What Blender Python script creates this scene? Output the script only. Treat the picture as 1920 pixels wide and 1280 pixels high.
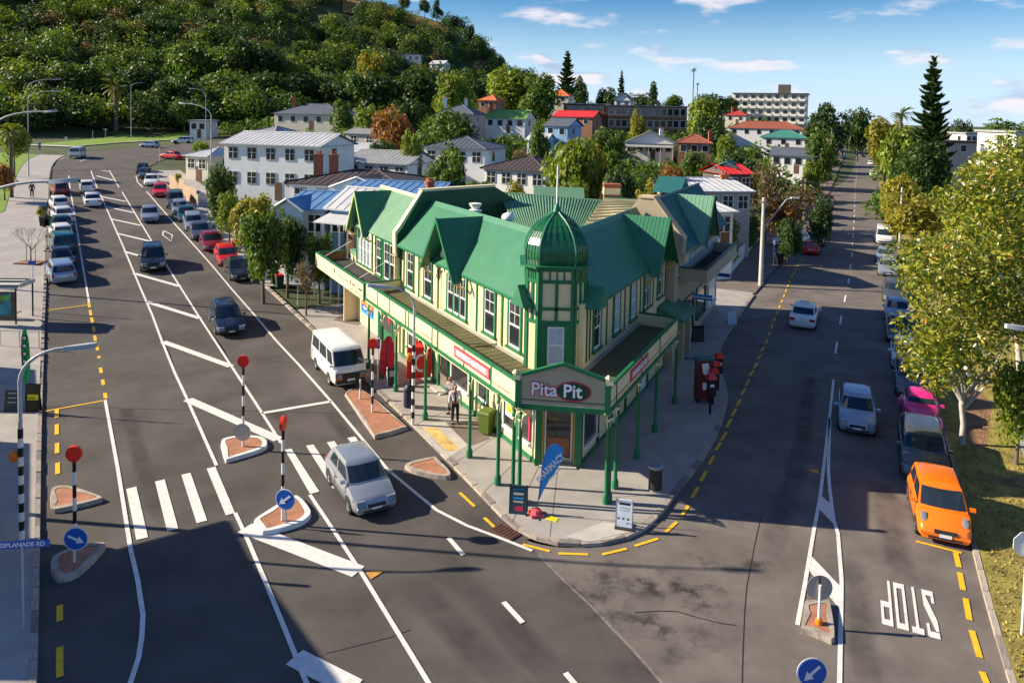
import bpy, bmesh, math, random
from mathutils import Vector, Matrix, Euler
rnd = random.Random(7)
sc = bpy.context.scene
for o in list(bpy.data.objects): bpy.data.objects.remove(o)
COL = sc.collection
R = math.radians

# ------------------------------------------------------------------ camera
FPX, CAMH, PITCH, ROLL = 1400.0, 14.0, R(3.0), R(1.2)
PPX, PPY = 960.0, 215 + FPX * math.tan(PITCH)
cam_d = bpy.data.cameras.new('camera'); cam = bpy.data.objects.new('camera', cam_d); COL.objects.link(cam)
cam_d.sensor_width = 36.0; cam_d.lens = FPX / 1920 * 36.0
cam_d.shift_y = -(640 - PPY) / 1920
cam_d.clip_start = 0.1; cam_d.clip_end = 6000
CM = Matrix.Rotation(math.pi / 2 - PITCH, 4, 'X') @ Matrix.Rotation(ROLL, 4, 'Z')
cam.matrix_world = Matrix.Translation((0, 0, CAMH)) @ CM
sc.camera = cam
CM3 = CM.to_3x3(); CPOS = Vector((0, 0, CAMH))

# ------------------------------------------------------------------ light
SUN_EL, SUN_DIR = R(27), Vector((-0.995, 0.10, 0)).normalized()      # towards the sun, horizontally
w = bpy.data.worlds.new('World'); sc.world = w; w.use_nodes = True
nt = w.node_tree; nt.nodes.clear()
def N(t, **k):
    n = nt.nodes.new(t)
    for a, b in k.items(): setattr(n, a, b)
    return n
sky = N('ShaderNodeTexSky', sky_type='NISHITA', sun_disc=False, sun_elevation=SUN_EL,
        sun_rotation=math.atan2(SUN_DIR.x, SUN_DIR.y), altitude=0, air_density=1.0, dust_density=0.25, ozone_density=2.5)
tc = N('ShaderNodeTexCoord')
mp = N('ShaderNodeMapping'); mp.inputs['Scale'].default_value = (1, 1, 3.6)
nt.links.new(tc.outputs['Generated'], mp.inputs[0])
n1 = N('ShaderNodeTexNoise'); n1.inputs['Scale'].default_value = 9.0; n1.inputs['Detail'].default_value = 7; n1.inputs['Roughness'].default_value = .52
mp2 = N('ShaderNodeMapping'); mp2.inputs['Scale'].default_value = (1, 1, 3.6); mp2.inputs['Location'].default_value = (0.0, 0, -0.05)
nt.links.new(tc.outputs['Generated'], mp2.inputs[0])
n2 = N('ShaderNodeTexNoise'); n2.inputs['Scale'].default_value = 9.0; n2.inputs['Detail'].default_value = 5; n2.inputs['Roughness'].default_value = .5
nt.links.new(mp.outputs[0], n1.inputs['Vector']); nt.links.new(mp2.outputs[0], n2.inputs['Vector'])
cov = N('ShaderNodeMapRange', interpolation_type='SMOOTHSTEP'); cov.inputs[1].default_value = .52; cov.inputs[2].default_value = .68
cov.inputs[3].default_value = 0; cov.inputs[4].default_value = .85
nt.links.new(n1.outputs[0], cov.inputs[0])
lit = N('ShaderNodeMapRange', interpolation_type='SMOOTHSTEP'); lit.inputs[1].default_value = -.05; lit.inputs[2].default_value = .10
sub = N('ShaderNodeMath', operation='SUBTRACT'); nt.links.new(n1.outputs[0], sub.inputs[0]); nt.links.new(n2.outputs[0], sub.inputs[1])
nt.links.new(sub.outputs[0], lit.inputs[0])
ccol = N('ShaderNodeMixRGB'); ccol.inputs[1].default_value = (3.6, 4.4, 6.0, 1); ccol.inputs[2].default_value = (7.6, 7.2, 7.6, 1)
nt.links.new(lit.outputs[0], ccol.inputs[0])
# thin high veil near the horizon
sep = N('ShaderNodeSeparateXYZ'); nt.links.new(tc.outputs['Generated'], sep.inputs[0])
veil = N('ShaderNodeMapRange', interpolation_type='SMOOTHSTEP'); veil.inputs[1].default_value = 0.0; veil.inputs[2].default_value = .17
veil.inputs[3].default_value = .75; veil.inputs[4].default_value = 0.0
nt.links.new(sep.outputs[2], veil.inputs[0])
vm = N('ShaderNodeMixRGB'); vm.inputs[2].default_value = (5.2, 7.2, 10.2, 1)
sat = N('ShaderNodeHueSaturation'); sat.inputs['Saturation'].default_value = 1.6; sat.inputs['Hue'].default_value = .512
nt.links.new(sky.outputs[0], sat.inputs['Color'])
nt.links.new(veil.outputs[0], vm.inputs[0]); nt.links.new(sat.outputs[0], vm.inputs[1])
mx = N('ShaderNodeMixRGB'); nt.links.new(cov.outputs[0], mx.inputs[0]); nt.links.new(vm.outputs[0], mx.inputs[1]); nt.links.new(ccol.outputs[0], mx.inputs[2])
bg = N('ShaderNodeBackground'); bg.inputs[1].default_value = .066
wo = N('ShaderNodeOutputWorld'); nt.links.new(mx.outputs[0], bg.inputs[0]); nt.links.new(bg.outputs[0], wo.inputs[0])
sl = bpy.data.lights.new('sun', 'SUN'); sl.energy = 5.0; sl.angle = R(.5); sl.color = (1, .87, .67)
so = bpy.data.objects.new('sun', sl); COL.objects.link(so)
sdir = Vector((SUN_DIR.x * math.cos(SUN_EL), SUN_DIR.y * math.cos(SUN_EL), math.sin(SUN_EL)))
so.rotation_euler = (-sdir).to_track_quat('-Z', 'Y').to_euler(); so.location = (-40, 0, 60)
vs = sc.view_settings; vs.view_transform = 'Standard'; vs.look = 'None'; vs.gamma = 1; vs.exposure = 0.95

# ------------------------------------------------------------------ terrain height and pixel helpers
_us = [-700, 0, 350, 500, 700, 830, 945, 1050, 1150, 1300, 1440, 1540, 1612, 1700, 2600]
_az = [math.degrees(math.atan((u - 960) / 1400)) for u in _us]
_rs = [0, 46, 62, 85, 105, 145, 205, 260, 330, 420, 520, 700, 2500]
_T = [[0, 0, .8, 2.3, 3.6, 5, 6.3, 12, 36, 75, 95, 95, 60],
      [0, 0, .8, 2.3, 3.6, 5, 6.3, 12, 36, 75, 95, 95, 60],
      [0, 0, .8, 2.3, 3.6, 5, 6.5, 13, 36, 76, 98, 95, 60],
      [0, 0, .6, 2.2, 3.8, 6, 8.5, 14, 35, 78, 98, 95, 60],
      [0, 0, .4, 1.9, 3.5, 6, 10, 14, 31, 72, 88, 70, 30],
      [0, 0, .3, 1.6, 3.2, 5.5, 9.5, 12, 25, 64, 64, 40, 10],
      [0, 0, .2, 1.3, 3.0, 5.0, 9, 10.5, 17, 36, 34, 20, 5],
      [0, 0, .1, 1.0, 2.6, 4.5, 8, 9.0, 12, 18, 17, 10, 2],
      [0, 0, .1, .7, 2.0, 3.8, 6, 8, 10, 12, 11, 8, 0],
      [0, 0, 0, .3, 1.2, 2.8, 4.5, 7, 10, 11, 9, 6, 0],
      [0, 0, 0, .1, .4, 1, 3, 6, 10, 11, 9, 6, 0],
      [0, 0, 0, 0, 0, 0, .2, .5, 1, 2, 3, 3, 0],
      [0] * 13, [0] * 13, [0] * 13]
def ground(x, y):
    r = math.hypot(x, y)
    a = math.degrees(math.atan2(x, y)) if y > 0 or x else 0.0
    a = max(_az[0], min(_az[-1], a)); r = min(r, 2499)
    i = 0
    while i < len(_az) - 2 and a > _az[i + 1]: i += 1
    j = 0
    while j < len(_rs) - 2 and r > _rs[j + 1]: j += 1
    ta = (a - _az[i]) / (_az[i + 1] - _az[i]); tr = (r - _rs[j]) / (_rs[j + 1] - _rs[j])
    return ((_T[i][j] * (1 - tr) + _T[i][j + 1] * tr) * (1 - ta) + (_T[i + 1][j] * (1 - tr) + _T[i + 1][j + 1] * tr) * ta)
def ray(x, y): return CM3 @ Vector(((x - PPX) / FPX, -(y - PPY) / FPX, -1.0))
def W(x, y, dz=0.0, zmin=None):
    """ground point seen at photograph pixel (x, y), lifted by dz"""
    d = ray(x, y); d = d / d.y; t = 8.0; prev = t
    f = lambda t: CAMH + d.z * t - ground(d.x * t, t) - dz
    while t < 900 and f(t) > 0: prev = t; t *= 1.02
    a, b = prev, t
    for _ in range(30):
        m = (a + b) / 2
        if f(m) > 0: a = m
        else: b = m
    return Vector((d.x * a, a, ground(d.x * a, a) + dz))
def AT(x, y, Y):
    """point seen at pixel (x, y) at distance Y along the view axis"""
    d = ray(x, y); d = d * (Y / d.y); return CPOS + d

# ------------------------------------------------------------------ naming
def tag(o, label=None, cat=None, group=None, kind=None):
    if label: o['label'] = label
    if cat: o['category'] = cat
    if group: o['group'] = group
    if kind: o['kind'] = kind
    return o
def empty(name, loc=(0, 0, 0), rz=0.0, label=None, cat=None, group=None):
    o = bpy.data.objects.new(name, None); COL.objects.link(o); o.empty_display_size = .2
    o.location = loc; o.rotation_euler = (0, 0, rz)
    return tag(o, label, cat, group)
def copy_tree(o, parent=None):
    c = o.copy(); COL.objects.link(c); c.parent = parent
    for ch in list(o.children): copy_tree(ch, c)
    return c

# ------------------------------------------------------------------ materials
def mat(name, col, rough=.7, metal=0.0, var=.12, vscale=3.0, bump=0.0, bscale=40.0, spec=.4, island=0.0, trans=0.0, coat=0.0, wave=None, emit=None, coord='Object'):
    m = bpy.data.materials.new(name); m.use_nodes = True
    t = m.node_tree; b = t.nodes['Principled BSDF']
    b.inputs['Roughness'].default_value = rough; b.inputs['Metallic'].default_value = metal
    b.inputs['Specular IOR Level'].default_value = spec; b.inputs['Coat Weight'].default_value = coat
    c4 = (*col, 1); b.inputs['Base Color'].default_value = c4
    tcn = t.nodes.new('ShaderNodeTexCoord')
    if var > 0:
        n = t.nodes.new('ShaderNodeTexNoise'); n.inputs['Scale'].default_value = vscale; n.inputs['Detail'].default_value = 6; n.inputs['Roughness'].default_value = .62
        t.links.new(tcn.outputs[coord], n.inputs['Vector'])
        mr = t.nodes.new('ShaderNodeMapRange'); mr.inputs[1].default_value = .3; mr.inputs[2].default_value = .7
        mr.inputs[3].default_value = 1 - var; mr.inputs[4].default_value = 1 + var
        t.links.new(n.outputs[0], mr.inputs[0])
        src = mr.outputs[0]
        if island > 0:
            g = t.nodes.new('ShaderNodeNewGeometry'); m2 = t.nodes.new('ShaderNodeMapRange')
            m2.inputs[3].default_value = 1 - island; m2.inputs[4].default_value = 1 + island
            t.links.new(g.outputs['Random Per Island'], m2.inputs[0])
            mm = t.nodes.new('ShaderNodeMath'); mm.operation = 'MULTIPLY'
            t.links.new(src, mm.inputs[0]); t.links.new(m2.outputs[0], mm.inputs[1]); src = mm.outputs[0]
        vm_ = t.nodes.new('ShaderNodeVectorMath'); vm_.operation = 'SCALE'; vm_.inputs[0].default_value = col
        t.links.new(src, vm_.inputs['Scale']); t.links.new(vm_.outputs[0], b.inputs['Base Color'])
    if wave:            # (axis, scale, strength): fine relief such as corrugation or weatherboards
        wv = t.nodes.new('ShaderNodeTexWave'); wv.bands_direction = wave[0]; wv.inputs['Scale'].default_value = wave[1]; wv.wave_profile = wave[3] if len(wave) > 3 else 'SIN'
        t.links.new(tcn.outputs['Object'], wv.inputs['Vector'])
        bp = t.nodes.new('ShaderNodeBump'); bp.inputs['Strength'].default_value = wave[2]; bp.inputs['Distance'].default_value = .03
        t.links.new(wv.outputs[1], bp.inputs['Height']); t.links.new(bp.outputs[0], b.inputs['Normal'])
    elif bump > 0:
        nb = t.nodes.new('ShaderNodeTexNoise'); nb.inputs['Scale'].default_value = bscale; nb.inputs['Detail'].default_value = 4
        t.links.new(tcn.outputs[coord], nb.inputs['Vector'])
        bp = t.nodes.new('ShaderNodeBump'); bp.inputs['Strength'].default_value = bump; bp.inputs['Distance'].default_value = .02
        t.links.new(nb.outputs[0], bp.inputs['Height']); t.links.new(bp.outputs[0], b.inputs['Normal'])
    if trans > 0:
        tr = t.nodes.new('ShaderNodeBsdfTranslucent'); ms = t.nodes.new('ShaderNodeMixShader'); ms.inputs[0].default_value = trans
        tr.inputs[0].default_value = (min(1, col[0] * 2.1), min(1, col[1] * 2.0), col[2] * .8, 1)
        out = t.nodes['Material Output']
        t.links.new(b.outputs[0], ms.inputs[1]); t.links.new(tr.outputs[0], ms.inputs[2]); t.links.new(ms.outputs[0], out.inputs[0])
    if emit:
        b.inputs['Emission Color'].default_value = c4; b.inputs['Emission Strength'].default_value = emit
    return m
M = {}
def CM_(name, col, **k):
    if name not in M: M[name] = mat(name, col, **k)
    return M[name]
GREEN = (.012, .16, .062)
CM_('asphalt', (.092, .081, .074), rough=.88, var=.30, vscale=.35, bump=.25, bscale=60, spec=.25)
CM_('asphalt_right', (.158, .136, .120), rough=.9, var=.28, vscale=.5, bump=.25, bscale=60, spec=.25)
CM_('asphalt_patch', (.06, .055, .052), rough=.9, var=.25, vscale=1.2, bump=.2, bscale=60, spec=.25)
CM_('line_white', (.72, .69, .64), rough=.7, var=.16, vscale=4)
CM_('line_yellow', (.80, .47, .02), rough=.7, var=.14, vscale=5)
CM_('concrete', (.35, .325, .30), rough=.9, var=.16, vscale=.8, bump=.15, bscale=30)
CM_('concrete_pale', (.48, .45, .41), rough=.9, var=.12, vscale=1.2, bump=.1, bscale=30)
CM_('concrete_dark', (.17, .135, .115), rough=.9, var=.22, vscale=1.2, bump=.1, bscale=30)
CM_('kerb', (.36, .31, .26), rough=.9, var=.35, vscale=3, bump=.4, bscale=14)
CM_('kerb_dark', (.22, .19, .17), rough=.9, var=.4, vscale=3, bump=.4, bscale=14)
CM_('terracotta', (.38, .17, .10), rough=.9, var=.25, vscale=2.5, bump=.2, bscale=20)
CM_('island_white', (.72, .70, .66), rough=.8, var=.15, vscale=2)
CM_('grass', (.085, .14, .018), rough=.95, var=.4, vscale=1.6, bump=.5, bscale=25)
CM_('lawn', (.16, .26, .02), rough=.95, var=.3, vscale=1.2, bump=.5, bscale=25)
CM_('dry_grass', (.27, .22, .052), rough=.95, var=.45, vscale=1.3, bump=.6, bscale=22)
CM_('terrain', (.055, .075, .02), rough=.95, var=.4, vscale=.08)
CM_('dirt', (.24, .13, .07), rough=.95, var=.4, vscale=1.5, bump=.4, bscale=18)
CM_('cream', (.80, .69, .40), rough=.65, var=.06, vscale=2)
CM_('cream_board', (.80, .69, .41), rough=.65, var=.05, vscale=2, wave=('Z', 3.4, .55, 'SAW'))
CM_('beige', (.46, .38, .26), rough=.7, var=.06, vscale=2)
CM_('gold_trim', (.62, .42, .08), rough=.6, var=.1)
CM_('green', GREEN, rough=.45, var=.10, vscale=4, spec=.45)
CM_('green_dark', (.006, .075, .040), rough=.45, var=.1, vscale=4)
CM_('roof_green', (.040, .185, .095), rough=.42, var=.10, vscale=1.2, spec=.4)
CM_('roof_green_pale', (.15, .30, .18), rough=.6, var=.15, vscale=.8)
CM_('roof_olive', (.11, .105, .045), rough=.8, var=.22, vscale=1.5)
CM_('dome_green', (.012, .13, .050), rough=.22, var=.08, vscale=4, spec=.6)
CM_('white', (.80, .79, .76), rough=.55, var=.05, vscale=2)
CM_('white_board', (.78, .78, .76), rough=.6, var=.05, vscale=2, wave=('Z', 3.2, .4, 'SAW'))
CM_('glass', (.018, .024, .032), rough=.06, var=0, spec=.7)
CM_('glass_curtain', (.50, .55, .60), rough=.25, var=.15, vscale=6, spec=.5)
CM_('glass_shop', (.03, .034, .036), rough=.06, var=.3, vscale=2, spec=.6)
CM_('black', (.012, .012, .013), rough=.4, var=0)
CM_('rubber', (.02, .02, .02), rough=.85, var=.2)
CM_('grey_metal', (.40, .42, .44), rough=.4, metal=.6, var=.08)
CM_('pole_grey', (.42, .44, .46), rough=.5, var=.08)
CM_('chrome', (.65, .66, .68), rough=.18, metal=1.0, var=0)
CM_('red', (.72, .012, .010), rough=.45, var=.06)
CM_('beacon_red', (.92, .022, .008), rough=.5, var=.04)
CM_('pink_red', (.62, .03, .07), rough=.45, var=.05)
CM_('blue_sign', (.012, .10, .46), rough=.4, var=.05)
CM_('sky_blue', (.02, .30, .72), rough=.5, var=.05)
CM_('orange', (.85, .20, .01), rough=.5, var=.05)
CM_('yellow', (.85, .62, .02), rough=.5, var=.05)
CM_('brick', (.40, .13, .07), rough=.9, var=.3, vscale=5, bump=.3, bscale=12)
CM_('brown', (.16, .075, .035), rough=.7, var=.2)
CM_('skin', (.42, .22, .14), rough=.6, var=.05)
CM_('hair', (.02, .014, .01), rough=.6, var=.1)
CM_('timber', (.30, .23, .16), rough=.85, var=.2)

# ------------------------------------------------------------------ mesh builder
class MB:
    def __init__(s): s.v = []; s.f = []; s.m = []
    def add(s, vs, fs, mi=0):
        n = len(s.v); s.v += [tuple(p) for p in vs]
        for f in fs: s.f.append([i + n for i in f]); s.m.append(mi)
        return s
    def poly(s, pts, mi=0): return s.add(pts, [list(range(len(pts)))], mi)
    def box(s, c, d, rz=0.0, mi=0, mat4=None):
        x, y, z = d[0] / 2, d[1] / 2, d[2] / 2
        m = mat4 if mat4 is not None else Matrix.Translation(c) @ Matrix.Rotation(rz, 4, 'Z')
        P = [m @ Vector(q) for q in ((-x, -y, -z), (x, -y, -z), (x, y, -z), (-x, y, -z), (-x, -y, z), (x, -y, z), (x, y, z), (-x, y, z))]
        return s.add(P, [(0, 3, 2, 1), (4, 5, 6, 7), (0, 1, 5, 4), (1, 2, 6, 5), (2, 3, 7, 6), (3, 0, 4, 7)], mi)
    def hexa(s, P, mi=0):
        """8 corners: bottom 4 then top 4"""
        return s.add(P, [(0, 3, 2, 1), (4, 5, 6, 7), (0, 1, 5, 4), (1, 2, 6, 5), (2, 3, 7, 6), (3, 0, 4, 7)], mi)
    def prism(s, pts, off, mi=0, mi_top=None):
        """polygon pts extruded by vector off"""
        off = Vector(off); n = len(pts); P = [Vector(p) for p in pts]; Q = [p + off for p in P]
        s.add(P + Q, [list(range(n))[::-1]] + [(i, (i + 1) % n, n + (i + 1) % n, n + i) for i in range(n)], mi)
        k = len(s.v) - 2 * n
        s.f.append([k + n + i for i in range(n)]); s.m.append(mi if mi_top is None else mi_top)
        return s
    def tube(s, pts, rad, n=8, mi=0, cap=True):
        pts = [Vector(p) for p in pts]; rs = rad if isinstance(rad, (list, tuple)) else [rad] * len(pts)
        base = len(s.v); up = None
        for i, p in enumerate(pts):
            t = (pts[min(i + 1, len(pts) - 1)] - pts[max(i - 1, 0)]).normalized()
            if up is None: up = Vector((0, 0, 1)) if abs(t.z) < .9 else Vector((1, 0, 0))
            a = t.cross(up).normalized(); b = a.cross(t).normalized(); up = b
            for k in range(n):
                an = 2 * math.pi * k / n; s.v.append(tuple(p + a * (math.cos(an) * rs[i]) + b * (math.sin(an) * rs[i])))
        for i in range(len(pts) - 1):
            for k in range(n):
                s.f.append([base + i * n + k, base + i * n + (k + 1) % n, base + (i + 1) * n + (k + 1) % n, base + (i + 1) * n + k]); s.m.append(mi)
        if cap:
            s.f.append([base + k for k in range(n)][::-1]); s.m.append(mi)
            e = base + (len(pts) - 1) * n; s.f.append([e + k for k in range(n)]); s.m.append(mi)
        return s
    def lathe(s, prof, n=16, c=(0, 0, 0), mi=0):
        c = Vector(c); base = len(s.v)
        for r, z in prof:
            for k in range(n):
                a = 2 * math.pi * k / n; s.v.append((c.x + r * math.cos(a), c.y + r * math.sin(a), c.z + z))
        for i in range(len(prof) - 1):
            for k in range(n):
                s.f.append([base + i * n + k, base + i * n + (k + 1) % n, base + (i + 1) * n + (k + 1) % n, base + (i + 1) * n + k]); s.m.append(mi)
        s.f.append([base + k for k in range(n)][::-1]); s.m.append(mi)
        e = base + (len(prof) - 1) * n; s.f.append([e + k for k in range(n)]); s.m.append(mi)
        return s
    def disc(s, c, nrm, r, n=20, th=.02, mi=0):
        c = Vector(c); nrm = Vector(nrm).normalized(); a = nrm.orthogonal().normalized(); b = nrm.cross(a)
        return s.prism([c + a * (math.cos(2 * math.pi * k / n) * r) + b * (math.sin(2 * math.pi * k / n) * r) for k in range(n)], nrm * th, mi)
    def mesh(s, name, mats, smooth=None):
        me = bpy.data.meshes.new(name); me.from_pydata(s.v, [], s.f)
        for m in (mats if isinstance(mats, (list, tuple)) else [mats]): me.materials.append(M[m] if isinstance(m, str) else m)
        me.polygons.foreach_set('material_index', s.m); me.validate()
        bm = bmesh.new(); bm.from_mesh(me); bmesh.ops.recalc_face_normals(bm, faces=bm.faces); bm.to_mesh(me); bm.free()
        if smooth is not None:
            me.polygons.foreach_set('use_smooth', [True] * len(me.polygons))
            me.set_sharp_from_angle(angle=R(smooth))
        me.update(); return me
    def build(s, name, mats, parent=None, smooth=None, rel=True):
        if parent is not None and rel:      # coordinates given in world space under an unrotated parent
            o = parent
            while o is not None:
                l = o.location; s.v = [(a - l.x, b - l.y, c - l.z) for a, b, c in s.v]; o = o.parent
        ob = bpy.data.objects.new(name, s.mesh(name, mats, smooth)); COL.objects.link(ob); ob.parent = parent
        return ob
def link(name, me, parent=None, loc=(0, 0, 0), rot=(0, 0, 0), scale=(1, 1, 1)):
    o = bpy.data.objects.new(name, me); COL.objects.link(o); o.parent = parent; o.location = loc; o.rotation_euler = rot; o.scale = scale
    return o
def text_mesh(name, body, size=1.0, offset=0.0, extrude=0.004, align='CENTER', sx=1.0, material='white'):
    cu = bpy.data.curves.new(name, 'FONT'); cu.body = body; cu.size = size; cu.offset = offset; cu.extrude = extrude
    cu.align_x = align; cu.align_y = 'CENTER'; cu.resolution_u = 3
    ob = bpy.data.objects.new(name, cu); COL.objects.link(ob)
    me = bpy.data.meshes.new_from_object(ob.evaluated_get(bpy.context.evaluated_depsgraph_get()))
    bpy.data.objects.remove(ob); bpy.data.curves.remove(cu)
    for v in me.vertices: v.co.x *= sx
    me.materials.clear(); me.materials.append(M[material]); me.name = name
    return me
def put_text(name, body, origin, xdir, ydir, size, material, parent, offset=0.0, sx=1.0, extrude=.004):
    """lettering centred on origin (world), reading along xdir with ydir up"""
    me = text_mesh(name, body, size, offset, extrude, sx=sx, material=material)
    x = Vector(xdir).normalized(); y = Vector(ydir).normalized(); z = x.cross(y).normalized(); y = z.cross(x)
    m = Matrix((x, y, z)).transposed()
    o = Vector(origin); p = parent
    while p is not None: o = o - p.location; p = p.parent
    ob = bpy.data.objects.new(name, me); COL.objects.link(ob); ob.parent = parent
    ob.matrix_local = Matrix.Translation(o) @ m.to_4x4()
    return ob
# ------------------------------------------------------------------ the ground, roads, footpaths
def build_terrain():
    azs = []
    a = -180.0
    while a < 180: azs.append(a); a += 3.0 if -62 < a < 62 else 6.0
    azs = sorted(set(azs) | set(_az)); azs.append(180.0)
    rs = [1, 20, 40, 46, 54, 62, 72, 85, 95, 105, 120, 145, 170, 205, 230, 260, 295, 330, 370, 420, 470, 520, 600, 700, 1200, 2400, 5000]
    b = MB(); rows = []
    for r in rs:
        row = []
        for a in azs:
            x, y = r * math.sin(R(a)), r * math.cos(R(a))
            z = ground(x, y) - (.12 if r < 60 else .05)
            if abs(a) > 70: z = -.12
            row.append(len(b.v)); b.v.append((x, y, z))
        rows.append(row)
    for i in range(len(rs) - 1):
        for k in range(len(azs) - 1):
            b.f.append([rows[i][k], rows[i][k + 1], rows[i + 1][k + 1], rows[i + 1][k]]); b.m.append(0)
    b.f.append(rows[0][:-1][::-1]); b.m.append(0)
    tag(b.build('ground', 'terrain', smooth=60), kind='structure')
build_terrain()

def tri_fill(pts, z, name, m, kind='structure', parent=None):
    """flat polygon with any outline, as a sheet at height z"""
    bm = bmesh.new(); vs = [bm.verts.new((p[0], p[1], z)) for p in pts]
    f = bm.faces.new(vs); bmesh.ops.triangulate(bm, faces=[f]); bmesh.ops.recalc_face_normals(bm, faces=bm.faces)
    for f in bm.faces:
        if f.normal.z < 0: f.normal_flip()
    me = bpy.data.meshes.new(name); bm.to_mesh(me); bm.free(); me.materials.append(M[m])
    o = bpy.data.objects.new(name, me); COL.objects.link(o); o.parent = parent
    if kind and not parent: o['kind'] = kind
    return o
def smooth_path(pts, n=4):
    """Catmull-Rom through points"""
    P = [Vector(p) for p in pts]; out = []
    for i in range(len(P) - 1):
        a, b, c, d = P[max(i - 1, 0)], P[i], P[i + 1], P[min(i + 2, len(P) - 1)]
        for k in range(n):
            t = k / n
            out.append(.5 * (2 * b + (c - a) * t + (2 * a - 5 * b + 4 * c - d) * t * t + (3 * b - a - 3 * c + d) * t ** 3))
    out.append(P[-1]); return out
def offset_path(P, d):
    out = []
    for i, p in enumerate(P):
        t = P[min(i + 1, len(P) - 1)] - P[max(i - 1, 0)]; t.z = 0; t.normalize()
        out.append(p + Vector((-t.y, t.x, 0)) * d)
    return out

# kerb lines traced on the ground (photograph pixels)
KL = [(60, 1420), (70, 1279), (76, 1000), (79, 800), (84, 620), (87, 540), (90, 450), (92, 400), (94, 350), (96, 322), (106, 304), (124, 293), (150, 287)]
KR_far = [(960, 990), (905, 935), (850, 878), (766, 793), (702, 732), (640, 672), (577, 614), (527, 567), (489, 532), (440, 482), (400, 441), (355, 395), (318, 358), (290, 333), (272, 318)]
CORNER = [(272, 318), (290, 333), (318, 358), (355, 395), (400, 441), (440, 482), (489, 532), (527, 567), (577, 614), (640, 672), (702, 732), (766, 793), (850, 878), (905, 935), (950, 982),
          (985, 1006), (1030, 1021), (1080, 1027), (1140, 1022), (1200, 1003), (1240, 968), (1270, 928), (1302, 888), (1330, 846), (1352, 800), (1365, 752), (1362, 725), (1352, 698), (1350, 668), (1358, 640),
          (1380, 606), (1410, 562), (1432, 535), (1455, 508), (1474, 486), (1500, 462), (1530, 420), (1557, 360), (1574, 318), (1592, 270)]
RK = [(1905, 1330), (1890, 1279), (1871, 1217), (1843, 1117), (1820, 1024), (1806, 965), (1787, 885), (1763, 800), (1737, 700), (1712, 600), (1686, 500), (1670, 440), (1648, 350), (1636, 300), (1624, 268)]
KLw = smooth_path([W(*p) for p in KL], 3)
CORw = smooth_path([W(*p) for p in CORNER], 3)
RKw = smooth_path([W(*p) for p in RK], 3)

# right road and junction: flat, one sheet; the left road is a ribbon that climbs with the land
near = [p for p in CORw if p.y < 46 and p.x < 12]
flat_road = [(-90, -30), (60, -30), (60, 5)] + [(p.x + .3, p.y) for p in RKw] + [(p.x - .3, p.y) for p in reversed([q for q in CORw if q.x > 12])]
flat_road += [(12, 47), (6, 50), (-6, 46), (-30, 46), (-90, 46)]
tri_fill(flat_road, 0.0, 'road', 'asphalt')
road = bpy.data.objects['road']
# lighter, older chip seal of the side street, 4 mm above, split along the diagonal seam seen at the corner
side = [W(1010, 1040), W(1110, 1130), W(1180, 1215), W(1250, 1290), W(1300, 1420)] + [Vector((40, 8, 0))] + [Vector((p.x + .25, p.y, 0)) for p in RKw[4:]] + \
       [Vector((p.x - .25, p.y, 0)) for p in reversed(CORw[3 * 15 + 1:])]
tri_fill([(p.x, p.y) for p in side], 0.004, 'side_street', 'asphalt_right')

def ribbon(name, A, B, m, dz, parent=None, kind='structure', across=6):
    b = MB(); n = min(len(A), len(B)); rows = []
    for i in range(n):
        row = []
        for k in range(across + 1):
            p = A[i].lerp(B[i], k / across); row.append(len(b.v)); b.v.append((p.x, p.y, ground(p.x, p.y) + dz))
        rows.append(row)
    for i in range(n - 1):
        for k in range(across): b.f.append([rows[i][k], rows[i][k + 1], rows[i + 1][k + 1], rows[i + 1][k]]); b.m.append(0)
    o = b.build(name, m, parent)
    if not parent: o['kind'] = kind
    return o
def resample(P, ys):
    out = []
    for y in ys:
        for i in range(len(P) - 1):
            if (P[i].y - y) * (P[i + 1].y - y) <= 0 and P[i].y != P[i + 1].y:
                t = (y - P[i].y) / (P[i + 1].y - P[i].y); out.append(P[i].lerp(P[i + 1], t)); break
        else: out.append((P[-1] if abs(P[-1].y - y) < abs(P[0].y - y) else P[0]).copy())
    return out
KRw = smooth_path([W(*p) for p in KR_far], 3)
ytop = min(KLw[-1].y, KRw[-1].y)
ys = [34 + (ytop - 34) * i / 44 for i in range(45)]
ribbon('main_road', resample(KLw, ys), resample(KRw, ys), 'asphalt', .012)
# the bend and the roundabout beyond it
fan = [W(*p) for p in [(96, 322), (106, 304), (124, 293), (150, 287), (200, 281), (260, 277), (330, 272), (420, 262), (470, 250)]]
fan2 = [W(*p) for p in [(272, 318), (285, 310), (298, 303), (312, 299), (330, 296), (350, 293), (372, 289), (440, 281), (500, 270)]]
ribbon('roundabout', fan, fan2, 'asphalt', .03, across=10)

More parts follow.
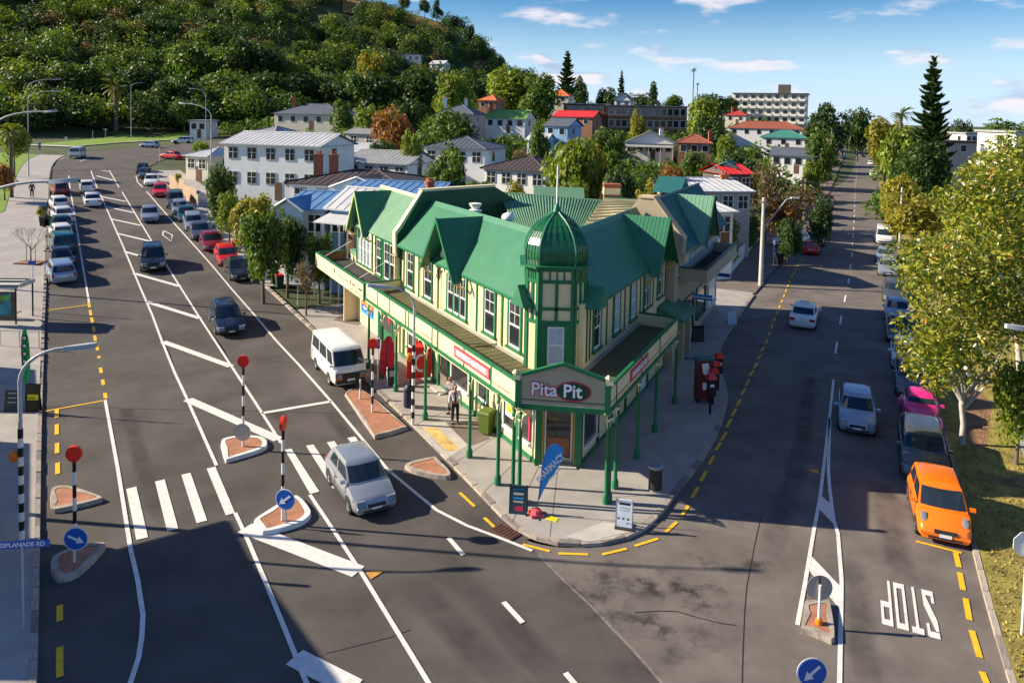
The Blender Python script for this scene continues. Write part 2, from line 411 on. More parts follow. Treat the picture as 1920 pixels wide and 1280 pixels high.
# corner footpath slab with a kerb made of single stones
def slab(name, outline, z, m, th=.2):
    bm = bmesh.new(); vs = [bm.verts.new((p[0], p[1], z)) for p in outline]
    f = bm.faces.new(vs); r = bmesh.ops.extrude_face_region(bm, geom=[f])
    for e in r['geom']:
        if isinstance(e, bmesh.types.BMVert): e.co.z -= th
    bmesh.ops.triangulate(bm, faces=bm.faces); bmesh.ops.recalc_face_normals(bm, faces=bm.faces)
    me = bpy.data.meshes.new(name); bm.to_mesh(me); bm.free(); me.materials.append(M[m])
    o = bpy.data.objects.new(name, me); COL.objects.link(o); return tag(o, kind='structure')
flat_c = [p for p in CORw if p.y < 60]
i0 = 0
fp_in = offset_path(flat_c, .22)
footpath = slab('footpath', [(p.x, p.y) for p in fp_in] + [(14, 62), (-16, 62)], .13, 'concrete')
def kerb_stones(path, parent, ln, wd, z0, z1, mats, name='kerb_stone', jit=.012, y_max=60):
    """row of separate stones following a path, each with its own joints"""
    acc = 0; segs = []; cur = path[0].copy(); pts = [cur]
    d = [0.0]
    for i in range(1, len(path)): d.append(d[-1] + (path[i] - path[i - 1]).length)
    def at(s):
        for i in range(1, len(path)):
            if d[i] >= s: return path[i - 1].lerp(path[i], (s - d[i - 1]) / max(d[i] - d[i - 1], 1e-6))
        return path[-1]
    s = 0; k = 0
    proto = {}
    while s + ln < d[-1]:
        L = ln * rnd.uniform(.75, 1.15); a, b_ = at(s), at(min(s + L, d[-1])); t = b_ - a; t.z = 0
        if a.y < y_max and t.length > .1:
            mid = (a + b_) / 2; key = rnd.randrange(4)
            if key not in proto:
                mb = MB(); e = .018
                mb.hexa([(-.5, -.5, 0), (.5, -.5, 0), (.5, .5, 0), (-.5, .5, 0), (-.5 + e, -.42, .9 + rnd.uniform(-.05, .1)), (.5 - e, -.42, .9 + rnd.uniform(-.05, .1)), (.5 - e, .5, 1), (-.5 + e, .5, 1)])
                proto[key] = mb.mesh('kerb_stone', mats[key % len(mats)])
            o = link(name, proto[key], parent, (mid.x, mid.y, ground(mid.x, mid.y) + z0), (0, 0, math.atan2(t.y, t.x)), (t.length - .015, wd, z1 - z0 + rnd.uniform(-jit, jit)))
            nl = Vector((-t.y, t.x, 0)).normalized() * (wd / 2); o.location += nl
        s += L; k += 1
kerb_stones(flat_c, footpath, .85, .22, -.05, .135, ['kerb', 'kerb', 'kerb_dark', 'kerb'])
# the footpath on up the main road, and along the side street
upf = [p for p in KRw if p.y > 55]
ys2 = [56 + (upf[-1].y - 58) * i / 24 for i in range(25)]
A = resample(KRw, ys2); ribbon('footpath_uphill', [a + Vector((.05, 0, 0)) for a in A], [a + Vector((4.3, 1.5, 0)) for a in A], 'concrete', .14, across=3)
sidef = [p for p in CORw if p.x > 18 and p.y > 58]
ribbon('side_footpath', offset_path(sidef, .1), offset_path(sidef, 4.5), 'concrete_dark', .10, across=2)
# paving joints of the corner, as real narrow strips: control joints cut across the slab
def marks(name, m, polys, parent, dz=.006, conform=True):
    b = MB()
    for P in polys: b.poly([Vector((p.x, p.y, ground(p.x, p.y) + dz)) if conform else p for p in P])
    o = b.build(name, m, parent, rel=False); return o
def strip(pts, width, sub=0):
    """quads along a ground polyline"""
    P = [Vector((p.x, p.y, 0)) for p in pts]; A = offset_path(P, width / 2); B = offset_path(P, -width / 2)
    return [[A[i], B[i], B[i + 1], A[i + 1]] for i in range(len(P) - 1)]
def dense(pts, step=6.0):
    out = [pts[0]]
    for a, b in zip(pts, pts[1:]):
        n = max(1, int((b - a).length / step))
        out += [a.lerp(b, k / n) for k in range(1, n + 1)]
    return out
def px(*l): return [W(*p) for p in l]
joints = []
for a, b in [((905, 930), (990, 850)), ((960, 985), (1010, 880)), ((1058, 1022), (1128, 985)), ((1128, 985), (1245, 990)), ((850, 875), (935, 820)), ((1130, 940), (1275, 930)), ((1150, 830), (1330, 850)), ((1230, 770), (1358, 780)), ((1285, 680), (1352, 690)), ((780, 800), (850, 770)), ((1030, 1020), (1045, 890))]:
    joints += strip(px(a, b), .025)
marks('paving_joint', 'concrete_dark', joints, footpath, dz=.135)
def flat_patch(name, m, pts, z, parent): 
    b = MB(); b.poly([Vector((p.x, p.y, z)) for p in px(*pts)]); return b.build(name, m, parent, rel=False)
flat_patch('pale_paving_panel', 'concrete_pale', [(1059, 1013), (1130, 985), (1155, 987), (1178, 1002), (1150, 1017), (1105, 1022)], .136, footpath)
flat_patch('crossing_ramp', 'concrete_pale', [(768, 800), (835, 797), (877, 840), (838, 866)], .136, footpath)
flat_patch('tactile_paving', 'line_yellow', [(793, 808), (818, 806), (862, 848), (838, 852)], .142, footpath).data.materials[0] = CM_('tactile', (.62, .42, .14), var=.4, vscale=3)
flat_patch('dark_paving_panel', 'concrete_dark', [(836, 797), (905, 792), (918, 828), (880, 842)], .136, footpath)
for q in range(4):
    flat_patch('paving_stain', 'concrete_dark', [[(640, 590), (688, 600), (672, 612), (625, 600)], [(540, 545), (575, 548), (560, 560), (530, 556)], [(1270, 672), (1330, 678), (1332, 682), (1274, 677)], [(700, 690), (748, 690), (745, 706), (700, 705)]][q], .136, footpath)

# left-hand footpath, kerb, lawn
ysl = [10, 15, 20, 25, 30, 35, 40, 46] + [50 + (KLw[-4].y - 50) * i / 24 for i in range(25)]
KLr = resample(KLw, ysl)
ribbon('left_footpath', [a + Vector((-7.5 if a.y > 60 else -14, 0, 0)) for a in KLr], [a + Vector((-.18, 0, 0)) for a in KLr], 'concrete', .14, across=5)
kerb_stones([p for p in KLw], bpy.data.objects['left_footpath'], 1.1, .18, -.05, .15, ['kerb', 'kerb_dark', 'kerb'], y_max=110)
ribbon('lawn', [a + Vector((-40, 4, 0)) for a in KLr[9:]], [a + Vector((-4.6 if a.y > 75 else -6.3, 0, 0)) for a in KLr[9:]], 'lawn', .17, across=6)
# lawn in front of the wooded hill
lw = px((40, 275), (60, 272), (140, 275), (240, 267), (330, 262), (420, 250))
ribbon('park_lawn', [p + Vector((0, 34, 0)) for p in lw], lw, 'lawn', .10, across=5)
kw = ribbon('park_kerb', [p + Vector((0, .2, 0)) for p in lw], [p + Vector((0, -2.4, 0)) for p in lw], 'concrete_pale', .14, across=2)

# right-hand grass verge, path and gutter
rk = [p for p in RKw]
verge_far = [Vector((p.x + 9.5, p.y - 2, 0)) for p in rk]
ribbon('grass_verge', [p + Vector((.17, 0, 0)) for p in rk], verge_far, 'dry_grass', .12, across=6)
kerb_stones(rk[::-1], bpy.data.objects['grass_verge'], 1.2, .17, -.05, .13, ['kerb', 'kerb', 'kerb_dark'], y_max=62)
flat_patch('bare_soil', 'dirt', [(1862, 690), (1920, 700), (1990, 860), (1920, 870), (1895, 800)], .125, bpy.data.objects['grass_verge'])
flat_patch('bare_soil', 'dirt', [(1775, 715), (1800, 700), (1860, 760), (1850, 840), (1822, 850)], .124, bpy.data.objects['grass_verge'])
flat_patch('bare_soil', 'dirt', [(1826, 905), (1905, 900), (1990, 920), (1985, 935), (1880, 915)], .124, bpy.data.objects['grass_verge'])
flat_patch('driveway', 'concrete', [(1868, 745), (1905, 735), (1985, 880), (1930, 885)], .127, bpy.data.objects['grass_verge'])
gt = MB()   # dry grass tufts on the verge
for _ in range(9000):
    t = rnd.uniform(3, 30); i = int(t); p = rk[min(i, len(rk) - 2)].lerp(rk[min(i, len(rk) - 2) + 1], t - i) + Vector((rnd.uniform(.25, 6.5), 0, 0))
    if p.y > 60: continue
    a = rnd.uniform(0, 6.3); h = rnd.uniform(.03, .09); q = Vector((math.cos(a), math.sin(a), 0)) * .03; l = Vector((rnd.uniform(-.05, .05), rnd.uniform(-.05, .05), 0))
    p.z = .12; gt.poly([p - q, p + q, p + l + Vector((0, 0, h))])
CM_('tuft', (.30, .25, .06), rough=.9, var=.2, island=.5)
tag(gt.build('grass_tufts', 'tuft'), 'short dry grass growing on the verge', 'grass', kind='stuff')

# ------------------------------------------------------------------ painted markings (children of the roads)
def line(pts, width=.13, m='line_white', name='lane_line', dz=.024, parent=road):
    P = dense(px(*pts), 5.0)
    return marks(name, m, strip(P, width), parent, dz)
def dashes(pts, on, off, width=.13, m='line_white', name='lane_dash', parent=road, dz=.024, start=0.0):
    P = px(*pts); d = [0.0]
    for a, b in zip(P, P[1:]): d.append(d[-1] + (b - a).length)
    def at(s):
        for i in range(1, len(P)):
            if d[i] >= s: return P[i - 1].lerp(P[i], (s - d[i - 1]) / max(1e-6, d[i] - d[i - 1]))
        return P[-1]
    s = start
    while s + on < d[-1]:
        marks(name, m, strip([at(s), at(s + on)], width), parent, dz); s += on + off
line([(167, 567), (158, 515), (148, 455), (140, 405), (131, 352), (129, 330)], .13)
for x, y in [(535, 710), (543, 757), (552, 803), (562, 857), (570, 910), (583, 968), (595, 1033), (605, 1103), (618, 1175), (632, 1255)]:
    X, Y = x / 3.2, 350 + y / 3.2; line([(X - .9, Y - 5), (X + .9, Y + 5)], .16, 'line_yellow', 'no_stopping_dash')
line([(88, 582), (167, 572)], .12, 'line_yellow', 'no_stopping_line'); line([(82, 772), (196, 751)], .12, 'line_yellow', 'no_stopping_line')
line([(197, 750), (221, 880), (245, 1031), (258, 1087), (268, 1153), (266, 1193), (260, 1233), (245, 1280), (228, 1330)], .13)
for y0, y1, x in [(768, 783, 106.5), (796, 815, 106.5), (831, 850, 107), (868, 889, 108), (1135, 1165, 112), (1213, 1270, 112)]: line([(x, y0), (x, y1)], .16, 'line_yellow', 'no_stopping_dash')
line([(171, 322), (181, 350), (232, 465), (285, 590), (328, 700), (350, 747), (406, 873)], .13)
line([(441, 962), (466, 1016), (493, 1080), (537, 1187), (573, 1277), (600, 1340)], .13)
line([(205, 320), (222, 350), (286, 455), (337, 537), (375, 597), (434, 687), (480, 757), (527, 831)], .13)
line([(581, 928), (627, 997), (678, 1075), (803, 1280), (850, 1350)], .13)
line([(255, 330), (258, 342), (266, 350), (330, 423), (400, 501), (480, 594), (560, 684), (621, 753), (727, 881), (786, 930), (819, 957), (876, 986), (935, 1008), (998, 1033)], .13)
line([(171, 322), (172, 313), (180, 306), (205, 296), (240, 289), (252, 293), (215, 308), (205, 320)], .14)
line([(130, 322), (150, 303), (180, 292), (200, 287)], .14)
line([(95, 322), (100, 307), (122, 294), (160, 287)], .12)
line([(491, 775), (621, 753)], .26, name='limit_line')
for a, b, wd in [((181, 330), (212, 338), .3), ((178, 318), (204, 322), .3), ((190, 369), (236, 378), .3), ((200, 388), (250, 399), .3), ((209, 411), (264, 423), .3), ((220, 438), (283, 453), .32), ((234, 472), (262, 480), .32), ((252, 513), (337, 537), .36), ((275, 566), (375, 597), .38), ((306, 641), (433, 687), .42), ((352, 749), (522, 824), .48), ((459, 990), (672, 1072), .60), ((552, 1232), (665, 1290), .60), ((205, 301), (216, 307), .4), ((232, 291), (240, 297), .4)]:
    line([a, b], wd, name='median_hatch', dz=.020)
def zebra(pts): marks('zebra_bar', 'line_white', [px(*pts)], road, .022)
def z1p(l): return [(x / 3.2, 700 + y / 3.2) for x, y in l]
def z2p(l): return [(380 + x / 3.2, 600 + y / 3.2) for x, y in l]
for q in ([(757, 695), (818, 680), (888, 985), (818, 1000)], [(930, 650), (988, 637), (1070, 932), (1003, 948)], [(1088, 610), (1143, 597), (1243, 883), (1180, 900)], [(1240, 573), (1292, 560), (1410, 838), (1355, 853)]): zebra(z1p(q))
for q in ([(493, 780), (532, 772), (700, 1030), (645, 1045)], [(620, 755), (665, 748), (832, 1000), (780, 1012)], [(745, 735), (790, 727), (960, 975), (910, 985)], [(868, 708), (915, 700), (1090, 945), (1040, 955)]): zebra(z2p(q))
line([(307, 433), (323, 441), (321, 453), (305, 441), (307, 433)], .12, name='diamond_mark')
line([(841, 1009), (869, 1041)], .16, name='lane_dash'); line([(944, 1129), (980, 1168)], .16, name='lane_dash'); line([(1060, 1262), (1110, 1320)], .16, name='lane_dash')
CM_('orange_mark', (.55, .27, .06), var=.3, vscale=6)
marks('arrow_mark', 'orange_mark', [px((686, 1073), (720, 1071), (695, 1087))], road, .024)
for a, b in [((862, 924), (890, 950)), ((908, 971), (937, 998)), ((980, 1021), (1031, 1034)), ((1047, 1038), (1103, 1040)), ((1129, 1040), (1175, 1029)), ((1190, 1024), (1234, 1010)), ((1248, 998), (1269, 979)), ((1278, 968), (1291, 948))]:
    line([a, b], .12, 'line_yellow', 'no_stopping_dash')
for a, b in [((312, 940), (348, 875)), ((365, 840), (398, 780)), ((415, 738), (445, 688)), ((455, 655), (487, 605)), ((487, 595), (520, 545)), ((520, 515), (550, 465)), ((552, 448), (578, 403)), ((580, 388), (605, 348)), ((608, 322), (632, 283)), ((635, 265), (657, 228)), ((660, 207), (682, 172)), ((683, 163), (705, 128)), ((706, 108), (725, 80)), ((727, 62), (745, 35))]:
    line([(1200 + a[0] / 3.2, 640 + a[1] / 3.2), (1200 + b[0] / 3.2, 640 + b[1] / 3.2)], .12, 'line_yellow', 'no_stopping_dash')
dashes([(1436, 645), (1450, 604), (1468, 560), (1482, 525), (1495, 500), (1508, 480)], 1.0, .95, .12, 'line_yellow', 'no_stopping_dash')
dashes([(1566, 665), (1578, 590), (1590, 535), (1597, 480), (1601, 420), (1604, 350), (1609, 300), (1611, 275)], 2.6, 4.6, .12, start=.2)
line([(1563, 712), (1559, 750), (1555, 785), (1545, 870), (1538, 930), (1525, 1000), (1510, 1090), (1495, 1172)], .12)
line([(1556, 785), (1553, 880), (1556, 920), (1563, 975), (1571, 1000), (1578, 1090), (1576, 1190), (1574, 1280), (1572, 1340)], .12)
marks('chevron_mark', 'line_white', [px((1540, 930), (1558, 946), (1567, 986), (1537, 956)), px((1519, 1040), (1574, 1098), (1573, 1141), (1517, 1070))], road, .021)
marks('arrow_mark', 'orange_mark', [px((1511, 880), (1536, 881), (1534, 890))], road, .024)
line([(1717, 1015), (1803, 1037)], .12, 'line_yellow', 'no_stopping_line')
for a, b in [((1125, 500), (1145, 588)), ((1150, 620), (1170, 725)), ((1185, 775), (1208, 905)), ((1222, 968), (1270, 1130)), ((1283, 1215), (1312, 1285))]:
    line([(1440 + a[0] / 3.2, 880 + a[1] / 3.2), (1440 + b[0] / 3.2, 880 + b[1] / 3.2)], .16, 'line_yellow', 'no_stopping_dash')
# STOP, read by drivers coming down the side street
def stop_word():
    o = W(1748, 1110); xd = (W(1648, 1085) - o); yd = (W(1764, 1200) - o)
    def q(x, y): return o + xd * x + yd * y
    polys = []
    def rect(l, x0, y0, x1, y1):
        lx = l * .265; polys.append([q(lx + x0 * .205, y0), q(lx + x1 * .205, y0), q(lx + x1 * .205, y1), q(lx + x0 * .205, y1)])
    t, v = .26, .12
    rect(0, 0, 0, 1, v); rect(0, 0, v, t, .27); rect(0, 1 - t, 1 - .27, 1, 1 - v); rect(0, 0, 1 - v, 1, 1)
    polys.append([q(1 * .205, v), q(1 * .205, v + .26), q(t * .205, 1 - v), q(0, 1 - v)] and [q((1 - t) * .205, v), q(1 * .205, v), q(1 * .205, .36), q(t * .205, 1 - v - .02), q(0, 1 - v - .02), q(0, .64)])
    rect(1, .37, 0, .63, 1 - v); rect(1, 0, 1 - v, 1, 1)
    rect(2, 0, 0, t, 1); rect(2, 1 - t, 0, 1, 1); rect(2, t, 0, 1 - t, v); rect(2, t, 1 - v, 1 - t, 1)
    rect(3, 0, 0, t, 1); rect(3, t, 1 - v, 1, 1); rect(3, 1 - t, .5, 1, 1 - v); rect(3, t, .5, 1 - t, .5 + v)
    marks('stop_lettering', 'line_white', polys, road, .022)
stop_word()
# seams, cracks, worn wheel tracks and oil stains in the asphalt
CM_('crack', (.022, .02, .018), rough=.9, var=.3); CM_('seam', (.2, .18, .15), rough=.9, var=.3, vscale=6)
line([(1428, 965), (1415, 1020), (1408, 1060), (1400, 1100), (1396, 1150), (1393, 1220), (1391, 1300)], .03, 'crack', 'crack', dz=.009)
line([(1190, 1148), (1235, 1145), (1270, 1146), (1310, 1158), (1350, 1168), (1380, 1172)], .04, 'crack', 'crack', dz=.009)
line([(1010, 1040), (1065, 1095), (1110, 1137), (1150, 1180), (1185, 1215), (1250, 1290)], .09, 'seam', 'road_seam', dz=.008)
line([(610, 1225), (730, 1195), (770, 1180)], .02, 'crack', 'crack', dz=.008)
def stain(cx, cy, rx, ry, dz, m='stain', par=road):
    c = W(cx, cy); n = 22; ph = rnd.uniform(0, 6); d = W(cx + 30, cy + 4) - c; d.z = 0; d.normalize(); e = Vector((-d.y, d.x, 0))
    P = [c + (d * math.cos(2 * math.pi * k / n) * rx + e * math.sin(2 * math.pi * k / n) * ry) * (1 + .22 * math.sin(3 * 2 * math.pi * k / n + ph) + .15 * math.sin(7 * 2 * math.pi * k / n + 2 * ph)) for k in range(n)]
    b = MB(); b.add([(c.x, c.y, dz)] + [(p.x, p.y, dz) for p in P], [(0, i + 1, (i + 1) % n + 1) for i in range(n)]); o = b.build('oil_stain', m, par, rel=False)
    a = o.data.attributes.new('fade', 'FLOAT', 'POINT'); a.data.foreach_set('value', [1.3] + [0.0] * n); return o
def stain_mat(name, dark, scale, lo, hi, strength=.6):
    """see-through stain: asphalt shows between the blotches"""
    m = bpy.data.materials.new(name); m.use_nodes = True; t = m.node_tree; b = t.nodes['Principled BSDF']
    b.inputs['Base Color'].default_value = (*dark, 1); b.inputs['Roughness'].default_value = .8
    tcn = t.nodes.new('ShaderNodeTexCoord'); n = t.nodes.new('ShaderNodeTexNoise'); n.inputs['Scale'].default_value = scale; n.inputs['Detail'].default_value = 7; n.inputs['Roughness'].default_value = .65
    t.links.new(tcn.outputs['Object'], n.inputs['Vector'])
    mr = t.nodes.new('ShaderNodeMapRange'); mr.interpolation_type = 'SMOOTHSTEP'; mr.inputs[1].default_value = lo; mr.inputs[2].default_value = hi; mr.inputs[4].default_value = strength
    t.links.new(n.outputs[0], mr.inputs[0])
    at = t.nodes.new('ShaderNodeAttribute'); at.attribute_name = 'fade'; mu = t.nodes.new('ShaderNodeMath'); mu.operation = 'MULTIPLY'
    t.links.new(mr.outputs[0], mu.inputs[0]); t.links.new(at.outputs['Fac'], mu.inputs[1]); t.links.new(mu.outputs[0], b.inputs['Alpha'])
    M[name] = m
stain_mat('stain', (.035, .030, .028), 1.1, .44, .68, .62)
stain_mat('wheel_track', (.035, .030, .028), .7, .25, .8, .6)
for i, (x, y, rx, ry) in enumerate([(1190, 1090, 2.4, 1.2), (1225, 1170, 2.2, .7), (1300, 1110, 1.6, 1.4), (1378, 1232, .5, .45), (1195, 1258, .6, .4), (1120, 1120, 1.4, .9), (1420, 1060, .9, .35), (1330, 1060, 1.0, .7), (1270, 1210, 1.0, .8), (850, 1045, .7, .2)]): stain(x, y, rx, ry, .010 + .0012 * i)
for i, (pts, wd) in enumerate([([(760, 1075), (850, 1170), (950, 1290)], .8), ([(830, 1060), (940, 1160), (1050, 1290)], .8), ([(1655, 900), (1672, 1000), (1690, 1100)], .7), ([(1600, 1040), (1610, 1150), (1620, 1290)], .6), ([(560, 700), (660, 830), (760, 950)], .5), ([(300, 480), (420, 640), (540, 800)], .5), ([(150, 480), (200, 640), (300, 980)], .5), ([(1520, 700), (1500, 860), (1440, 1040)], .6)]):
    P = [Vector((p.x, p.y, 0)) for p in dense(px(*pts), 1.2)]; b = MB(); fd = []
    for r_, (o_, f_) in enumerate(((-wd * .8, 0), (-wd * .3, .9), (wd * .3, .9), (wd * .8, 0))):
        for k, q in enumerate(offset_path(P, o_)): b.v.append((q.x, q.y, .0095 + .0004 * i)); fd.append(f_ * (0 if k in (0, len(P) - 1) else 1))
    m_ = len(P)
    for r_ in range(3):
        for k in range(m_ - 1): b.f.append([r_ * m_ + k, r_ * m_ + k + 1, (r_ + 1) * m_ + k + 1, (r_ + 1) * m_ + k]); b.m.append(0)
    o = b.build('wheel_track', 'wheel_track', road, rel=False); a = o.data.attributes.new('fade', 'FLOAT', 'POINT'); a.data.foreach_set('value', fd)
drain = MB().box((0, 0, 0), (.9, .5, .03)); d0 = W(948, 998)
dr = empty('storm_drain', (d0.x, d0.y, .03), R(-42), 'rusty iron storm drain grate in the gutter at the corner', 'drain')
MB().box((0, 0, 0), (.95, .55, .02)).build('grate_frame', CM_('rust', (.10, .045, .03), var=.3, vscale=9), dr, rel=False)
for k in range(7): MB().box((-.39 + .13 * k, 0, .018), (.05, .48, .012)).build('grate_bar', 'rust', dr, rel=False)

# traffic islands: raised kerb ring and brick-red infill
def island(label, pts, white=False, fill='terracotta', h=.16):
    P = px(*pts); c = sum(P, Vector()) / len(P); P = smooth_path(P + [P[0]], 3)[:-1]
    rt = empty('traffic_island', (c.x, c.y, 0), 0, label, 'island', 'raised islands in the main road')
    inn = [c + (p - c) * (1 - .22 / max((p - c).length, .4)) for p in P]
    b = MB(); n = len(P)
    for i in range(n):
        j = (i + 1) % n; a, b2 = P[i], P[j]; a1, b1 = c + (a - c) * .97, c + (b2 - c) * .97
        b.poly([a, b2, b1 + Vector((0, 0, h)), a1 + Vector((0, 0, h))]); b.poly([a1 + Vector((0, 0, h)), b1 + Vector((0, 0, h)), inn[j] + Vector((0, 0, h)), inn[i] + Vector((0, 0, h))])
    b.build('island_kerb', 'island_white' if white else 'kerb', rt, smooth=40)
    b = MB(); b.poly([p + Vector((0, 0, h - .015)) for p in inn]); b.build('island_paving', fill, rt)
    return rt
island('white kerbed island under the beacon nearest the road centre', [(414, 838), (418, 828), (450, 822), (490, 824), (502, 836), (490, 848), (432, 866), (422, 866)], True)
island('white kerbed island carrying the blue left arrow sign', [(475, 985), (484, 975), (545, 938), (562, 938), (580, 958), (582, 972), (560, 988), (500, 1004), (488, 1000)], True)
island('long narrow brick red island in front of the parked white van', [(646, 742), (656, 734), (684, 738), (757, 800), (757, 808), (708, 822), (697, 816)])
island('small triangular brick island near the corner kerb', [(758, 879), (768, 872), (812, 862), (820, 866), (844, 890), (836, 900), (780, 890)])
island('teardrop brick island below the left zebra beacon', [(95, 955), (95, 925), (112, 917), (136, 919), (187, 936), (183, 944), (102, 963)])
island('slanted brick island under the blue right arrow sign', [(95, 1075), (100, 1050), (150, 1030), (188, 1024), (197, 1032), (150, 1080), (110, 1092)])
ri = island('rectangular brick island in the mouth of the side street', [(1500, 1188), (1507, 1140), (1516, 1133), (1548, 1132), (1557, 1142), (1565, 1205), (1540, 1200), (1522, 1193)])
# ------------------------------------------------------------------ the corner building
aL, aR = R(-29.3), R(25.6)
dL = Vector((math.sin(aL), math.cos(aL), 0)); dR = Vector((math.sin(aR), math.cos(aR), 0))
nL = Vector((-dL.y, dL.x, 0)); nR = Vector((dR.y, -dR.x, 0))
wL0, wR0 = Vector((1.24, 29.0, 0)), Vector((2.9, 28.9, 0))
def PL(s, o, z): return wL0 + dL * s + nL * o + Vector((0, 0, z))
def PR(s, o, z): return wR0 + dR * s + nR * o + Vector((0, 0, z))
def slabbox(b, P, s0, s1, o0, o1, z0, z1, mi=0):
    return b.hexa([P(s0, o0, z0), P(s1, o0, z0), P(s1, o1, z0), P(s0, o1, z0), P(s0, o0, z1), P(s1, o0, z1), P(s1, o1, z1), P(s0, o1, z1)], mi)
def part(name, m, parent, P, *boxes, smooth=None):
    b = MB()
    for q in boxes: slabbox(b, P, *q)
    return b.build(name, m, parent, smooth)
cb = empty('corner_building', (2.07, 29, 0), 0, 'cream and green two storey corner shop building with green domed tower', 'building')
# walls: ground floor and upper floor of each wing, with the interior closed off behind
part('wall', 'cream_board', cb, PL, (.15, 15.05, -.22, 0, .13, 6.6))
part('wall', 'cream_board', cb, PR, (.15, 13.3, -.22, 0, .13, 6.6))

def sash_window(P, s, w_, z0, z1, parent, leaves=1, frame='green', o=0.0, sill=True, glass='glass', drop=0.0):
    h = z1 - z0
    fr = part('window', frame, parent, P, (s - w_ / 2 - .11, s - w_ / 2, o, o + .07, z0 - .02, z1 + .12), (s + w_ / 2, s + w_ / 2 + .11, o, o + .07, z0 - .02, z1 + .12), (s - w_ / 2, s + w_ / 2, o, o + .07, z1, z1 + .12))
    if sill: part('sill', frame, fr, P, (s - w_ / 2 - .17, s + w_ / 2 + .17, o, o + .14, z0 - .12, z0 - .02))
    lw_ = w_ / leaves
    for k in range(leaves):
        c = s - w_ / 2 + lw_ * (k + .5); a, b_ = c - lw_ / 2 + (.03 if leaves > 1 else 0), c + lw_ / 2 - (.03 if leaves > 1 else 0)
        if leaves > 1 and k: part('mullion', frame, fr, P, (c - lw_ / 2 - .03, c - lw_ / 2 + .03, o, o + .08, z0, z1))
        mid = z0 + h * .48 + drop; t = .055
        part('pane', glass, fr, P, (a, b_, o + .005, o + .012, z0, mid)); part('pane', glass, fr, P, (a, b_, o + .010, o + .018, mid, z1))
        part('sash', 'white', fr, P, (a, a + t, o + .012, o + .045, z0, z1), (b_ - t, b_, o + .012, o + .045, z0, z1), (a + t, b_ - t, o + .012, o + .045, z0, z0 + .09), (a + t, b_ - t, o + .012, o + .05, mid - .03, mid + .04), (a + t, b_ - t, o + .012, o + .045, z1 - t, z1),
             ((a + b_) / 2 - .013, (a + b_) / 2 + .013, o + .012, o + .034, mid + .04, z1 - t), (a + t, b_ - t, o + .012, o + .032, mid + (z1 - mid) * .5 - .013, mid + (z1 - mid) * .5 + .013))
    return fr
for s, w_, l in ((13.7, .85, 1), (11.2, .95, 1), (4.2, .95, 1), (1.95, .95, 1), (7.65, 2.1, 3)): sash_window(PL, s, w_, 4.3, 6.25, cb, l)
for s, w_, l in ((1.7, .8, 1), (4.35, .8, 1), (6.9, .8, 1), (9.35, 1.0, 2), (11.9, .8, 1)): sash_window(PR, s, w_, 4.45, 6.3, cb, l, glass='glass_curtain' if s in (4.35, 6.9) else 'glass')
# pilaster battens and dentil trim
for s in (.45, 3.05, 5.5, 9.9, 12.5, 14.7): part('pilaster', 'green', cb, PL, (s - .05, s + .05, 0, .05, 4.05, 6.5))
for s in (.75, 3.2, 9.55, 12.3): part('dentil_trim', 'gold_trim', cb, PL, *[(s - .03, s + .03, 0, .035, 4.15 + k * .11, 4.22 + k * .11) for k in range(20)])
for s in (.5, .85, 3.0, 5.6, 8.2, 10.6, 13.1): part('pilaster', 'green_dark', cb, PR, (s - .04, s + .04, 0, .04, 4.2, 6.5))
for P, n_, e in ((PL, 15.0, .20), (PR, 13.2, .20)):       # eave brackets under the gutters
    part('eave_bracket', 'green_dark', cb, P, *[(k * .42 + .3, k * .42 + .36, .02, .26, 6.38, 6.46) for k in range(int(n_ / .42) - 1)])
    part('gutter', 'green', cb, P, (.3, n_, .27, .37, 6.42, 6.52))

# roofs: ridge 1.8 m behind the wall
RZ, RO, EZ, EO = 8.93, -1.8, 6.5, .36
def slope(b, P, s0, s1, o0, z0, o1, z1, th=.06, mi=0, t0=None, t1=None):
    t0 = s0 if t0 is None else t0; t1 = s1 if t1 is None else t1
    return b.hexa([P(s0, o0, z0 - th), P(s1, o0, z0 - th), P(t1, o1, z1 - th), P(t0, o1, z1 - th), P(s0, o0, z0), P(s1, o0, z0), P(t1, o1, z1), P(t0, o1, z1)], mi)
def ribs(b, P, s0, s1, o0, z0, o1, z1, pitch, t0=None, t1=None, w_=.035, h=.03):
    """standing ribs of a metal roof, running down the slope"""
    t0 = s0 if t0 is None else t0; t1 = s1 if t1 is None else t1; n = int((s1 - s0) / pitch)
    nn = Vector((0, 0, 1))
    for k in range(n + 1):
        f = (k + .5) / (n + 1); a = s0 + (s1 - s0) * f; c = t0 + (t1 - t0) * f
        q = P(a, o0, z0); r = P(c, o1, z1); d = (P(a + 1, 0, 0) - P(a, 0, 0)) * (w_ / 2); u = Vector((0, 0, h))
        b.hexa([q - d, q + d, r + d, r - d, q - d * .5 + u, q + d * .5 + u, r + d * .5 + u, r - d * .5 + u])
